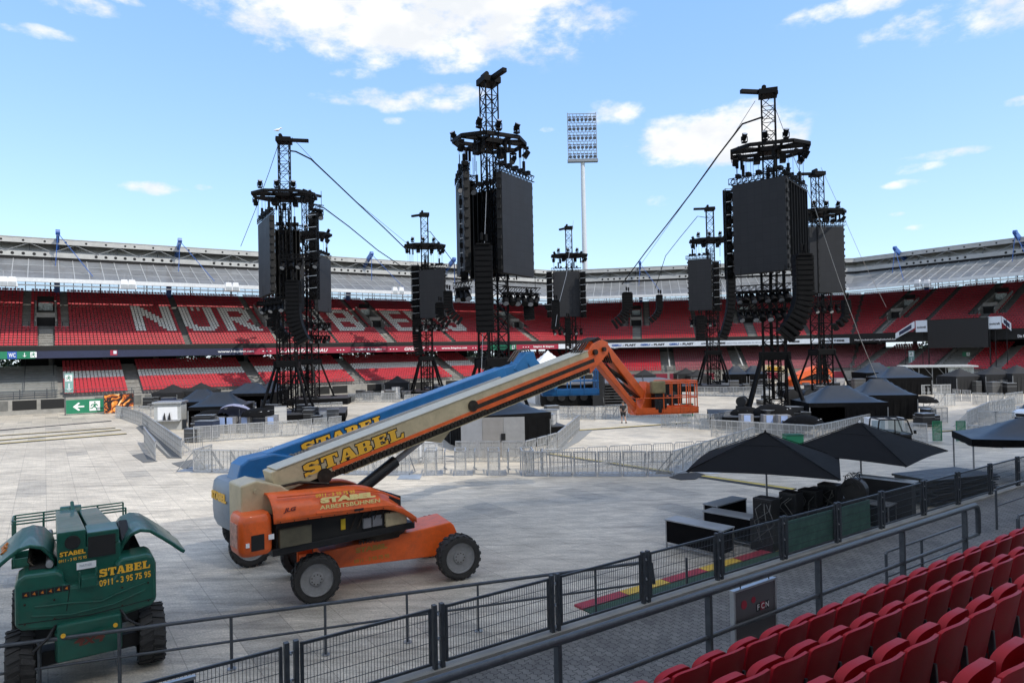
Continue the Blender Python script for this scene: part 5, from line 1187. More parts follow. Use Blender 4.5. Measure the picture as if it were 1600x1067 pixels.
b = MB(); b.ext([hx + Vector((-.9, -.25, -.3)), hx + Vector((-.2, -.25, .35)), hx + Vector((.25, -.25, .4)), hx + Vector((.55, -.25, -.3)), hx + Vector((.2, -.25, -.45)), hx + Vector((-.1, -.25, -.1)), hx + Vector((-.4, -.25, -.6))], (0, .5, 0)); b.build('boom_head', LBLUE, root, bevel=.03)
b = MB()
for k in range(3): b.path([hx + Vector((-.9, -.2 + .15 * k, 0)), hx + Vector((-.5, -.2 + .15 * k, .42)), hx + Vector((0, -.2 + .15 * k, .5)), hx + Vector((.4, -.2 + .15 * k, .1))], .03, 6)
b.build('hose_loop', GREASE, root, smooth=True)
jb = hx + Vector((1.7, 0, -1.2)); b = MB(); b.bar(hx + Vector((.3, 0, 0)), jb, .3, .34); b.build('jib_arm', LBLUE, root, bevel=.02)
pb = platform(root, Vector((jb.x + .9, 0, 0)), R(4) - AZB, LBLUE, jb.z - .35, 2.5, .95, 1.15)
MB().bb((-1.2, -.62, .95), (-.1, -.2, 1.4)).build('control_cover', LBLUE, pb, bevel=.06)
# ---------------------------------------------------------------- green lift, lower left
AZG = R(124)
Cg = P(139, 940, 13.1) + 1.95 * Vector((math.cos(AZG), math.sin(AZG), 0)); Cg.z = 0
root = empty('boom_lift', Cg, AZG, 'dark green boom lift seen from behind with its two side hoods raised', 'boom lift')
e = bpy.data.objects.new('chassis', None); COL.objects.link(e); e.parent = root
b = MB(); b.bb((-1.9, -.55, .55), (1.6, .55, 1.12)); b.bb((-2.1, -.52, .6), (-1.9, .52, 1.3)); b.build('frame', GREEN, e, bevel=.04)
MB().bb((-1.65, -.95, .45), (-1.25, .95, .72)).build('axle', BLACK, e); MB().bb((1.2, -.95, .45), (1.6, .95, .72)).build('axle', BLACK, e)
for x in (-1.45, 1.4):
    for sg in (-1, 1): wheel(e, x, sg * 1.08, .58, .46, sg)
text('4x4', 'lettering', M('faded_red', (.13, .03, .02), .5), (-2.105, 0, .95), (0, -1, 0), (0, 0, 1), .2, .5, .03, .2, e, .004)
b = MB()
for y in (-.42, .42): b.cyl((-2.13, y, 1.1), (-2.10, y, 1.1), .04, 10)
b.build('reflector', YEL, e)
b = MB(); b.bb((-1.7, -.85, .98), (-1.0, .85, 1.4)); b.build('underbody', BLACK, root)
# counterweight: broad rounded slab with a notch for the boom
def rrect(y0, y1, z0, z1, r_, n=6):
    pts = []
    for (cy, cz, a0) in ((y1 - r_, z1 - r_, 0), (y0 + r_, z1 - r_, math.pi / 2), (y0 + r_, z0 + r_, math.pi), (y1 - r_, z0 + r_, 1.5 * math.pi)):
        for k in range(n + 1): a = a0 + k / n * math.pi / 2; pts.append((cy + r_ * math.cos(a), cz + r_ * math.sin(a)))
    return pts
XR = -1.95
prof = [(-1.15, 1.38), (-1.15, 2.1), (-1.1, 2.26), (-1.0, 2.32), (-.52, 2.30), (-.44, 2.2), (-.44, 2.02), (-.36, 1.94), (.30, 1.94), (.38, 2.02), (.40, 2.18), (.48, 2.26), (1.0, 2.28), (1.1, 2.22), (1.15, 2.1), (1.15, 1.38), (1.05, 1.28), (.6, 1.2), (-.6, 1.2), (-1.05, 1.28)]
b = MB(); b.ext([(XR, y, z) for y, z in prof], (.75, 0, 0)); cwg = b.build('counterweight', GREEN, root, bevel=.06)
b = MB(); b.path([(XR - .005, .9, 1.52), (XR - .012, .3, 1.42), (XR - .012, -.4, 1.46), (XR - .005, -.95, 1.62)], .018, 8); b.path([(XR - .005, .85, 1.68), (XR - .012, .3, 1.64), (XR - .012, -.2, 1.56), (XR - .01, -.5, 1.66), (XR - .005, -.95, 1.76)], .016, 8); b.build('pressed_rib', GREEN, cwg, smooth=True)
slab_word('STABEL', 'lettering', 'lettering_outline', (XR - .004, -.17, 2.02), (0, -1, 0), (0, 0, 1), .15, .88, cwg, YEL, M('green_outline', (.004, .05, .035), .5), .003, .03, .01)
text('0911 - 3 95 75 95', 'lettering', YEL, (XR - .008, -.61, 1.91), (0, -1, .02), (0, 0, 1), .125, .88, .025, 0, cwg, .002)
for k in range(6):
    y = .98 - k * .125; MB().bb((XR - .012, y - .055, 1.88), (XR - .004, y + .055, 1.98)).build('warning_sticker', INK, cwg)
    MB().ext([(XR - .015, y - .02, 1.9), (XR - .015, y + .03, 1.92), (XR - .015, y - .01, 1.96)], (.002, 0, 0)).build('warning_symbol', M('sticker_orange', (.5, .15, .01), .5), cwg)
b = MB(); b.bb((XR - .1, -.12, 1.9), (XR + .3, .12, 2.06)); b.cyl((XR - .06, .15, 1.9), (XR - .06, .15, 2.2), .02, 8); b.cyl((XR - .06, -.12, 1.9), (XR - .06, -.12, 2.25), .02, 8); b.build('tow_eye', GREEN, root, bevel=.02)
b = MB()
for y in (-1.0, -.55, .55, 1.0):
    for z in (1.4, 1.75): b.cyl((XR - .02, y, z), (XR + .01, y, z), .02, 8)
b.build('cover_bolts', GREASE, cwg)
b = MB(); b.path([(XR - .006, -1.1, 1.42), (XR - .006, 0, 1.34), (XR - .006, 1.1, 1.42)], .008, 5); b.path([(XR - .006, .30, 1.98), (XR - .006, .36, 1.5)], .007, 5); b.build('cover_seam', DARK, cwg)
b = MB()
for k in range(7): b.bar((XR + .55 + .02 * k, 1.0 - .0 * k, 1.2), (XR + .55, 1.02, 1.4 + .02 * k), .02)
b.path([(-1.9, -.5, 1.35), (-2.08, -.62, 1.15), (-2.0, -.85, .95), (-1.6, -.9, .8)], .028, 6); b.build('hydraulic_hose', BLACK, e, smooth=True); b = MB(); b.path([(-1.9, .5, 1.3), (-2.1, .66, 1.1), (-2.0, .86, .9), (-1.6, .9, .75)], .028, 6); b.build('hydraulic_hose', BLACK, e, smooth=True)
# boom end block standing on the turntable
b = MB(); b.bb((-1.75, -.55, 1.9), (-.8, .5, 2.6)); blk = b.build('boom_mount', GREEN, root, bevel=.03)
b = MB(); b.bb((-1.77, -.52, 2.6), (-1.0, .02, 2.86)); b.build('boom_mount_top', GREEN, blk, bevel=.02)
MB().bb((-1.785, -.46, 2.38), (-1.765, .0, 2.78)).build('rear_opening', DARK, blk)
text('STABEL', 'lettering', YEL, (-1.765, .25, 2.52), (0, -1, .02), (0, 0, 1), .085, .42, .03, 0, blk, .003); text('0911 - 3 95 75 95', 'lettering', YEL, (-1.765, .25, 2.4), (0, -1, .03), (0, 0, 1), .055, .45, .01, 0, blk, .003)
MB().bb((-1.77, -.13, 2.18), (-1.755, .19, 2.31)).build('label_plate', LWHITE, blk); text('PARTNER', 'lettering', M('letter_grey', (.3, .33, .38)), (-1.772, .04, 2.25), (0, -1, 0), (0, 0, 1), .045, .2, .0, 0, blk, .001)
# twin boom beams running away from the camera and sloping down
g0 = Vector((-1.75, 0, 3.28)); g1 = Vector((4.1, 0, 2.72))
def gbeam(y0, y1, name, dz=0.0, x0=-1.75, x1=5.3, dp=.45):
    b = MB(); f = lambda x: 2.88 + dz - (x + 1.75) * .122
    b.ext([(x0, y0, f(x0)), (x1, y0, f(x1)), (x1, y0, f(x1) - dp * .8), (x0, y0, f(x0) - dp)], (0, y1 - y0, 0)); return b.build(name, GREEN, root, bevel=.02)
lb = gbeam(.03, .50, 'lower_boom', .05); ub = gbeam(-.50, -.04, 'upper_boom', 0, -1.0)
MB().cyl((-1.78, .25, 2.72), (-1.74, .25, 2.72), .13, 16).build('boom_bore', DARK, lb)
b = MB(); b.cyl((-1.72, .62, 2.35), (3.0, .62, 2.0), .06, 10); b.cyl((-1.5, .68, 2.2), (1.5, .68, 2.05), .05, 10); b.build('boom_cylinder', HUB, root, smooth=True)
b = MB(); b.cyl((5.4, -.1, 1.95), (5.4, .4, 1.95), .2, 16); b.bb((5.1, -.5, 1.5), (5.55, .5, 1.82)); b.path([(5.0, .1, 2.0), (5.3, .12, 2.25), (5.7, .1, 2.0), (5.7, .1, 1.5)], .05, 8); b.build('boom_knuckle', GREEN, root, bevel=.02)
b = MB()
for k in range(4): b.path([(-1.2, -.58 - .03 * k, 2.1), (-1.3, -.62 - .03 * k, 2.5), (-.9, -.6 - .03 * k, 2.8), (-.2, -.56 - .03 * k, 2.6)], .045, 8)
b.build('hose_bundle', BLACK, root, smooth=True)
pg = platform(root, Vector((6.0, .15, 0)), R(90), GREEN, .62, 2.7, .9, 1.25)
b = MB(); b.ext([(0, y * 0, 0) for y in ()] or [(-.9, -.2, .3), (-.4, -.2, .45), (-.3, .1, .25), (-.8, .1, .2)], (0, 0, .05)); b.build('rag', M('rag_grey', (.3, .33, .36), .9), pg)
# raised gull-wing hoods on both sides
for sg in (-1, 1):
    b = MB(); rows = []
    pts = [(.52, 2.2), (.6, 2.46), (.74, 2.64), (.92, 2.70), (1.1, 2.66), (1.3, 2.5), (1.5, 2.33), (1.68, 2.16), (1.74, 2.12)]
    for x in (-1.5, -1.46, -.4, .5, .9): rows.append([Vector((x, sg * y, z - (.1 if x > .4 else 0))) for y, z in pts])
    b.grid(rows); b.build('side_hood', GREEN, root, smooth=True, solid=.07, bevel=.02)
b = MB(); b.bb((-1.6, .55, 1.4), (1.0, .95, 2.3)); b.cyl((-1.2, .75, 2.0), (-.2, .75, 2.0), .2, 12); b.bb((-1.6, -.95, 1.4), (1.0, -.55, 2.3)); b.build('engine_bay', DARK, root, bevel=.03)
b = MB()
for k in range(8): b.path([(-1.4 + k * .25, .8, 2.2), (-1.35 + k * .25, .95, 2.38), (-1.2 + k * .25, .9, 2.55)], .025, 6)
b.build('hoses', GREASE, root, smooth=True)
# two yellow/orange lettering rows on the left hood
text('JLG 4', 'lettering', M('sticker_orange', (.5, .15, .01)), (-.5, 1.37, 2.5), (-1, 0, 0), (0, -.7, .75), .16, .7, .03, 0, root, .02)
# ================================================================= stage towers
BL2 = M('truss_black', (.0035, .0035, .004), .6, 0, var=.35, spec=.12)
def lattice(mb, cx, cy, wd, z0, z1, bay=1.0, ch=.09, br=.045, faces=(0, 1, 2, 3)):
    h = wd / 2; P4 = [(cx - h, cy - h), (cx + h, cy - h), (cx + h, cy + h), (cx - h, cy + h)]
    for x, y in P4: mb.bar((x, y, z0), (x, y, z1), ch)
    n = max(1, int(round((z1 - z0) / bay))); dz = (z1 - z0) / n
    for f in faces:
        a, b_ = P4[f], P4[(f + 1) % 4]
        for k in range(n):
            za, zb = z0 + k * dz, z0 + (k + 1) * dz
            mb.bar((*a, za), (*b_, za), br); mb.bar((*a, za), (*b_, zb), br)
            if k % 2 == 0: mb.bar((*b_, za), (*a, zb), br)
        mb.bar((*a, z1), (*b_, z1), br)
def htruss(mb, p, q, wd=.4, ch=.05, br=.03, bay=.5):
    p = Vector(p); q = Vector(q); d = q - p; Ln = d.length; d.normalize(); x = d.cross(Vector((0, 0, 1))).normalized() * wd / 2; u = Vector((0, 0, wd / 2))
    for sx in (-1, 1):
        for su in (-1, 1): mb.bar(p + x * sx + u * su, q + x * sx + u * su, ch)
    n = max(1, int(Ln / bay)); 
    for k in range(n):
        a = p + d * (Ln * k / n); c = p + d * (Ln * (k + 1) / n)
        for sx in (-1, 1): mb.bar(a + x * sx - u, c + x * sx + u, br); mb.bar(a + x * sx - u, a + x * sx + u, br)
        mb.bar(a - x + u, c + x + u, br); mb.bar(a - x - u, c + x - u, br)
def spot_geo(mb, c, tilt=0.0, yaw=0.0, k=1.0):
    """moving-head lamp: base, yoke, fat head"""
    m_ = Matrix.Translation(c) @ Matrix.Rotation(yaw, 4, 'Z')
    old = mb.m; mb.m = m_ if old is None else old @ m_
    mb.bb((-.22 * k, -.2 * k, 0), (.22 * k, .2 * k, .14 * k)); mb.bb((-.3 * k, -.06 * k, .12 * k), (-.24 * k, .06 * k, .6 * k)); mb.bb((.24 * k, -.06 * k, .12 * k), (.3 * k, .06 * k, .6 * k))
    d = Vector((0, -math.cos(tilt), math.sin(tilt))); h = Vector((0, 0, .55 * k)); mb.cyl(h - d * .3 * k, h + d * .32 * k, .2 * k, 10, .25 * k); mb.m = old
LENS = M('lens_grey', (.35, .37, .4), .15, .3)
_spot = None
def spotlight(pos, yaw, label, group, up=1, k=1.0, tilt=.9):
    global _spot
    r = bpy.data.objects.new('stage_spotlight', None); COL.objects.link(r); r.location = pos; r.rotation_euler = (0 if up > 0 else math.pi, 0, yaw); r.scale = (k, k, k)
    if _spot is None:
        b = MB(); spot_geo(b, (0, 0, 0), .9); o = b.build('lamp_body', BL2, r, bevel=.02)
        d = Vector((0, -math.cos(.9), math.sin(.9))); h = Vector((0, 0, .55)); b = MB(); b.cyl(h + d * .325, h + d * .335, .2, 12); o2 = b.build('lens', LENS, r); _spot = (o, o2)
    else:
        for q in _spot: c = q.copy(); COL.objects.link(c); c.parent = r
    tag(r, label, 'spotlight', group); return r
def tower(x, Y, rz, where, ring=(6.2, 5.0), arm=1, arm_az=0, ztop=26.6, deck=None, ringx=0.0):
    """a lattice tower with its platform, head frame and hoists"""
    b0 = P(x + 6.5, 600, Y); loc = Vector((b0.x, b0.y, .82))
    r = empty('stage_tower', loc, rz, 'black lattice tower ' + where, 'tower', None); z0 = loc.z
    Z = lambda z: z - z0
    b = MB(); lattice(b, 0, 0, 1.65, 0, Z(12.2), 1.15, .13, .06); lattice(b, 0, 0, .9, 0, Z(5.6), 1.1, .06, .035); b.build('lower_mast', BL2, r)
    b = MB(); lattice(b, 0, 0, 1.0, Z(12.2), Z(ztop - .5), 1.0, .09, .045); b.build('upper_mast', BL2, r)
    b = MB(); 
    for y in (-.95, .95): b.bb((-1.15, y - .08, Z(5.1)), (1.15, y + .08, Z(5.75)))
    for x_ in (-1.0, 1.0): b.bb((x_ - .1, -1.1, Z(5.0)), (x_ + .1, 1.1, Z(5.6)))
    b.build('sleeve', BL2, r, bevel=.03)
    for sx in (-1, 1):
        for sy in (-1, 1):
            b = MB(); b.bar((sx * .9, sy * .9, Z(5.5)), (sx * 2.15, sy * 2.15, .06), .2, .2); b.bb((sx * 2.15 - .3, sy * 2.15 - .3, 0), (sx * 2.15 + .3, sy * 2.15 + .3, .08)); b.build('outrigger', BL2, r)
    b = MB(); b.bb((-.7, -.7, Z(ztop - .55)), (.7, .7, Z(ztop - .1))); 
    a = arm_az; d = Vector((math.cos(a), math.sin(a), 0)); c = Vector((0, 0, Z(ztop - .25))); b.bar(c - d * .8, c + d * 2.3 * arm, .35, .3); b.cyl((-.3, -.4, Z(ztop + .1)), (-.3, .4, Z(ztop + .1)), .18, 10)
    b.build('head_beam', BL2, r, bevel=.02)
    # head frame: chamfered ring with cross beams
    rx, ry = ring[0] / 2, ring[1] / 2; cxm = 1.3; zr = Z(21.7)
    pts = [(-rx + cxm, -ry), (rx - cxm, -ry), (rx, -ry + cxm), (rx, ry - cxm), (rx - cxm, ry), (-rx + cxm, ry), (-rx, ry - cxm), (-rx, -ry + cxm)]
    b = MB()
    for k in range(8):
        p_, q_ = pts[k], pts[(k + 1) % 8]; b.bar((p_[0] + ringx, p_[1], zr), (q_[0] + ringx, q_[1], zr), .2, .26)
    for y in (-.75, .75): b.bar((-rx + ringx, y, zr - .05), (rx + ringx, y, zr - .05), .18, .26)
    for x_ in (-.8, .8): b.bar((x_, -ry, zr + .05), (x_, ry, zr + .05), .18, .24)
    b.bar((-rx + .6 + ringx, -ry + .7, zr), (-.6, -.6, zr + .05), .16); b.bar((rx - .6 + ringx, -ry + .7, zr), (.6, -.6, zr + .05), .16); b.bar((rx - .6 + ringx, ry - .7, zr), (.6, .6, zr + .05), .16); b.bar((-rx + .6 + ringx, ry - .7, zr), (-.6, .6, zr + .05), .16)
    b.bb((-.75, -.75, zr - .2), (.75, .75, zr + .2)); b.bb((-1.2, -.5, zr - .9), (-.7, .5, zr - .4)); b.bb((.75, -.4, zr - 1.0), (1.2, .4, zr - .4))
    b.build('head_frame', BL2, r)
    b = MB(); rn = random.Random(int(x))
    for k in range(14):
        a = rn.uniform(0, 6.28); q = (math.cos(a) * rx * .9 + ringx, math.sin(a) * ry * .9); b.bar((*q, zr), (*q, zr - 2.6), .025)
        if k % 2: b.cyl((*q, zr - .25), (*q, zr - 1.0), .11, 8)
    b.build('hoist_chains', BL2, r)
    b = MB()
    for k in range(5): a = rn.uniform(-.4, .4); c_ = rn.uniform(-.4, .4); b.path([(a, c_, Z(20.5)), (a + .1, c_, Z(15)), (a - .05, c_ + .1, Z(9)), (a, c_, Z(2))], .05, 6)
    b.build('cable_run', BL2, r)
    return r, loc
def screen(xl, xr, Yl, Yr, where, z0=12.0, z1=19.2, back=False, group=None, lean=0.0):
    a = P(xl, 500, Yl); c = P(xr, 500, Yr); a.z = c.z = 0; d = (c - a); wd = d.length; d.normalize(); rz = math.atan2(d.y, d.x)
    r = empty('led_screen', Vector((a.x, a.y, z0)), rz, where, 'screen', group); H = z1 - z0
    sg = 1 if not back else -1         # face looks to -y (camera side) unless back
    yf = -.06 if not back else .34
    b = MB(); b.bb((0, min(yf, yf + sg * .1), 0), (wd, max(yf, yf + sg * .1), H)); b.build('display', SCREEN, r)
    b = MB(); ya, yb = (.06, .4) if not back else (-.14, .22)
    n = 7
    for k in range(n + 1): x = wd * k / n; b.bb((x - .03, ya, 0), (x + .03, yb, H))
    for k in range(9 if not back else 2): z = H * k / (8 if not back else 1); b.bb((0, ya, z - .03), (wd, yb, z + .03))
    if back: b.bb((0, .24, 0), (wd, .3, H))
    for k in range(n):
        for j in range(8):
            if (k * 3 + j) % 2 and not back: b.bb((wd * k / n + .1, ya + .1, H * j / 8 + .15), (wd * (k + 1) / n - .1, yb - .02, H * (j + 1) / 8 - .15))
    for k in range(10):
        z = H * (k + .5) / 10
        for x in (-.08, wd + .08): b.bb((x - .06, 0, z - .12), (x + .06, .3, z + .12))
    b.build('back_frame', SCREENB, r)
    b = MB(); htruss(b, (-.3, .15, H + .35), (wd + .3, .15, H + .35), .45, .05, .035, .45)
    for k in range(5): x = wd * (k + .5) / 5; b.bb((x - .15, -.1, H + .55), (x + .15, .4, H + .85)); 
    for x in (wd * .2, wd * .8): b.cyl((x, .15, H + .6), (x, .15, H + 1.5), .12, 8); b.bar((x, .15, H + 1.4), (x, .15, H + 2.6), .03)
    b.build('hanging_truss', BL2, r)
    b = MB(); rn = random.Random(int(xl)); 
    for k in range(4): x = rn.uniform(.1, .9) * wd; b.path([(x, .45, H), (x + .1, .5, H * .6), (x - .1, .48, H * .3), (x, .45, -.3)], .035, 6)
    b.build('cables', BL2, r)
    return r
def line_array(x, y0, y1, Y, wd, dx, where, group=None, yaw=None, frac=.55, rig=.9):
    """a column of loudspeaker cabinets, its lower part curling forward; dx = how far the foot swings sideways (m)"""
    t = P(x, y0, Y); bt = P(x, y1, Y); H = t.z - bt.z
    r = empty('line_array', t, 0, where, 'loudspeaker', group)
    n = max(8, min(20, int(H / .36))); ch = H / n
    pts = []
    for k in range(n + 1):
        u = k / n; v = max(0, (u - (1 - frac)) / frac); pts.append((dx * v * v, -H * u + .02 * 0))
    for k in range(n):
        (xa, za), (xb, zb) = pts[k], pts[k + 1]; a = math.atan2(xb - xa, za - zb); cx, cz = (xa + xb) / 2, (za + zb) / 2
        b = MB(); b.box((cx, 0, cz), (wd, .75, ch * .93), ry=-a); b.box((cx, -.39, cz), (wd * .86, .04, ch * .6), ry=-a); b.build('cabinet', BL2, r)
    b = MB(); b.bb((-wd * .4, -.5, 0), (wd * .4, .6, .12)); b.bar((-.1, 0, .1), (-.1, 0, rig), .04); b.bar((.2, 0, .1), (.2, 0, rig), .04); b.cyl((-.1, 0, .4), (-.1, 0, .9), .12, 8); b.cyl((.2, 0, .3), (.2, 0, .8), .12, 8); b.build('rigging_frame', BL2, r)
    return r
def strobe_column(x, y0, y1, Y, wd, where):
    t = P(x, y0, Y); bt = P(x, y1, Y); H = t.z - bt.z; r = empty('strobe_column', bt, 0, where, 'lighting column', 'lighting columns beside the screens')
    b = MB(); lattice(b, 0, .1, wd * .9, 0, H, .6, .05, .03, (0, 1, 3)); b.bb((-wd * .45, .3, 0), (wd * .45, .4, H)); b.build('ladder_truss', BL2, r)
    n = max(4, int(H / 1.0))
    for k in range(n):
        z = H * (k + .5) / n; b = MB(); b.cyl((0, -.5, z - .1), (0, .1, z + .05), .24, 10, .15); b.bb((-.3, -.1, z - .2), (.3, 0, z + .2)); b.build('strobe_lamp', BL2, r)
        MB().bar((-wd * .5, -.5, z + .42), (wd * .5, -.5, z + .5), .05, .04).build('side_arm', M('arm_silver', (.45, .46, .47), .3, .8), r)
    return r
def light_bar(xa, xb, y, Ya, Yb, n, where, drop=1, size=1.0):
    a = P(xa, y, Ya); c = P(xb, y, Yb); c.z = a.z; r = empty('light_bar', a, 0, where, 'light bar', 'light bars under the screens'); c = c - a
    b = MB(); htruss(b, (0, 0, 0), c, .42, .05, .035, .45); b.bar(c * .1, c * .1 + Vector((0, 0, 1.6)), .04); b.bar(c * .9, c * .9 + Vector((0, 0, 1.6)), .04); b.build('truss', BL2, r)
    rn = random.Random(int(xa + y))
    for k in range(n):
        p_ = c * ((k + .5) / n); b = MB(); tilt = rn.uniform(-.5, .1); d = Vector((rn.uniform(-.3, .3), -.7, -.8)).normalized(); h = p_ + Vector((0, 0, -.75 * size))
        b.bb(tuple(p_ + Vector((-.2, -.2, -.4))), tuple(p_ + Vector((.2, .2, -.2)))); b.bar(p_ + Vector((-.25, 0, -.3)), h + Vector((-.25, 0, 0)), .05); b.bar(p_ + Vector((.25, 0, -.3)), h + Vector((.25, 0, 0)), .05)
        b.cyl(h - d * .35 * size, h + d * .4 * size, .18 * size, 10, .26 * size); b.build('lamp', BL2, r)
        MB().cyl(h + d * .405 * size, h + d * .42 * size, .21 * size, 12).build('lamp_lens', LENS, r) if k % 2 == 0 else None
    return r
DECKT = M('deck_top', (.035, .036, .04), .55, var=.3, scale=2)
def deck(pts, where, h=.82, cat='stage'):
    """black draped stage platform; pts = ground corners in metres"""
    c = sum((Vector((p[0], p[1], 0)) for p in pts), Vector()) / len(pts); r = empty('stage_platform', c, 0, where, cat); q = [Vector((p[0], p[1], 0)) - c for p in pts]
    MB().ext(q, (0, 0, h - .06)).build('skirt', BLACKC, r); b = MB(); b.ext([p * 1.004 + Vector((0, 0, h - .06)) for p in q], (0, 0, .06)); b.build('deck_boards', DECKT, r); return r
# positions --------------------------------------------------------
TW = [ # x, depth, yaw, words, arm dir, arm azimuth
 (443, 66, R(10), 'nearest on the left, a white seagull on top', 0.2),
 (478, 88, R(-15), 'standing just behind the nearest left one, half hidden by it', 1.0),
 (661, 99, R(12), 'small in the distance, between the blue boom and the red letters', 2.6),
 (766, 50.5, R(28), 'tallest in the picture, rising above the middle of the boom lifts', -1.0),
 (887, 112, R(0), 'farthest one, directly in front of the floodlight mast', 2.2),
 (1109, 99, R(-10), 'to the left of the big dark screen on the right, small', 3.1),
 (1205, 54, R(-18), 'nearest on the right, carrying the biggest dark screen', 3.3),
 (1279, 80, R(8), 'rightmost one, with a light cable across its screen', 3.1)]
TL = []
for i_, (x, Y, rz, wh, aa) in enumerate(TW):
    r, loc = tower(x, Y, rz, wh, arm_az=aa - rz, ring=(5.2, 4.2) if i_ == 3 else (5.7, 4.6), ztop=27.4 if x < 500 else 26.6); TL.append((r, loc, rz))
for i, (x, Y, rz, wh, aa) in enumerate(TW):
    loc = TL[i][1]; m_ = Matrix.Translation(loc) @ Matrix.Rotation(rz, 4, 'Z')
    nm = ['the nearest left tower', 'the half-hidden left tower', 'the distant tower left of centre', 'the tallest tower', 'the farthest tower', 'the small tower right of centre', 'the nearest right tower', 'the rightmost tower'][i]
    for k, (u, v, yw) in enumerate(((-1.9, -2.2, .3), (-.4, -2.3, -.2), (1.1, -2.2, .2), (2.1, 1.5, 1.5), (-2.3, 1.4, -1))):
        p_ = m_ @ Vector((u, v, 21.9 - loc.z)); spotlight(p_, rz + yw, 'spotlight standing on top of ' + nm, 'spotlights on ' + nm, k=.85)
    for k, (u, v) in enumerate(((-2.6, -.6), (2.6, -.9), (2.4, .8))):
        p_ = m_ @ Vector((u, v, 21.45 - loc.z)); spotlight(p_, rz + k, 'spotlight hanging under the top of ' + nm, 'spotlights under ' + nm, up=-1, k=.95)
screen(406, 424, 67.5, 62.8, 'narrow-looking charcoal screen at the left of the nearest left tower', 12.0, 19.2)
screen(432, 470, 69.5, 70.0, 'screen seen from behind the nearest left tower mast', 12.0, 19.0, back=True)
screen(440, 476, 86, 87, 'charcoal screen seen through the mast of the nearest left tower', 11.8, 18.9)
screen(497, 517.5, 84.5, 89, 'charcoal screen right of the two left towers', 11.7, 18.6)
screen(657, 695, 98, 96.5, 'charcoal screen on the distant tower left of centre', 11.2, 18.1)
screen(787, 835, 48.7, 52.4, 'tall grey screen turned to the right on the tallest tower', 11.85, 19.1)
screen(738, 786, 54.5, 52.5, 'screen seen from behind, left of the tallest mast', 12.0, 18.8, back=True)
screen(717, 729, 52.5, 48.2, 'screen seen almost edge-on at the left of the tallest tower', 12.0, 19.0)
screen(866, 907, 110, 110, 'charcoal screen on the farthest tower, below the floodlight mast', 11.6, 18.9)
screen(1077, 1113, 98, 96.5, 'charcoal screen on the small tower right of centre', 11.5, 18.8)
screen(1150, 1233, 54.2, 51.2, 'largest black screen in the picture, on the nearest right tower', 11.9, 19.0)
screen(1235, 1264, 51.6, 56.0, 'black screen back with hanging cables, right of the largest screen', 12.0, 18.8, back=True)
screen(1268, 1322, 79.5, 79.5, 'grey screen at the right with a thin cable crossing it', 12.3, 20.0)
line_array(755, 384, 519, 47.5, 1.25, .05, 'long straight black loudspeaker column in front of the tallest tower')
line_array(826, 470, 500, 51.5, .8, .05, 'short black loudspeaker column below the tilted grey screen')
line_array(458, 440, 536, 62, 1.25, .9, 'long black loudspeaker column of the nearest left tower')
line_array(428, 468, 532, 68, 1.0, 1.4, 'curved black loudspeaker column left of the nearest left mast')
line_array(687, 474, 508, 90, 1.15, 1.3, 'small curved loudspeaker column hanging in front of the white letter G, left one')
line_array(700, 456, 504, 88, 1.15, 1.7, 'small curved loudspeaker column hanging in front of the white letter G, right one')
line_array(651, 500, 555, 98, 1.2, .4, 'loudspeaker column under the distant tower left of centre')
line_array(868, 470, 515, 104, 1.2, -.2, 'loudspeaker column at the lower left of the farthest screen')
line_array(887, 498, 541, 108, .9, 0, 'thin loudspeaker column below the farthest screen')
line_array(1094, 494, 533, 95, 1.2, 0, 'loudspeaker column under the screen right of centre')
line_array(1141, 400, 529, 82, .95, -1.2, 'long slim loudspeaker column between the two right-hand screens')
line_array(1254, 400, 526, 49, 1.3, -1.5, 'long curved loudspeaker column right of the largest screen')
line_array(1322, 470, 513, 76, .8, -1.6, 'small curved loudspeaker column at the right-hand tower')
line_array(980, 458, 508, 100, 1.5, -2.2, 'curved loudspeaker column hanging on a cable over the corner stand, wider one')
line_array(1030, 462, 502, 100, .9, -1.5, 'curved loudspeaker column hanging on a cable over the corner stand, slimmer one')
strobe_column(490, 336, 468, 63.5, .95, 'lighting column with pale side arms on the nearest left tower')
strobe_column(650, 414, 500, 99.5, 1.2, 'lighting column left of the distant screen')
strobe_column(859.5, 424, 496, 109, .9, 'lighting column at the left edge of the farthest screen')
strobe_column(912, 424, 496, 109, .9, 'lighting column at the right edge of the farthest screen')
strobe_column(1121, 408, 486, 97, 1.1, 'lighting column right of the screen on the small right tower')
strobe_column(1141.5, 296, 436, 55, .7, 'lighting column at the left edge of the largest screen')
strobe_column(726, 282, 440, 49.5, .5, 'narrow lighting column beside the edge-on screen')
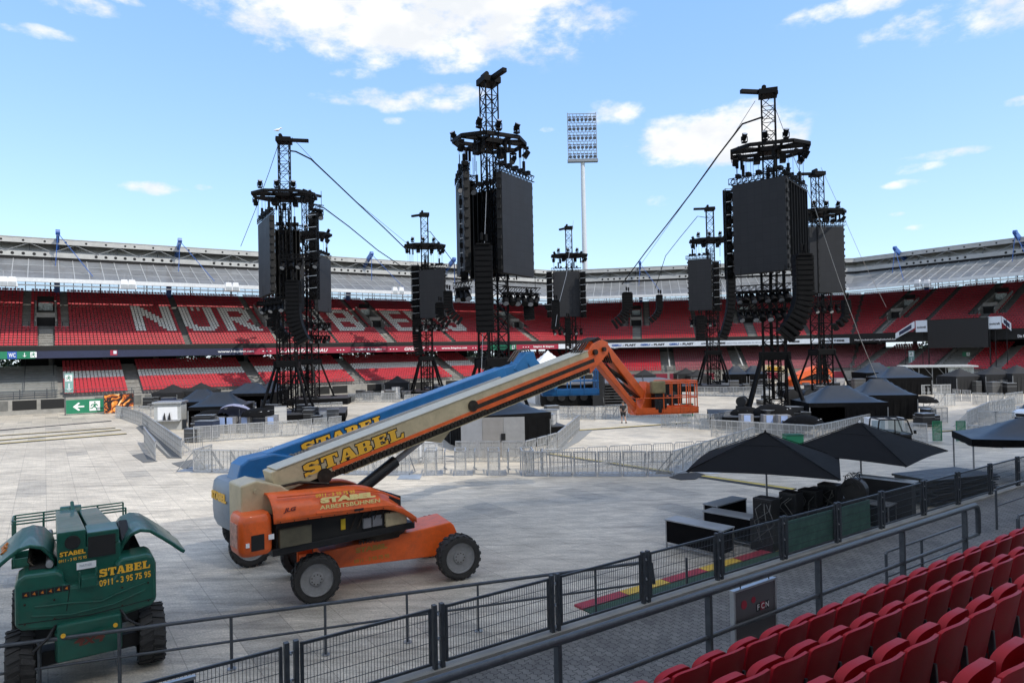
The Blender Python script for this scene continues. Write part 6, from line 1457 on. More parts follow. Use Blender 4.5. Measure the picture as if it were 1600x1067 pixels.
for args in ((784, 842, 452, 49.5, 51.5, 6, 'light bar with bright-rimmed lamps under the tilted grey screen'), (712, 734, 447, 49, 47.5, 3, 'light bar left of the long straight loudspeaker column'),
             (1150, 1236, 452, 53, 51, 8, 'upper light bar under the largest screen'), (1152, 1232, 480, 52.5, 51, 7, 'lower light bar under the largest screen'),
             (408, 442, 472, 66, 63, 5, 'light bar at the lower left of the nearest left tower'), (468, 518, 502, 86, 87, 7, 'upper light bar under the screen right of the left towers'), (484, 516, 522, 87, 88, 5, 'lower light bar under the screen right of the left towers'),
             (648, 696, 505, 97, 97, 7, 'light bar under the distant screen left of centre'), (862, 912, 512, 108, 108, 6, 'light bar under the farthest screen'),
             (1077, 1120, 498, 96, 96, 6, 'light bar under the small right-hand screen'), (1270, 1325, 474, 78.5, 78.5, 5, 'light bar under the screen crossed by a cable'),
             (436, 500, 402, 63, 62.5, 5, 'light bar halfway up the nearest left tower'), (716, 742, 276, 49, 50, 3, 'light bar above the edge-on screen'), (484, 504, 322, 63.5, 64.5, 3, 'light bar at the upper right of the nearest left tower')):
    light_bar(*args)
def gdeck(pxs, where): deck([(G(x, y).x, G(x, y).y) for x, y in pxs], where)
def bdeck(cx, Y, lx, ly, rz, where):
    c = P(cx, 600, Y); u = Vector((math.cos(rz), math.sin(rz), 0)); v = Vector((-u.y, u.x, 0)); q = [c + u * a * lx / 2 + v * b_ * ly / 2 for a, b_ in ((-1, -1), (1, -1), (1, 1), (-1, 1))]
    deck([(p.x, p.y) for p in q], where)
bdeck(462, 66.5, 9.5, 7.5, R(12), 'black draped platform under the nearest left tower'); bdeck(503, 88.5, 7.5, 7, R(5), 'black platform under the half-hidden left tower'); bdeck(655, 100, 9, 7, R(10), 'black platform under the distant tower left of centre')
bdeck(778, 51, 8.5, 6.5, R(14), 'black platform under the tallest tower'); bdeck(890, 113, 8, 6, 0, 'black platform under the farthest tower'); bdeck(1105, 99.5, 9, 7, R(-5), 'black platform under the small right tower')
bdeck(1176, 55.5, 7.0, 7.0, R(-14), 'black platform with a pale edge under the nearest right tower'); bdeck(1276, 82, 7, 7, R(0), 'black platform under the rightmost tower')
# hanging cables
def cable(name, pts, r_, label, mat=BL2, parent=None):
    p0_ = Vector(pts[0]); o = MB().path([Vector(p) - p0_ for p in pts], r_, 6).build(name, mat, None, smooth=True); o.location = p0_; tag(o, label, 'cable'); return o
def px_cable(pl, r_, label, mat=BL2): cable('cable', [P(x, y, Y) for x, y, Y in pl], r_, label, mat)
px_cable([(454, 236, 66), (462, 237, 66.2), (486, 249, 68), (520, 281, 75), (560, 319, 83), (600, 356, 91), (641, 396, 99)], .075, 'black cable bundle sagging from the nearest left mast to the distant tower')
px_cable([(497, 323, 66), (506, 325, 67), (545, 354, 76), (590, 391, 86), (636, 422, 97)], .06, 'lower black cable bundle between the left towers and the distant tower')
px_cable([(1192, 183, 54), (1160, 194, 56), (1120, 246, 64), (1080, 302, 72), (1040, 354, 82), (1008, 395, 90), (972, 444, 99)], .075, 'thick black cable running down left from the nearest right mast')
px_cable([(1103, 340, 99), (1090, 338, 99), (1062, 372, 99.5), (1040, 400, 100), (1024, 450, 100)], .05, 'thin black cable running down left from the small right mast')
px_cable([(663, 361, 99), (672, 362, 97), (690, 385, 92), (710, 412, 90), (712, 456, 88)], .05, 'black cable from the distant mast down to the curved loudspeakers')
px_cable([(436, 222, 66), (420, 270, 67), (398, 330, 70), (376, 385, 73)], .03, 'thin stay wire left of the nearest left mast')
px_cable([(456, 215, 66), (500, 262, 72), (560, 318, 80), (650, 392, 96)], .022, 'hair-thin straight wire above the upper cable bundle')
px_cable([(1210, 165, 54), (1240, 245, 55), (1275, 330, 57), (1312, 440, 60), (1345, 530, 64), (1370, 590, 68)], .025, 'thin pale stay wire crossing the right-hand screen', GALV)
px_cable([(1283, 262, 80), (1310, 320, 82), (1345, 400, 86), (1385, 480, 90)], .025, 'thin stay wire right of the rightmost mast', GALV)
px_cable([(1180, 158, 54), (1150, 205, 60), (1110, 262, 68), (1060, 330, 78), (1000, 415, 92)], .022, 'hair-thin wire beside the thick right-hand cable')
px_cable([(760, 300, 49), (757, 380, 48.5), (755, 500, 48), (752, 590, 47.5)], .02, 'pale rope hanging beside the long straight loudspeaker column', GALV)
px_cable([(896, 345, 112), (885, 430, 106), (872, 480, 104), (868, 510, 103)], .03, 'pale rope across the farthest screen', GALV)
# pale bird-like bracket on the first mast
p_ = P(434, 206, 66); r = empty('seagull', p_, R(20), 'small white seagull perched on the left-hand mast top', 'bird')
b = MB()
rows = []
for x_, rr_, zz in ((-.42, .01, .12), (-.28, .05, .13), (-.12, .11, .15), (.05, .13, .18), (.16, .1, .25), (.2, .07, .33), (.26, .075, .37), (.33, .05, .37), (.38, .012, .35)):
    rows.append([Vector((x_, rr_ * math.cos(a * math.pi / 5), zz + rr_ * math.sin(a * math.pi / 5))) for a in range(11)])
b.grid(rows); b.cyl((0, .03, 0), (0, .03, .1), .012, 6); b.cyl((0, -.03, 0), (0, -.03, .1), .012, 6); b.build('body', WHITE, r, smooth=True)
MB().cyl((.36, 0, .36), (.46, 0, .34), .02, 6, .004).build('beak', YEL, r)
# ================================================================= fences, tents and gear on the arena floor
PERF = M('perforated_sheet', (.46, .47, .47), .5, .4, var=.2, scale=2, alpha=.42)
PERFD = M('perforated_sheet_far', (.40, .41, .41), .5, .4, var=.2, scale=2, alpha=.5)
def barrier_proto(wd=1.15, h=1.2):
    r = empty('crowd_barrier', (0, 0, 0), 0, 'x', 'barrier')
    b = MB(); t = .045
    b.bb((0, -.02, 0), (t, .02, h)); b.bb((wd - t, -.02, 0), (wd, .02, h)); b.bb((0, -.035, h - .05), (wd, .035, h)); b.bb((0, -.02, .04), (wd, .02, .09)); b.bb((0, -.02, h * .55), (wd, .02, h * .55 + .03))
    for k in range(1, 5): b.bb((wd * k / 5 - .012, .0, .06), (wd * k / 5 + .012, .02, h - .05))
    b.build('frame', ALU, r)
    MB().quad((t, 0, .06), (wd - t, 0, .06), (wd - t, 0, h - .04), (t, 0, h - .04)).build('mesh_sheet', PERF, r)
    b = MB(); b.bar((.06, .02, h * .9), (.06, .95, .04), .04); b.bar((wd - .06, .02, h * .9), (wd - .06, .95, .04), .04); b.bb((0, -.3, 0), (wd, 1.0, .02)); b.build('base', GALV, r)
    return r
_bp = None; _bf = None
def far_proto(wd, h=1.2):
    b = MB(); t = .05
    b.cur = 0; b.bb((0, -.02, 0), (t, .02, h)); b.bb((wd - t, -.02, 0), (wd, .02, h)); b.bb((0, -.04, h - .07), (wd, .04, h)); b.bb((0, -.02, .3), (wd, .02, .34)); b.bb((0, -.02, h * .62), (wd, .02, h * .62 + .03)); b.bb((wd * .33 - .012, -.02, 0), (wd * .33 + .012, .02, h)); b.bb((wd * .66 - .012, -.02, 0), (wd * .66 + .012, .02, h)); b.bar((.1, .02, h * .9), (.1, .9, .03), .05)
    b.cur = 1; b.quad((t, 0, .03), (wd - t, 0, .03), (wd - t, 0, h - .04), (t, 0, h - .04))
    o = b.build('crowd_barrier', [ALU, PERFD]); me = o.data; bpy.data.objects.remove(o); return me
FARM = far_proto(1.2); FARM2 = far_proto(2.4, 1.3)
def fence_run(pxs, where, near=False, wd=1.15, mesh=None, flip=False, gaps=()):
    """row of free-standing crowd barriers along ground points given in photo pixels"""
    global _bp
    pts = [G(x, y) for x, y in pxs]; n_ = 0
    grp = 'barriers: ' + where
    for a, c in zip(pts[:-1], pts[1:]):
        d = c - a; Ln = d.length; d.normalize(); n = max(1, int(round(Ln / (wd + .02)))); st = Ln / n; ang = math.atan2(d.y, d.x)
        for k in range(n):
            if n_ in gaps: n_ += 1; continue
            p_ = a + d * st * k
            if flip: p_ = a + d * st * (k + 1)
            if near:
                if _bp is None: _bp = barrier_proto(); o = _bp
                else: o = copy_tree(_bp)
            else:
                o = bpy.data.objects.new('crowd_barrier', mesh or FARM); COL.objects.link(o)
            o.location = p_; o.rotation_euler = (0, 0, ang + (math.pi if flip else 0)); tag(o, 'crowd barrier ' + where, 'barrier', grp); n_ += 1
fence_run([(820, 743), (1052, 743)], 'in the front row right of the turnstile gates', True)
fence_run([(1052, 743), (1180, 697)], 'in the row turning back under the left parasol', True)
fence_run([(302, 737), (640, 742)], 'in the front row left of the turnstile gates', True)
fence_run([(302, 737), (330, 727)], 'at the left corner of the front row', True)
fence_run([(712, 722), (822, 722)], 'in front of the grey panels', wd=1.2)
fence_run([(622, 726), (696, 724)], 'just right under the cream boom', wd=1.2)
fence_run([(822, 722), (872, 706), (906, 672)], 'in the curve right of the big black tent', wd=1.2)
fence_run([(868, 655), (930, 656), (1000, 650), (1060, 652)], 'in the row behind the walking person', wd=1.2)
fence_run([(1033, 668), (1112, 672), (1146, 664)], 'under the orange basket', wd=1.2)
fence_run([(1111, 682), (1272, 694)], 'in front of the nearest right tower', wd=1.2)
fence_run([(1272, 694), (1300, 688), (1360, 672)], 'running back left of the small buggy', wd=1.2)
fence_run([(1086, 619), (1240, 619)], 'in the far row behind the nearest right tower', wd=1.2)
fence_run([(222, 664), (284, 716)], 'in the left row running away from the viewer', wd=1.2)
fence_run([(182, 650), (222, 664)], 'at the far end of the left row', wd=1.2)
fence_run([(225, 692), (243, 720)], 'standing alone beside the left row', wd=1.2)
fence_run([(302, 692), (466, 680)], 'in front of the left tents', wd=1.2)
fence_run([(466, 680), (536, 672)], 'in front of the nearest left platform', wd=1.2)
fence_run([(460, 650), (536, 645)], 'between the two left platforms', wd=1.2)
fence_run([(544, 629), (625, 628)], 'in the far row right of the left towers', wd=1.2)
fence_run([(632, 632), (690, 628)], 'in the far row under the blue boom', wd=1.2)
fence_run([(1415, 690), (1458, 692)], 'left of the green gate leaves', wd=1.2); fence_run([(1512, 694), (1560, 700)], 'right of the green gate leaves', wd=1.2)
fence_run([(1455, 660), (1492, 660)], 'in the short row above the green gate leaves', wd=1.2)
fence_run([(1440, 617), (1486, 616)], 'beside the distant bar shed', wd=1.2); fence_run([(1461, 635), (1490, 634)], 'in the short row behind the branded parasol', wd=1.2)
fence_run([(1488, 609), (1550, 607)], 'in the farthest row on the right', wd=1.2); fence_run([(1489, 625), (1520, 628)], 'in the row of open bays, left part', wd=1.2)
fence_run([(1520, 632), (1572, 634), (1600, 630)], 'in the row of open bays, right part', wd=1.2)
fence_run([(1512, 668), (1546, 650), (1586, 642)], 'left of the white car', wd=1.2); fence_run([(1528, 668), (1580, 670)], 'in the short row in front of the white car', wd=1.2)
fence_run([(180, 654), (252, 650)], 'stacked in the far left corner', wd=1.2)
# turnstile-like gate boxes
def gate_box(x, y, where):
    p_ = G(x, y); r = empty('turnstile_gate', p_, R(4), where, 'gate', 'gate boxes in the front barrier row')
    b = MB(); h = 1.2
    for dx in (0, .55):
        for dy in (0, 1.3): b.bb((dx - .03, dy - .03, 0), (dx + .03, dy + .03, h))
    b.bb((-.03, -.03, h), (.58, .03, h + .04)); b.bb((-.03, 1.27, h), (.58, 1.33, h + .04)); b.bb((-.03, 0, h), (.03, 1.3, h + .04)); b.bb((.52, 0, h), (.58, 1.3, h + .04)); b.build('frame', ALU, r)
    b = MB(); b.quad((0, 0, .02), (.55, 0, .02), (.55, 0, h), (0, 0, h)); b.quad((0, 0, .02), (0, .45, .02), (0, .45, h), (0, 0, h)); b.quad((.55, .0, .02), (.55, .45, .02), (.55, .45, h), (.55, .0, h)); b.quad((.55, .95, .02), (.55, 1.3, .02), (.55, 1.3, h), (.55, .95, h)); b.build('mesh_sheet', PERF, r)
    b = MB(); b.bb((-.1, -.1, 0), (.9, 1.4, .015)); b.build('floor_plate', GALV, r)
    b = MB(); b.path([(1.0, .2, .05), (1.0, .2, 1.15), (1.05, .5, 1.25), (1.0, .8, 1.15), (1.0, .8, .6), (1.0, .55, .35), (1.0, .5, .05)], .03, 6); b.path([(.95, .3, .3), (1.1, .5, .2), (.95, .7, .3)], .03, 6); b.build('swing_arm', GALV, r, smooth=True)
for x, w_ in ((664, 'leftmost silver gate box in the front barrier row'), (711, 'second silver gate box from the left in the front barrier row'), (764, 'third silver gate box from the left, left of the long barrier row'), (817, 'last silver gate box, joined to the long front barrier row')): gate_box(x, 743, w_)
# pedestrian barriers with round corners
def ped(x0, y0, x1, y1, n, where):
    a, c = G(x0, y0), G(x1, y1); d = c - a; st = d.length / n; d.normalize(); ang = math.atan2(d.y, d.x); first = None
    for k in range(n):
        if first is None:
            wd = min(2.3, st - .1); r = empty('pedestrian_barrier', (0, 0, 0), 0, 'x', 'barrier'); b = MB(); b.path([(0, 0, .05), (0, 0, .98), (.08, 0, 1.07), (wd - .08, 0, 1.07), (wd, 0, .98), (wd, 0, .05)], .022, 8); b.path([(0, 0, .2), (wd, 0, .2)], .016, 6); b.build('frame', GALV, r, smooth=True)
            b = MB(); m_ = int(wd / .14)
            for q in range(1, m_): b.bar((wd * q / m_, 0, .2), (wd * q / m_, 0, 1.05), .014)
            b.build('bars', GALV, r); first = r; o = r
        else: o = copy_tree(first)
        o.location = a + d * st * k; o.rotation_euler = (0, 0, ang); tag(o, 'tubular barrier ' + where, 'barrier', 'tubular barriers ' + where)
ped(846, 735, 1152, 716, 9, 'with rounded corners behind the long front barrier row'); ped(405, 730, 452, 722, 2, 'standing behind the blue boom'); ped(286, 712, 318, 706, 1, 'standing by the left row of barriers')
# grey panels and booth
r = empty('panel_wall', G(721, 716), R(1), 'wall of three grey sheet panels in front of the big black tent', 'partition')
for k, c_ in enumerate(((.30, .31, .33), (.26, .25, .24), (.30, .30, .30))): MB().bb((k * 1.25, 0, 0), (k * 1.25 + 1.24, .05, 2.35)).build('panel', M('grey_panel_%s' % 'abc'[k], c_, .5, .2, var=.1), r)
MB().bb((2.35, -.06, 1.0), (2.6, -.02, 1.4)).build('control_box', BLACK, r)
r = empty('panel_wall', G(672, 722), R(1), 'single pale sheet panel under the cream boom', 'partition'); MB().bb((-.7, 0, 0), (.45, .05, 2.1)).build('panel', WHITE, r)
# ---------------------------------------------------------------- tents
def tent(x, Y, L1, L2, rz, ze, zp, where, ridge=.35, cloth=None, walls=(1, 1, 0, 1), val=.3, zb=0.0):
    p_ = P(x, 600, Y); p_.z = zb; cloth = cloth or TENT; r = empty('canopy_tent', p_, rz, where, 'tent')
    hx_, hy_ = L1 / 2, L2 / 2; n = 14
    def zr(u, v):   # sagging roof
        a = abs(u); c_ = abs(v); ax = max(0, (a * hx_ - ridge * hx_) / (hx_ * (1 - ridge))) if ridge < 1 else 0; t = max(ax, c_)
        return ze + (zp - ze) * max(0.0, 1 - t) ** 1.35 - .10 * math.sin(math.pi * t) * 0
    rows = []
    us = [math.sin(math.pi / 2 * (-1 + 2 * i / n)) if 0 else -1 + 2 * i / n for i in range(n + 1)]
    for i in us: rows.append([Vector((i * hx_, j * hy_, zr(i, j))) for j in us])
    MB().grid(rows).build('roof', cloth, r, smooth=True)
    b = MB(); 
    for (a, c_) in (((-hx_, -hy_), (hx_, -hy_)), ((hx_, -hy_), (hx_, hy_)), ((hx_, hy_), (-hx_, hy_)), ((-hx_, hy_), (-hx_, -hy_))):
        m1 = 6
        for k in range(m1):
            q0 = Vector((a[0] + (c_[0] - a[0]) * k / m1, a[1] + (c_[1] - a[1]) * k / m1, 0)); q1_ = Vector((a[0] + (c_[0] - a[0]) * (k + 1) / m1, a[1] + (c_[1] - a[1]) * (k + 1) / m1, 0)); z1_ = .03 * (k % 2)
            b.quad(q0 + Vector((0, 0, ze)), q1_ + Vector((0, 0, ze)), q1_ + Vector((0, 0, ze - val - .03 * ((k + 1) % 2))), q0 + Vector((0, 0, ze - val - z1_)))
    dk = cloth if cloth is not TENT else BLACKC
    b.build('valance', dk, r)
    for sx in (-1, 1):
        for sy in (-1, 1): MB().bar((sx * hx_ * .98, sy * hy_ * .98, 0), (sx * hx_ * .98, sy * hy_ * .98, ze), .06).build('leg', GALV, r)
    ed = [((-hx_, -hy_), (hx_, -hy_)), ((hx_, -hy_), (hx_, hy_)), ((hx_, hy_), (-hx_, hy_)), ((-hx_, hy_), (-hx_, -hy_))]
    for k, wv in enumerate(walls):
        if not wv: continue
        a, c_ = ed[k]; f0, f1 = (0, 1) if wv == 1 else ((.45, 1) if wv == 2 else (0, .4)); rows = [[], []]
        for i in range(25):
            t = f0 + (f1 - f0) * i / 24; px = a[0] + (c_[0] - a[0]) * t; py = a[1] + (c_[1] - a[1]) * t; nx, ny = (c_[1] - a[1]), -(c_[0] - a[0]); ln = math.hypot(nx, ny); w_ = .05 * math.sin(i * 1.9) - .06
            rows[0].append(Vector((px + nx / ln * w_, py + ny / ln * w_, .02))); rows[1].append(Vector((px, py, ze - .1)))
        MB().grid(rows).build('side_wall', dk, r)
    return r
tent(1308, 51.5, 5.6, 4.0, R(-4), 2.0, 3.15, 'large black tent at the right of the nearest right tower, front one', .30, walls=(2, 1, 1, 1))
tent(1372, 58, 4.6, 4.0, R(-6), 2.0, 3.25, 'black tent behind the front right one, its roof cloth folded', .3)
tent(1404, 84, 6.0, 4.0, R(-3), 2.1, 3.4, 'front one of two distant dark tents right of the rightmost tower', .3)
tent(1368, 93, 4.5, 4.0, R(0), 2.4, 3.7, 'rear one of two distant dark tents right of the rightmost tower', .3)
tent(345, 61, 4.6, 3.6, R(8), 1.95, 3.1, 'black tent on the left, with barriers in front', .3, walls=(0, 1, 1, 1))
tent(316, 67, 4.0, 3.6, R(8), 2.0, 3.1, 'black tent on the left, half hidden by its neighbour', .3, walls=(0, 0, 1, 1))
tent(393, 80, 5.4, 4.0, R(6), 2.0, 3.1, 'distant black tent between the left stand and the left towers', .3, walls=(0, 1, 1, 1))
tent(425, 86, 3.5, 3.5, R(6), 2.0, 3.1, 'small distant black tent behind the nearest left tower', .2, walls=(0, 1, 1, 1))
tent(779, 45.5, 5.6, 4.2, R(24), 2.2, 3.35, 'big black tent under the orange and cream boom', .15, walls=(1, 3, 1, 1))
tent(1612, 31, 5.6, 3.4, R(-20), 1.9, 2.75, 'open black canopy with thin legs at the right edge', .2, walls=(0, 0, 0, 0), val=.32)
tent(857, 82, 4.6, 4.6, R(14), 4.4, 6.25, 'white pagoda tent with a sharp peak in the centre', .0, cloth=WHITE, walls=(1, 1, 1, 1))
for x, Y, w_ in ((1150, 104, 'left one of two distant grey tents behind the orange basket'), (1178, 104, 'right one of two distant grey tents, behind the orange basket')): tent(x, Y, 3.2, 3.0, 0, 2.1, 3.3, w_, .3, walls=(1, 1, 1, 1))
for k, (x, Y, z1_) in enumerate(((270, 87, 2.9), (314, 88, 3.0), (516, 108, 2.5), (553, 109, 2.6), (588, 109, 2.3), (621, 103, 2.9), (1008, 118, 2.7), (1072, 118, 2.8), (1500, 84, 3.1), (1553, 83, 3.3), (1590, 82, 3.4), (1090, 116, 2.5))):
    nm = ['far left of the left row', 'second from the left in the left row', 'left of three behind the left towers', 'middle of three behind the left towers', 'right of three behind the left towers', 'beside the distant left-of-centre platform', 'left of the cylinder of the orange basket', 'right behind the orange basket', 'left of three in front of the right stand', 'middle of three in front of the right stand', 'right of three in front of the right stand', 'partly behind the basket rails'][k]
    tent(x, Y, 3.6, 3.4, R(k * 7 % 20 - 10), z1_ - 1.0, z1_, 'plain black tent at the stand foot, ' + nm, .0, cloth=M('tent_flat_black', (.012, .012, .013), .8, var=.2), walls=(1, 1, 0, 1), val=.2)
# ---------------------------------------------------------------- large parasols
def parasol(cx, cy, side, rz, zc, zp, where):
    r = empty('parasol', (cx, cy, 0), rz, where, 'parasol', None); h = side / 2
    b = MB(); cs = [(-h, -h), (h, -h), (h, h), (-h, h)]; n = 10
    for k in range(4):
        a, c_ = cs[k], cs[(k + 1) % 4]; rows = []
        for i in range(n + 1):
            t = i / n; row = []
            for j in range(n + 1):
                s_ = j / n; px = (a[0] * (1 - s_) + c_[0] * s_) * t; py = (a[1] * (1 - s_) + c_[1] * s_) * t
                row.append(Vector((px, py, zp + (zc - zp) * t ** .95 - .10 * math.sin(math.pi * s_) * -1 * t * 0 + .06 * math.sin(math.pi * s_) * t)))
            rows.append(row)
        b.grid(rows)
    b.build('canopy', UMB, r, smooth=False, solid=.012)
    b = MB(); 
    for k in range(4): a = cs[k]; b.path([(0, 0, zp + .012), (a[0] * .5, a[1] * .5, (zp + zc) / 2 + .02), (a[0], a[1], zc + .012)], .014, 6)
    for k in range(4): a, c_ = cs[k], cs[(k + 1) % 4]; b.path([(a[0] * .33, a[1] * .33, zp + (zc - zp) * .35 + .01), ((a[0] + c_[0]) / 2 * .33, (a[1] + c_[1]) / 2 * .33, zp + (zc - zp) * .35 + .03), (c_[0] * .33, c_[1] * .33, zp + (zc - zp) * .35 + .01)], .01, 6)
    b.build('seams', UMB, r)
    b = MB()
    for k in range(4):
        a = cs[k]; b.bar((0, 0, zp - .08), (a[0] * .98, a[1] * .98, zc - .03), .025); b.bar((0, 0, zp - .9), (a[0] * .5, a[1] * .5, (zp + zc) / 2 - .05), .022)
    b.build('ribs', GALV, r)
    b = MB(); b.cyl((0, 0, .05), (0, 0, zp + .05), .032, 12); b.cyl((0, 0, zp - .95), (0, 0, zp - .82), .05, 12); b.build('pole', GALV, r, smooth=True)
    MB().cyl((0, 0, zp), (0, 0, zp + .09), .05, 12, .02).build('finial', WHITE if cx > 10 else UMB, r, smooth=True)
    b = MB(); b.bb((-.45, -.45, 0), (.45, .45, .08)); b.cyl((0, 0, .08), (0, 0, .4), .045, 12); b.build('base', CONCD, r, bevel=.02)
parasol(8.6, 23.4, 4.55, R(-25), 2.17, 3.25, 'large square black parasol over the bar counters, left one')
parasol(12.85, 25.4, 4.5, R(-47), 2.2, 3.3, 'large square black parasol with a white tip, right one')
# small branded parasols: low black domes with white marks
def dome(x, y, Y, rr, where, cloth=None, tilt=0.0):
    t = P(x, y, Y); r = empty('parasol', (t.x, t.y, 0), 0, where, 'parasol', None); n = 16; m1 = 8; T_ = Matrix.Translation((0, 0, t.z)) @ Matrix.Rotation(tilt, 4, 'X')
    rows = []
    for i in range(m1 + 1):
        u = i / m1; rows.append([Vector((rr * math.sin(u * 1.45) / math.sin(1.45) * math.cos(2 * math.pi * k / n), rr * math.sin(u * 1.45) / math.sin(1.45) * math.sin(2 * math.pi * k / n), -.55 * rr * (1 - math.cos(u * 1.45)) - .03 * (k % 2) * u)) for k in range(n + 1)])
    MB(T_).grid(rows).build('canopy', cloth or BLACKC, r, smooth=True)
    MB().bar((0, 0, 0), (0, 0, t.z - .05), .05).build('pole', GALV, r)
    b = MB(T_)
    for k in range(4):
        a = -math.pi / 2 + (k - 1.5) * .75; u = .72; q = Vector((rr * u * .93 * math.cos(a), rr * u * .93 * math.sin(a), -.55 * rr * (1 - math.cos(u * 1.45)) + .05)); q2 = q + Vector((.13 * rr * math.cos(a + 1.3), .13 * rr * math.sin(a + 1.3), .02)); b.bar(q, q2, .13 * rr, .03); b.bar(q2, q2 + Vector((.12 * rr, 0, .02)), .07 * rr, .03)
    b.build('white_mark', LWHITE, r)
dome(331, 640, 57, 1.45, 'black branded parasol in front of the left tent'); dome(374, 638, 57, 1.5, 'lilac branded parasol tilted behind the left barriers', M('lilac_cloth', (.22, .23, .33), .7, var=.15), R(-38)); dome(402, 637, 56, 1.3, 'black branded parasol beside the nearest left tower')
dome(1166, 635, 51, 1.2, 'black branded parasol left of three before the nearest right tower'); dome(1207, 631, 50, 1.5, 'black branded parasol in the middle before the nearest right tower'); dome(1256, 648, 47, 1.35, 'black branded parasol in front of the large right-hand tent'); dome(1443, 618, 66, 1.3, 'black branded parasol right of the right-hand tents')
# pale blue/grey bins or screens under them
for k, (x, y, Y) in enumerate(((359, 662, 55.5), (382, 660, 55.5), (423, 658, 55), (1168, 655, 49), (1203, 655, 48.5), (1226, 656, 48), (347, 664, 55.5))):
    p_ = P(x, y, Y); w_ = ['second of four behind the left barriers', 'third of four behind the left barriers', 'rightmost of four behind the left barriers', 'left of three behind the right barriers', 'middle of three behind the right barriers', 'right of three behind the right barriers', 'leftmost of four behind the left barriers'][k]
    r = empty('drinks_cooler', (p_.x, p_.y, 0), 0, 'grey metal cooler with a blue-white notice, ' + w_, 'cooler'); MB().bb((-.45, 0, 0), (.45, .6, 1.35)).build('cabinet', M('cooler_grey', (.2, .2, .21), .5), r, bevel=.02); MB().bb((-.25, -.02, .75), (.22, 0, 1.3)).build('notice', M('notice_blue', (.3, .4, .65), .5), r)
# ---------------------------------------------------------------- bar counters in front
def counter(ax, ay, bx, by, dp, where, h=.9, top=None):
    a = Vector((ax, ay, 0)); d = Vector((bx - ax, by - ay, 0)); Ln = d.length; rz = math.atan2(d.y, d.x); r = empty('bar_counter', a, rz, where, 'counter')
    MB().bb((-.02, -.02, h - .04), (Ln + .02, dp + .02, h)).build('worktop', top or M('steel_top', (.30, .32, .34), .4, .2, var=.15, scale=2), r, bevel=.004)
    b = MB(); 
    for x in (0.02, Ln - .02):
        for y in (.02, dp - .02): b.bb((x - .02, y - .02, 0), (x + .02, y + .02, h - .04))
    b.bb((0, 0, .1), (Ln, .03, .13)); b.bb((0, dp - .03, .1), (Ln, dp, .13)); b.build('frame', GALV, r)
    MB().bb((.03, .01, .2), (Ln - .03, .025, h - .05)).build('skirt', BLACKC, r); MB().bb((.03, .03, .2), (.045, dp - .03, h - .05)).build('skirt', BLACKC, r); MB().bb((Ln - .045, .03, .2), (Ln - .03, dp - .03, h - .05)).build('skirt', BLACKC, r)
    return r
counter(4.65, 21.3, 6.0, 19.85, .62, 'free-standing black bar counter with a shiny steel top, nearest the fence')
counter(6.1, 22.3, 7.6, 20.7, .62, 'long black counter forming the front of the bar under the left parasol'); counter(6.75, 22.9, 8.1, 24.0, .55, 'counter forming the far wing of the bar')
counter(10.6, 24.2, 12.2, 22.4, .7, 'counter with a white board on top, under the right parasol')
MB_ = M('machine_black', (.012, .012, .013), .45, var=.3)
rn = random.Random(5)
for k, (x, y, Y, w_, h_) in enumerate(((1197, 777, 21.0, .62, .65), (1236, 768, 21.4, .55, .6), (1266, 764, 21.8, .6, .5), (1297, 755, 22.2, .62, .55), (1280, 762, 23.4, .6, .5))):
    t = P(x, y, Y); wh = ['with white cables, at the left pole', 'second from the left', 'third from the left', 'right of the middle', 'behind the others'][k]
    r = empty('drinks_dispenser', (t.x, t.y, 0), R(-48), 'black box-shaped drinks dispenser on the bar, ' + wh, 'dispenser')
    MB().bb((-w_ / 2, -.25, t.z - h_), (w_ / 2, .25, t.z)).build('housing', MB_, r, bevel=.015); MB().bb((-w_ / 2 - .05, -.35, 0), (w_ / 2 + .05, .35, t.z - h_)).build('stand', MB_, r)
    b = MB(); b.bb((-w_ / 2 + .04, -.27, t.z - h_ * .8), (w_ / 2 - .04, -.25, t.z - .06)); 
    for q in range(4): b.bb((-w_ / 2 + .06, -.275, t.z - .12 - q * .1), (w_ / 2 - .06, -.262, t.z - .10 - q * .1))
    b.build('vent_panel', BLACK, r)
    b = MB()
    for q in range(4):
        x0_ = rn.uniform(-w_ / 2, w_ / 2); b.path([(x0_, -.27, t.z - .15), (x0_ + rn.uniform(-.2, .2), -.45, t.z - .3), (x0_ + rn.uniform(-.3, .3), -.5, t.z - .65), (x0_ + rn.uniform(-.5, .5), -.55, .35)], .012, 5)
    b.build('hose', M('hose_grey', (.09, .09, .085), .6), r, smooth=True)
t = P(1336, 765, 21.6); r = empty('cable_fan', (t.x, t.y, 0), R(-48), 'round black drum fan with loose cables, right of the dispensers', 'fan')
b = MB(); b.cyl((0, -.14, t.z), (0, .14, t.z), .38, 24); b.bb((-.35, -.2, 0), (.35, .2, t.z - .3)); b.build('drum', MB_, r, bevel=.015)
b = MB()
for k in range(6): b.path([(rn.uniform(-.3, .3), 0, t.z + .3), (rn.uniform(-.3, .3), rn.uniform(-.2, .2), t.z + .55), (rn.uniform(-.35, .35), -.1, t.z + .42), (rn.uniform(-.3, .3), -.2, t.z + .1)], .013, 5)
b.build('loose_cable', BLACK, r, smooth=True)
t = P(1386, 749, 23.2); r = empty('white_board', t, R(-48), 'pale board lying on the counter under the right parasol', 'board'); MB().bb((-1.0, -.2, 0), (.9, .22, .05)).build('sheet', M('board_pale', (.42, .48, .55), .4), r)
MB().bb((-.9, -.15, -t.z), (.8, .2, -.01)).build('support', MB_, r)
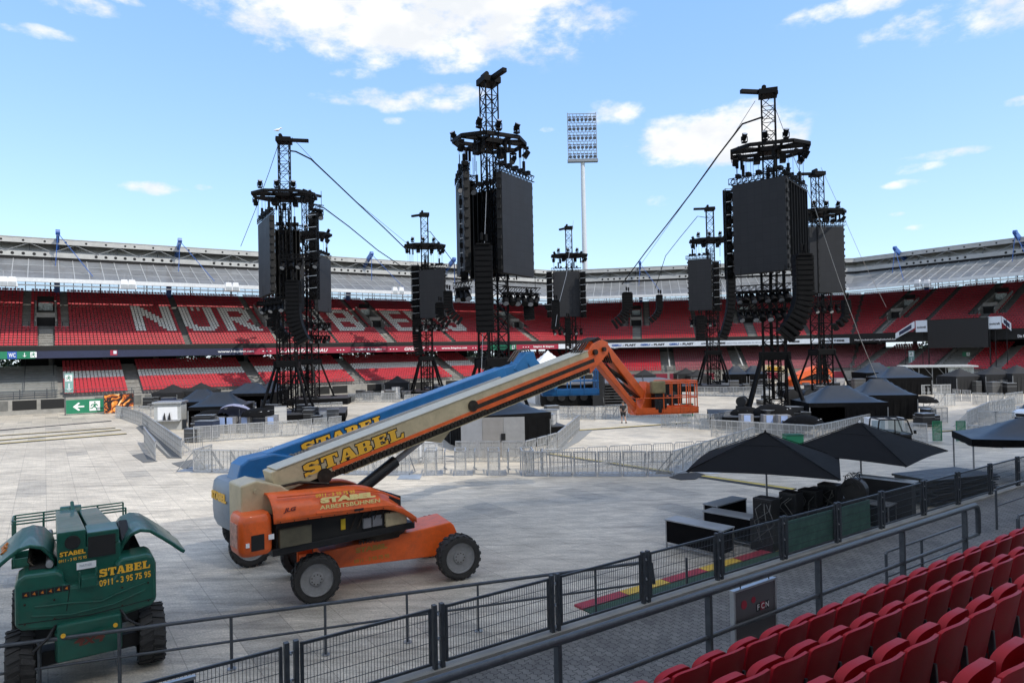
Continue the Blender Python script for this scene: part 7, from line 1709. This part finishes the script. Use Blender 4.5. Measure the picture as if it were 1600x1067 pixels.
# stack of black stage boards
t = G(1413, 775); base = P(1476, 760, 27.3); base.z = 0
r = empty('stage_board_stack', base, R(20), 'staggered stack of dark stage boards right of the parasols', 'board stack'); rn = random.Random(9)
for k in range(9):
    z = .12 + k * .105; ox, oy = rn.uniform(-.16, .16), rn.uniform(-.08, .08); b = MB(); b.bb((-1.75 + ox, -.9 + oy, z), (1.75 + ox, .9 + oy, z + .05)); b.bb((-1.75 + ox, -.9 + oy, z - .03), (-1.68 + ox, .9 + oy, z)); b.build('stage_board', M('board_black', (.022, .02, .018), .5, var=.4), r)
for y in (-.3, .3): MB().bb((-1.7, y - .01, .12 + 9 * .105 - .055), (1.7, y + .01, .12 + 9 * .105 - .045)).build('edge_strip', GALV, r)
b = MB()
for x in (-1.4, 1.4):
    for y in (-.7, .7): b.bb((x - .04, y - .04, 0), (x + .04, y + .04, .1))
b.build('runner', GALV, r)
# ---------------------------------------------------------------- cable ramps, mats and painted barrier shadows on the floor
RAMP = M('ramp_black', (.03, .03, .03), .7, var=.3); RY = M('ramp_yellow', (.55, .42, .08), .6, var=.25)
def ramp(x0, y0, x1, y1, wd, where, yellow=.35):
    a, c_ = G(x0, y0), G(x1, y1); d = c_ - a; Ln = d.length; r = empty('cable_ramp', a, math.atan2(d.y, d.x), where, 'cable ramp')
    MB().ext([(0, -wd / 2, 0.004), (0, -wd * .3, .06), (0, wd * .3, .06), (0, wd / 2, .004)], (Ln, 0, 0)).build('rubber_body', RAMP, r)
    if yellow: MB().bb((0, -wd * yellow / 2, .05), (Ln, wd * yellow / 2, .068)).build('yellow_lid', RY, r)
ramp(-40, 676, 173, 658, .5, 'thin dark cable ramp at the left, farthest of four', 0); ramp(-40, 684, 180, 669, .5, 'thin cable ramp at the left, second farthest of four', .2); ramp(-40, 692, 188, 672, .6, 'yellow-lidded cable ramp at the left, third of four'); ramp(-40, 697, 197, 678, .7, 'yellow-lidded cable ramp at the left, nearest of four')
ramp(905, 673, 1078, 661, .55, 'yellow-lidded cable ramp in front of the walking person'); ramp(858, 710, 1050, 739, .5, 'yellow-lidded cable ramp behind the long front barrier row'); ramp(1098, 745, 1240, 766, .7, 'yellow-lidded cable ramp leading towards the left parasol'); ramp(1466, 675, 1500, 673, .4, 'short yellow-lidded cable ramp between the green gate leaves')
def mat(pxs, where, m_=None, nm='floor_mat_or_shadow'):
    p = [G(x, y, .006) for x, y in pxs]; c_ = sum(p, Vector()) / len(p); o = MB().ext([q - c_ for q in p], (0, 0, .02)).build(nm, m_ or M('mat_black', (.03, .03, .032), .8)); o.location = c_; tag(o, where, 'mat')
mat([(1046, 746), (1062, 740), (1090, 738), (1102, 742), (1086, 749), (1064, 750)], 'wavy black mat with pale edge beside the barrier corner'); mat([(1084, 738), (1122, 733), (1150, 736), (1112, 741)], 'pale metal plate lying beside the wavy black mat', M('plate_pale', (.55, .56, .57), .5))
mat([(626, 742), (660, 741), (656, 749), (620, 749)], 'bluish metal plate on the floor left of the gate boxes', M('plate_blue', (.35, .40, .46), .4, .5)); mat([(212, 668), (222, 664), (284, 716), (262, 716)], 'painted shadow strip along the left row of barriers', M('shadow_grey', (.12, .12, .115), .8)); mat([(206, 711), (224, 708), (246, 721), (224, 723)], 'small painted shadow beside the lone barrier', M('shadow_grey', (.12, .12, .115))); mat([(268, 724), (300, 718), (316, 724), (288, 733)], 'painted shadow at the left corner of the front row', M('shadow_grey', (.12, .12, .115)))  # the three dark grey patches paint the barriers' cast shadows onto the floor
mat([(872, 707), (905, 690), (926, 672), (905, 672), (890, 690), (858, 706)], 'grey mat inside the barrier curve', M('mat_mid', (.22, .22, .21), .7))
# ---------------------------------------------------------------- central stage
sx0, sx1 = P(846, 620, 76).x, P(1066, 620, 76).x
r = empty('stage', ((sx0 + sx1) / 2, 76, 0), R(0), 'black-draped central stage with a grey deck behind the booms', 'stage'); hw = (sx1 - sx0) / 2
MB().bb((-hw, 0, 0), (hw, 12, 2.35)).build('skirt', BLACKC, r); MB().bb((-hw - .1, -.1, 2.35), (hw + .1, 12, 2.5)).build('deck_boards', M('stage_grey', (.11, .11, .12), .5), r)
b = MB()
for k in range(8): b.bb((hw - 9, -.3 - .3 * k, 2.2 - .28 * k), (hw - 4.4, -.05 - .3 * k, 2.27 - .28 * k))
b.bar((hw - 9, 0, 2.5), (hw - 9, -2.4, .2), .06); b.build('stairs', M('stair_grey', (.06, .06, .06), .6), r)
b = MB()
for x in (hw - 9, hw - 4.4): b.bar((x, 0, 3.4), (x, -2.4, 1.1), .05); b.bar((x, 0, 2.4), (x, 0, 3.4), .05); b.bar((x, -2.4, .1), (x, -2.4, 1.1), .05)
b.build('handrail', BLACK, r)
rn = random.Random(2); b = MB()
for k in range(12): x = -hw + 1 + k * (2 * hw - 2) / 11; b.cyl((x, -.12, 1.0), (x, .0, 1.0), .42, 12)
b.build('wheel_row', BLACK, r)
# dark blocks and cable drums
DR = M('drum_black', (.010, .010, .011), .5, var=.3)
for k, (x, y, Y, rr) in enumerate(((1236, 618, 55, .48), (1259, 617, 55.5, .5), (1284, 612, 57, .42), (792, 640, 47, .5), (852, 652, 50, .4), (480, 640, 65, .45), (414, 632, 66, .5), (1160, 627, 60, .45), (935, 580, 75, .6))):
    t = P(x, y, Y); w_ = ['left of the drums beside the nearest right tower', 'middle one beside the nearest right tower', 'right one beside the nearest right tower', 'standing by the big black tent', 'on the ground right of the big black tent', 'on the nearest left platform, right side', 'beside the nearest left platform', 'left of the nearest right tower', 'on the central stage near the boom head'][k]
    r = empty('cable_drum', (t.x, t.y, t.z - rr), R(20 * k), 'black round cable drum ' + w_, 'cable drum'); b = MB(); b.cyl((0, -.3, rr), (0, .3, rr), rr * .8, 16); b.cyl((0, -.36, rr), (0, -.3, rr), rr, 18); b.cyl((0, .3, rr), (0, .36, rr), rr, 18); b.build('drum', DR, r)
    b = MB(); b.bb((-rr, -.4, -t.z + rr), (rr, .4, .08)); b.build('plinth', DR, r)
# flight cases and gear scattered among the tents and platforms
CS = [M('case_black', (.014, .014, .015), .5), M('case_grey', (.07, .07, .07), .6), M('case_white', (.45, .45, .44), .6), M('case_blue', (.02, .03, .06), .5)]
def case(x, Y, w_, d_, h_, c_, where, z=0.0):
    p_ = P(x, 600, Y); r = empty('flight_case', (p_.x, p_.y, z), rn.uniform(-.4, .4), where, 'case', 'equipment cases among the platforms')
    MB().bb((-w_ / 2, -d_ / 2, .1), (w_ / 2, d_ / 2, h_)).build('case_body', CS[c_], r); b = MB()
    for z_ in (.1, h_ * .7, h_ - .03): b.bb((-w_ / 2 - .012, -d_ / 2 - .012, z_), (w_ / 2 + .012, d_ / 2 + .012, z_ + .035))
    b.build('metal_edges', GALV, r); b = MB()
    for sx in (-1, 1):
        for sy in (-1, 1): b.cyl((sx * w_ * .4 - .03, sy * d_ * .4, .05), (sx * w_ * .4 + .03, sy * d_ * .4, .05), .05, 8)
    b.build('castor', BLACK, r)
zones = [(300, 334, 50, 62, 9, 'by the left tents'), (392, 420, 56, 64, 5, 'behind the barriers left of the nearest left tower'), (425, 520, 62, 66, 12, 'around the nearest left tower'), (560, 700, 92, 110, 16, 'in the distance around the left-of-centre platform'), (830, 868, 50, 62, 7, 'right of the big black tent'), (1080, 1180, 92, 112, 14, 'in the distance around the small right tower'), (1180, 1330, 66, 96, 24, 'between the two right-hand towers'), (1330, 1420, 88, 104, 14, 'in the distance before the tunnel'), (600, 640, 92, 104, 8, 'beside the distant left-of-centre platform'), (1195, 1262, 48, 52, 9, 'behind the right-hand barriers'), (345, 392, 70, 80, 8, 'behind the left tents'), (1470, 1590, 78, 86, 14, 'in front of the right stand'), (1425, 1462, 50, 56, 3, 'beside the right tents'), (230, 300, 82, 86, 10, 'along the foot of the left stand'), (900, 1000, 104, 116, 10, 'in the distance behind the stage')]
for (xa, xb, Ya, Yb, n, wh) in zones:
    for k in range(n): case(rn.uniform(xa, xb), rn.uniform(Ya, Yb), rn.uniform(.6, 1.6), rn.uniform(.6, 1.0), rn.uniform(.6, 1.7), rn.choice((0, 0, 0, 1, 1, 2, 3)), 'equipment case ' + wh)
# stack of black crates with pale rims, left
p_ = G(318, 684)
for k in range(6):
    r = empty('stacked_crate', (p_.x, p_.y, .28 * k), 0, 'black crate in the tall stack left of the barriers, ' + ['bottom one', 'second from the bottom', 'third from the bottom', 'fourth from the bottom', 'second from the top', 'topmost one'][k], 'crate', 'stack of black crates')
    MB().bb((-.9, 0, 0), (.5, .9, .24)).build('body', CS[0], r, bevel=.01); MB().bb((-.93, -.03, .2), (.53, .93, .24)).build('rim', CS[1], r)
# grey booth at the left tents, notice cabinet at the right tents
p_ = G(262, 672); r = empty('service_booth', p_, R(10), 'pale grey booth with two dark bottles in front, behind the left barriers', 'booth'); MB().bb((-1.1, 0, 0), (1.1, 1.6, 2.3)).build('walls', M('booth_grey', (.4, .41, .4), .6), r, bevel=.02); MB().bb((-1.2, -.2, 2.3), (1.2, 1.8, 2.45)).build('roof', ALU, r); MB().bb((-.8, -.03, .9), (.8, 0, 2.0)).build('hatch', WHITE, r)
b = MB(); b.cyl((-.2, -.2, .9), (-.2, -.2, 1.5), .12, 10, .03); b.cyl((.2, -.2, .9), (.2, -.2, 1.5), .12, 10, .03); b.build('bottle', BLACK, r); MB().bb((-1.1, -.45, .8), (1.1, 0, .88)).build('shelf', ALU, r)
p_ = G(1386, 690); r = empty('notice_cabinet', p_, R(-4), 'white cabinet with grey door beside the buggy', 'cabinet'); MB().bb((-1.05, 0, 0), (1.1, .8, 1.5)).build('cabinet_body', WHITE, r, bevel=.02); MB().bb((-.9, -.02, .4), (-.1, 0, 1.35)).build('door', M('door_blue_grey', (.28, .36, .42), .5), r); MB().bb((.1, -.02, .4), (.95, 0, 1.35)).build('door', M('door_pale', (.45, .48, .46), .5), r)
# bar shed near the tunnel
a = G(1416, 606); c_ = G(1522, 606); r = empty('bar_shed', a, math.atan2((c_ - a).y, (c_ - a).x), 'long open shed with a pale flat roof and a white tarpaulin, before the tunnel', 'shed'); Ln = (c_ - a).length
MB().bb((0, 1, 0), (Ln, 4, 2.7)).build('dark_interior', DARK, r); MB().bb((-.4, -.8, 2.85), (Ln + .4, 4.4, 3.05)).build('roof', M('shed_roof', (.5, .51, .5), .4), r)
b = MB(); b.grid([[Vector((Ln * .62 + k * .3 + (.25 * (1 - z) if k < 3 else 0), -.3 - .2 * math.sin(k * 1.4), z * 2.6 + .2)) for k in range(11)] for z in (0, .35, .7, 1)]); b.build('tarpaulin', M('tarp_pale', (.42, .46, .45), .5), r, smooth=True)
b = MB()
for k in range(6): x = Ln * k / 5; b.bar((x, 0, 0), (x, 0, 2.85), .1); b.bar((x, 0, 1.6), (x - .9, 0, 2.8), .06)
b.build('frame', GALV, r)
# black video board on the right stand
sv0 = solve(SD, 1451, o=-1.2); sv1 = solve(SD, 1545, o=-1.2); pA = at(SD, sv0, -1.2); pB = at(SD, sv1, -1.2); zA1 = P(1451, 501, pA.y).z; zA0 = P(1451, 544, pA.y).z
r = empty('video_board', Vector((pA.x, pA.y, zA0)), math.atan2(SD.t.y, SD.t.x), 'large black video board on the right stand between two white boards', 'screen'); Wv = sv1 - sv0; Hv = zA1 - zA0
MB().bb((0, 0, 0), (Wv, .6, Hv)).build('display', M('video_black', (.006, .006, .007), .4), r)
b = MB(); b.bb((-.08, -.03, Hv), (Wv + .08, .65, Hv + .08)); b.bar((-.1, .3, -zA0), (-.1, .3, Hv), .15); b.bar((Wv + .1, .3, -zA0), (Wv + .1, .3, Hv), .15); b.build('frame', BLACK, r)
for (x0, x1, y0, y1, w_) in ((1432, 1450, 501, 519, 'white advertising board left of the black video board'), (1545, 1566, 495, 514, 'white advertising board right of the black video board')):
    s0_, s1_ = solve(SD, x0, o=-1.0), solve(SD, x1, o=-1.0); q = at(SD, s0_, -1.0); za, zb_ = P(x0, y1, q.y).z, P(x0, y0, q.y).z; r = empty('advertising_board', Vector((q.x, q.y, za)), math.atan2(SD.t.y, SD.t.x), w_, 'sign'); W_ = s1_ - s0_
    MB().bb((0, 0, 0), (W_, .12, zb_ - za)).build('board', BWHITE, r); text('toolcraft', 'lettering', INK, (W_ / 2, -.01, (zb_ - za) * .42), (1, 0, 0), (0, 0, 1), (zb_ - za) * .2, W_ * .8, .03, 0, r, .004); MB().bar((W_ / 2, .2, -za), (W_ / 2, .2, 0), .08).build('post', BLACK, r)
for (x0, y0, x1, y1, w_) in ((1400, 526, 1430, 509, 'tilted white board with navy panel left of the video board'), (1567, 500, 1581, 513, 'tilted white board with navy panel right of the video board')):
    s0_, s1_ = solve(SD, x0, o=-1.0), solve(SD, x1, o=-1.0); q0, q1_ = at(SD, s0_, -1.0), at(SD, s1_, -1.0); z0_, z1_ = P(x0, y0, q0.y).z, P(x1, y1, q1_.y).z
    r = empty('advertising_board', q0, 0, w_, 'sign'); v = q1_ - q0; U = Vector((0, 0, 1)); b = MB(); b.ext([U * (z0_ - .35), v + U * (z1_ - .35), v + U * (z1_ + .75), U * (z0_ + .55)], SD.n * .1); b.build('board', BWHITE, r)
    b = MB(); b.ext([v * .2 + U * (z0_ * .8 + z1_ * .2 - .15), v * .85 + U * (z0_ * .15 + z1_ * .85 - .15), v * .85 + U * (z0_ * .15 + z1_ * .85 + .5), v * .2 + U * (z0_ * .8 + z1_ * .2 + .4)], SD.n * -.03); b.build('navy_panel', NAVY, r); MB().bar(v * .5, v * .5 + U * z0_, .08).build('post', BLACK, r)
# tunnel between the lower seats of the right stand
org = at(SD, 0, 0); b = MB(Matrix.Translation(-org))
for sg, s_ in ((1, dT0), (-1, dT1)): b.ext([at(SD, s_, -2.6, 0), at(SD, s_, 7, 0), at(SD, s_, 7, 5.6), at(SD, s_, 6, 5.2), at(SD, s_, -2.6, 1.4)], SD.t * (.5 * sg))
b.build('tunnel_wing', M('pale_concrete', (.4, .4, .38)), rootD)
b = MB(Matrix.Translation(-org)); b.ext([at(SD, dT0 + .5, -2.45, 0), at(SD, dT1 - .5, -2.45, 0), at(SD, dT1 - .5, -2.45, 1.9), at(SD, dT0 + .5, -2.45, 1.9)], SD.n * .1); b.build('tunnel_mouth', DARK, rootD)
b = MB(Matrix.Translation(-org)); b.ext([at(SD, dT0 + 3, 2, 4.0), at(SD, dT1 - .5, 2, 4.0), at(SD, dT1 - .5, 2, 4.7), at(SD, dT0 + 3, 2, 4.7)], SD.n * .1); b.build('tunnel_exit_sign', SGREEN, rootD)
_t0 = Vector(at(SD, dT0 + 3.6, 1.97, 4.1) - org); exit_man(_t0, SD.t, SD.n, .5, rootD)
# green exit box on the ground in the distance
t = G(1393, 607); r = empty('exit_board', t, 0, 'small green exit board between the distant grey tents and the shed', 'sign'); MB().bb((-1.6, 0, 1.4), (1.5, .1, 3.0)).build('board', SGREEN, r); exit_man(Vector((-.4, -.02, 1.7)), Vector((1, 0, 0)), Vector((0, 1, 0)), 1.0, r); MB().bar((0, .1, 0), (0, .1, 1.5), .1).build('post', GALV, r)
# green gate leaves
for (x, y, w_) in ((1465, 690, 'green mesh gate leaf, left one of the pair in the right-hand barriers'), (1502, 690, 'green mesh gate leaf, right one of the pair in the right-hand barriers')):
    p_ = G(x, y); r = empty('gate_leaf', p_, R(-8), w_, 'gate'); b = MB(); b.bb((-.28, -.02, .05), (-.24, .02, 1.3)); b.bb((.24, -.02, .05), (.28, .02, 1.3)); b.bb((-.28, -.02, 1.26), (.28, .02, 1.3)); b.bb((-.28, -.02, .05), (.28, .02, .09)); b.bar((-.26, 0, .6), (.26, 0, 1.0), .03); b.build('frame', SGREEN, r); MB().quad((-.26, 0, .07), (.26, 0, .07), (.26, 0, 1.28), (-.26, 0, 1.28)).build('mesh_sheet', M('green_mesh', (.01, .16, .07), .6, alpha=.75), r)
for (x, y, w_) in ((1075, 640, 'green box beside the orange basket'), (1243, 700, 'green crate at the end of the barriers beside the left parasol')):
    p_ = G(x, y + 10); r = empty('green_crate', p_, 0, w_, 'crate'); MB().bb((-.5, 0, 0), (.5, .6, 1.1)).build('body', SGREEN, r, bevel=.02); MB().bb((-.52, -.02, 1.05), (.52, .62, 1.12)).build('rim', M('green_dark', (.005, .08, .04), .5), r)
# far orange machine between the right towers
p_ = G(1262, 612); p_ = P(1262, 600, 92); p_.z = 0; r = empty('boom_lift', p_, R(0), 'distant orange machine seen between the legs of the two right-hand towers', 'boom lift')
b = MB(); rows = []
for i in range(15):
    u = i / 14; zt = 1.75 + 1.75 * math.sin(min(1, u * 1.25) * math.pi / 2) - (.9 * max(0, (u - .75) / .25) ** 2); rows.append([Vector((-2.8 + 5.8 * u, -1.1, max(1.7, zt - .9))), Vector((-2.8 + 5.8 * u, -1.0, zt - .2)), Vector((-2.8 + 5.8 * u, -.6, zt)), Vector((-2.8 + 5.8 * u, .6, zt)), Vector((-2.8 + 5.8 * u, 1.1, zt - .9))])
b.grid(rows); b.build('hood', ORANGE, r, smooth=True); b = MB(); b.bb((-2.4, -.9, .6), (2.8, .9, 1.6)); b.build('chassis', ORANGE, r, bevel=.05); MB().bb((-1.8, -.95, 1.6), (2.2, .95, 2.3)).build('engine_bay', DARK, r); b = MB(); b.bar((-6.0, 0, 3.3), (-2.2, 0, 3.0), .7, .9); b.build('boom', CREAM, r)
wheel(r, -1.8, -1.2); wheel(r, 2.0, -1.2); wheel(r, -1.8, 1.2, side=1); wheel(r, 2.0, 1.2, side=1)
text('STABEL', 'lettering', YEL, (-4.6, -.37, 3.2), (1, 0, -.07), (0, 0, 1), .5, 1.8, .05, 0, r, .01)
# ---------------------------------------------------------------- white car at the right edge
p_ = P(1624, 640, 52.5); p_.z = 0; r = empty('parked_car', p_, R(205), 'white hatchback cut off by the right edge of the picture', 'car')
CW = M('car_white', (.72, .74, .77), .25, var=.02, coat=.8)
sec = [(2.12, .75, .45, .72), (1.98, .86, .35, .86), (1.5, .90, .30, .98), (.95, .90, .28, 1.05), (.2, .90, .28, 1.08), (-1.2, .90, .28, 1.1), (-1.9, .86, .32, 1.08), (-2.1, .78, .45, .95)]
rows = [[Vector((x, sy * w_, z)) for sy, z in ((-1, z0_), (-1.03, (z0_ + z1_) / 2), (-.97, z1_ - .05), (-.8, z1_), (0, z1_ + .03), (.8, z1_), (.97, z1_ - .05), (1.03, (z0_ + z1_) / 2), (1, z0_))] for x, w_, z0_, z1_ in sec]
b = MB(); b.grid(rows); b._add(rows[0], [tuple(range(9))]); b._add(rows[-1], [tuple(range(9))]); b.build('body', CW, r, smooth=True)
gl = M('car_glass', (.02, .03, .04), .08); b = MB(); rows = [[Vector((x, sy * w_, z)) for sy, z in ((-1, 1.03), (-.82, zt), (0, zt + .03), (.82, zt), (1, 1.03))] for x, w_, zt in ((1.05, .84, 1.06), (.35, .82, 1.5), (-.3, .82, 1.58), (-1.3, .8, 1.52), (-1.95, .78, 1.1))]; b.grid(rows); b.build('windows', gl, r, smooth=True)
b = MB(); rows = [[Vector((x, sy * .66, z)) for sy, z in ((-1, zt + .005), (0, zt + .045), (1, zt + .005))] for x, zt in ((.3, 1.5), (-.3, 1.58), (-1.35, 1.52))]; b.grid(rows); b.build('roof', CW, r, smooth=True)
for sy in (-1, 1):
    MB().ext([(1.85, sy * .9, .68), (2.1, sy * .68, .68), (2.08, sy * .6, .82), (1.75, sy * .91, .88)], (0, 0, .02)).build('headlight', M('headlamp', (.4, .42, .45), .1), r); MB().bb((.75, sy * .9, 1.0), (.95, sy * 1.1, 1.15)).build('mirror', CW, r, bevel=.03)
MB().ext([(2.14, -.45, .5), (2.14, .45, .5), (2.1, .55, .72), (2.1, -.55, .72)], (.03, 0, 0)).build('grille', DARK, r)
for x in (1.3, -1.3):
    for sy in (-1, 1): wheel(r, x, sy * .82, .32, .22, sy)
# ---------------------------------------------------------------- small buggy behind the right parasol
p_ = P(1390, 680, 40); p_.z = 0; r = empty('buggy', p_, R(-8), 'small black open buggy with a windscreen, half hidden by the right parasol', 'buggy')
b = MB(); b.bb((-.95, -.7, .4), (.95, .7, 1.0)); b.bb((-.5, -.6, .4), (.4, .6, 1.15)); b.build('body', BLACK, r, bevel=.06)
b = MB()
for y in (-.68, .68): b.path([(-.9, y, 1.0), (-.8, y, 1.78), (-.7, y, 1.84), (.6, y, 1.84), (.72, y, 1.78), (.98, y, 1.0)], .045, 8)
for x, z in ((-.75, 1.84), (.65, 1.84), (.98, 1.0), (0, 1.84)): b.cyl((x, -.68, z), (x, .68, z), .04, 8)
b.cyl((.05, -.68, 1.84), (.05, -.68, 1.0), .035, 8); b.build('roll_cage', BLACK, r, smooth=True)
b = MB(); b.quad((-.75, -.68, 1.05), (.0, -.68, 1.05), (.0, -.68, 1.78), (-.72, -.68, 1.78)); b.quad((.1, -.68, 1.05), (.9, -.68, 1.05), (.65, -.68, 1.78), (.1, -.68, 1.78)); b.build('windscreen', M('buggy_glass', (.25, .3, .3), .1, alpha=.4), r)
MB().bb((1.0, -.95, 1.05), (1.1, -.75, 1.25)).build('mirror', BLACK, r, bevel=.02)
for x in (-.7, .7):
    for sy in (-1, 1): wheel(r, x, sy * .7, .3, .22, sy)
# ---------------------------------------------------------------- the walking person
SKIN = M('skin', (.45, .26, .18), .55, var=.08); CLB = M('clothes_black', (.012, .012, .014), .85, var=.2); HAIR = M('hair_brown', (.08, .055, .035), .7)
def skinned(name, verts, edges, radii, mat, parent, sub=2):
    me = bpy.data.meshes.new(name); me.from_pydata([Vector(v) for v in verts], edges, []); o = bpy.data.objects.new(name, me); COL.objects.link(o); md = o.modifiers.new('skin', 'SKIN')
    for i, q in enumerate(radii): me.skin_vertices[0].data[i].radius = q if isinstance(q, tuple) else (q, q)
    me.skin_vertices[0].data[0].use_root = True
    md.use_smooth_shade = True; s_ = o.modifiers.new('sub', 'SUBSURF'); s_.levels = s_.render_levels = sub; me.materials.append(mat); o.parent = parent; return o
pp_ = G(974, 661); r = empty('person', pp_, R(0), 'person in black T-shirt, black shorts and black shoes walking away across the arena floor', 'person')
V = [(0, 0, .96), (0, .01, 1.15), (0, .0, 1.36), (0, .0, 1.49), (0, .03, 1.56), (0, .04, 1.66), (0, .03, 1.76),
     (-.19, 0, 1.43), (-.24, .02, 1.16), (-.20, .14, .95), (-.19, .17, .86), (.19, 0, 1.43), (.25, -.02, 1.16), (.24, .05, .92), (.24, .08, .83),
     (-.10, 0, .90), (-.11, .06, .50), (-.11, .02, .09), (-.12, .17, .04), (.10, 0, .90), (.14, -.02, .50), (.20, -.16, .12), (.23, -.05, .05)]
E_ = [(0, 1), (1, 2), (2, 3), (3, 4), (4, 5), (5, 6), (2, 7), (7, 8), (8, 9), (9, 10), (2, 11), (11, 12), (12, 13), (13, 14), (0, 15), (15, 16), (16, 17), (17, 18), (0, 19), (19, 20), (20, 21), (21, 22)]
Rr = [.145, .135, .165, .07, .06, .095, .075, .06, .043, .03, .035, .06, .043, .03, .035, .09, .055, .035, .035, .09, .055, .035, .035]
body = skinned('body', V, E_, Rr, SKIN, r)
sh = [(0, 0, .93), (0, .01, 1.15), (0, .0, 1.38), (-.2, 0, 1.44), (-.245, .01, 1.22), (.2, 0, 1.44), (.25, -.01, 1.22)]
skinned('shirt', sh, [(0, 1), (1, 2), (2, 3), (3, 4), (2, 5), (5, 6)], [.17, .16, .185, .085, .07, .085, .07], CLB, r)
st_ = [(0, 0, .97), (-.10, .0, .88), (-.11, .05, .56), (.10, 0, .88), (.135, -.02, .56)]
skinned('shorts', st_, [(0, 1), (1, 2), (0, 3), (3, 4)], [.16, .115, .095, .115, .095], CLB, r)
for sx, (x, y, z) in ((-1, (-.115, .02, .0)), (1, (.205, -.16, .02))):
    b = MB(); rows = []
    for (yy, w_, h_) in ((-.09, .035, .07), (-.05, .05, .12), (.03, .052, .12), (.1, .05, .08), (.17, .045, .06), (.2, .01, .04)): rows.append([Vector((x + a_ * w_, y + yy, z + zz * h_)) for a_, zz in ((-1, 0), (-1, .6), (-.6, 1), (.6, 1), (1, .6), (1, 0), (-1, 0))])
    b.grid(rows); b.build('shoe', CLB, r, smooth=True)
b = MB(); rows = []
for i in range(8):
    a = i / 7 * 1.75; rows.append([Vector((.098 * math.sin(a) * math.cos(2 * math.pi * k / 14), .035 + .112 * math.sin(a) * math.sin(2 * math.pi * k / 14) - .012, 1.705 + .115 * math.cos(a))) for k in range(15)])
b.grid(rows); b.build('hair', HAIR, r, smooth=True)
def hand(parent, wrist, down, side):
    """palm with four unequal curled fingers and a thumb leaving the side of the palm"""
    w_ = Vector(wrist); dn = Vector(down).normalized(); fw = Vector((0, 1, 0)); sd = Vector((side, 0, 0))
    b = MB(); b.bar(w_, w_ + dn * .09, .075, .028, up=sd)
    for k, (ln, off) in enumerate(((.062, .026), (.07, .009), (.066, -.009), (.052, -.026))):
        a = w_ + dn * .088 + fw * off; c_ = a + dn * ln * .55 - sd * .008; e_ = c_ + dn * ln * .4 - sd * .022; b.cyl(a, c_, .009, 6, .008); b.cyl(c_, e_, .008, 6, .006)
    a = w_ + dn * .03 + fw * .035; b.cyl(a, a + dn * .035 + fw * .025, .011, 6, .009); b.cyl(a + dn * .035 + fw * .025, a + dn * .065 + fw * .03, .009, 6, .007); b.build('hand', SKIN, parent, smooth=True)
hand(r, (-.19, .17, .88), (0, .15, -1), -1); hand(r, (.24, .08, .85), (0, .1, -1), 1)
b = MB(); b.cyl((-.098, .03, 1.66), (-.112, .03, 1.66), .028, 8); b.cyl((.098, .03, 1.66), (.112, .03, 1.66), .028, 8); b.cyl((0, .13, 1.66), (0, .155, 1.645), .018, 8); b.bb((-.025, .125, 1.605), (.025, .135, 1.613)); b.build('face_features', SKIN, r, smooth=True)

bpy.context.view_layer.update()
# look-alikes that differ only by place: say which one, counting along the picture
ORD = 'first second third fourth fifth sixth seventh eighth ninth tenth eleventh twelfth'.split()
TEN = {2: 'twenty', 3: 'thirty', 4: 'forty', 5: 'fifty', 6: 'sixty'}
ORD += 'thirteenth fourteenth fifteenth sixteenth seventeenth eighteenth nineteenth'.split()
def ordn(k):
    if k < 19: return ORD[k]
    t, u = divmod(k + 1, 10); return (TEN.get(t, 'seventy') + '-' + ORD[u - 1]) if u else TEN.get(t, 'seventy')[:-1] + 'ieth'
def _old(k): return ORD[k] if k < 12 else str(k + 1) + ('th' if k + 1 < 20 else 'st' if (k + 1) % 10 == 1 else 'nd' if (k + 1) % 10 == 2 else 'rd' if (k + 1) % 10 == 3 else 'th')
_by = {}
for o in bpy.data.objects:
    if o.parent is None and 'label' in o and o.get('kind') is None: _by.setdefault(o['label'], []).append(o)
for lab, obs in _by.items():
    if len(obs) < 2: continue
    def px(o):
        d = o.matrix_world.translation - EYE; f = max(.1, d.dot(_F)); return d.dot(_Rt) / f
    obs.sort(key=px)
    for k, o in enumerate(obs):
        w_ = 'leftmost' if k == 0 else ('rightmost' if k == len(obs) - 1 else ordn(k) + ' from the left')
        o['label'] = lab + ', ' + w_
        if not o.get('group'): o['group'] = lab
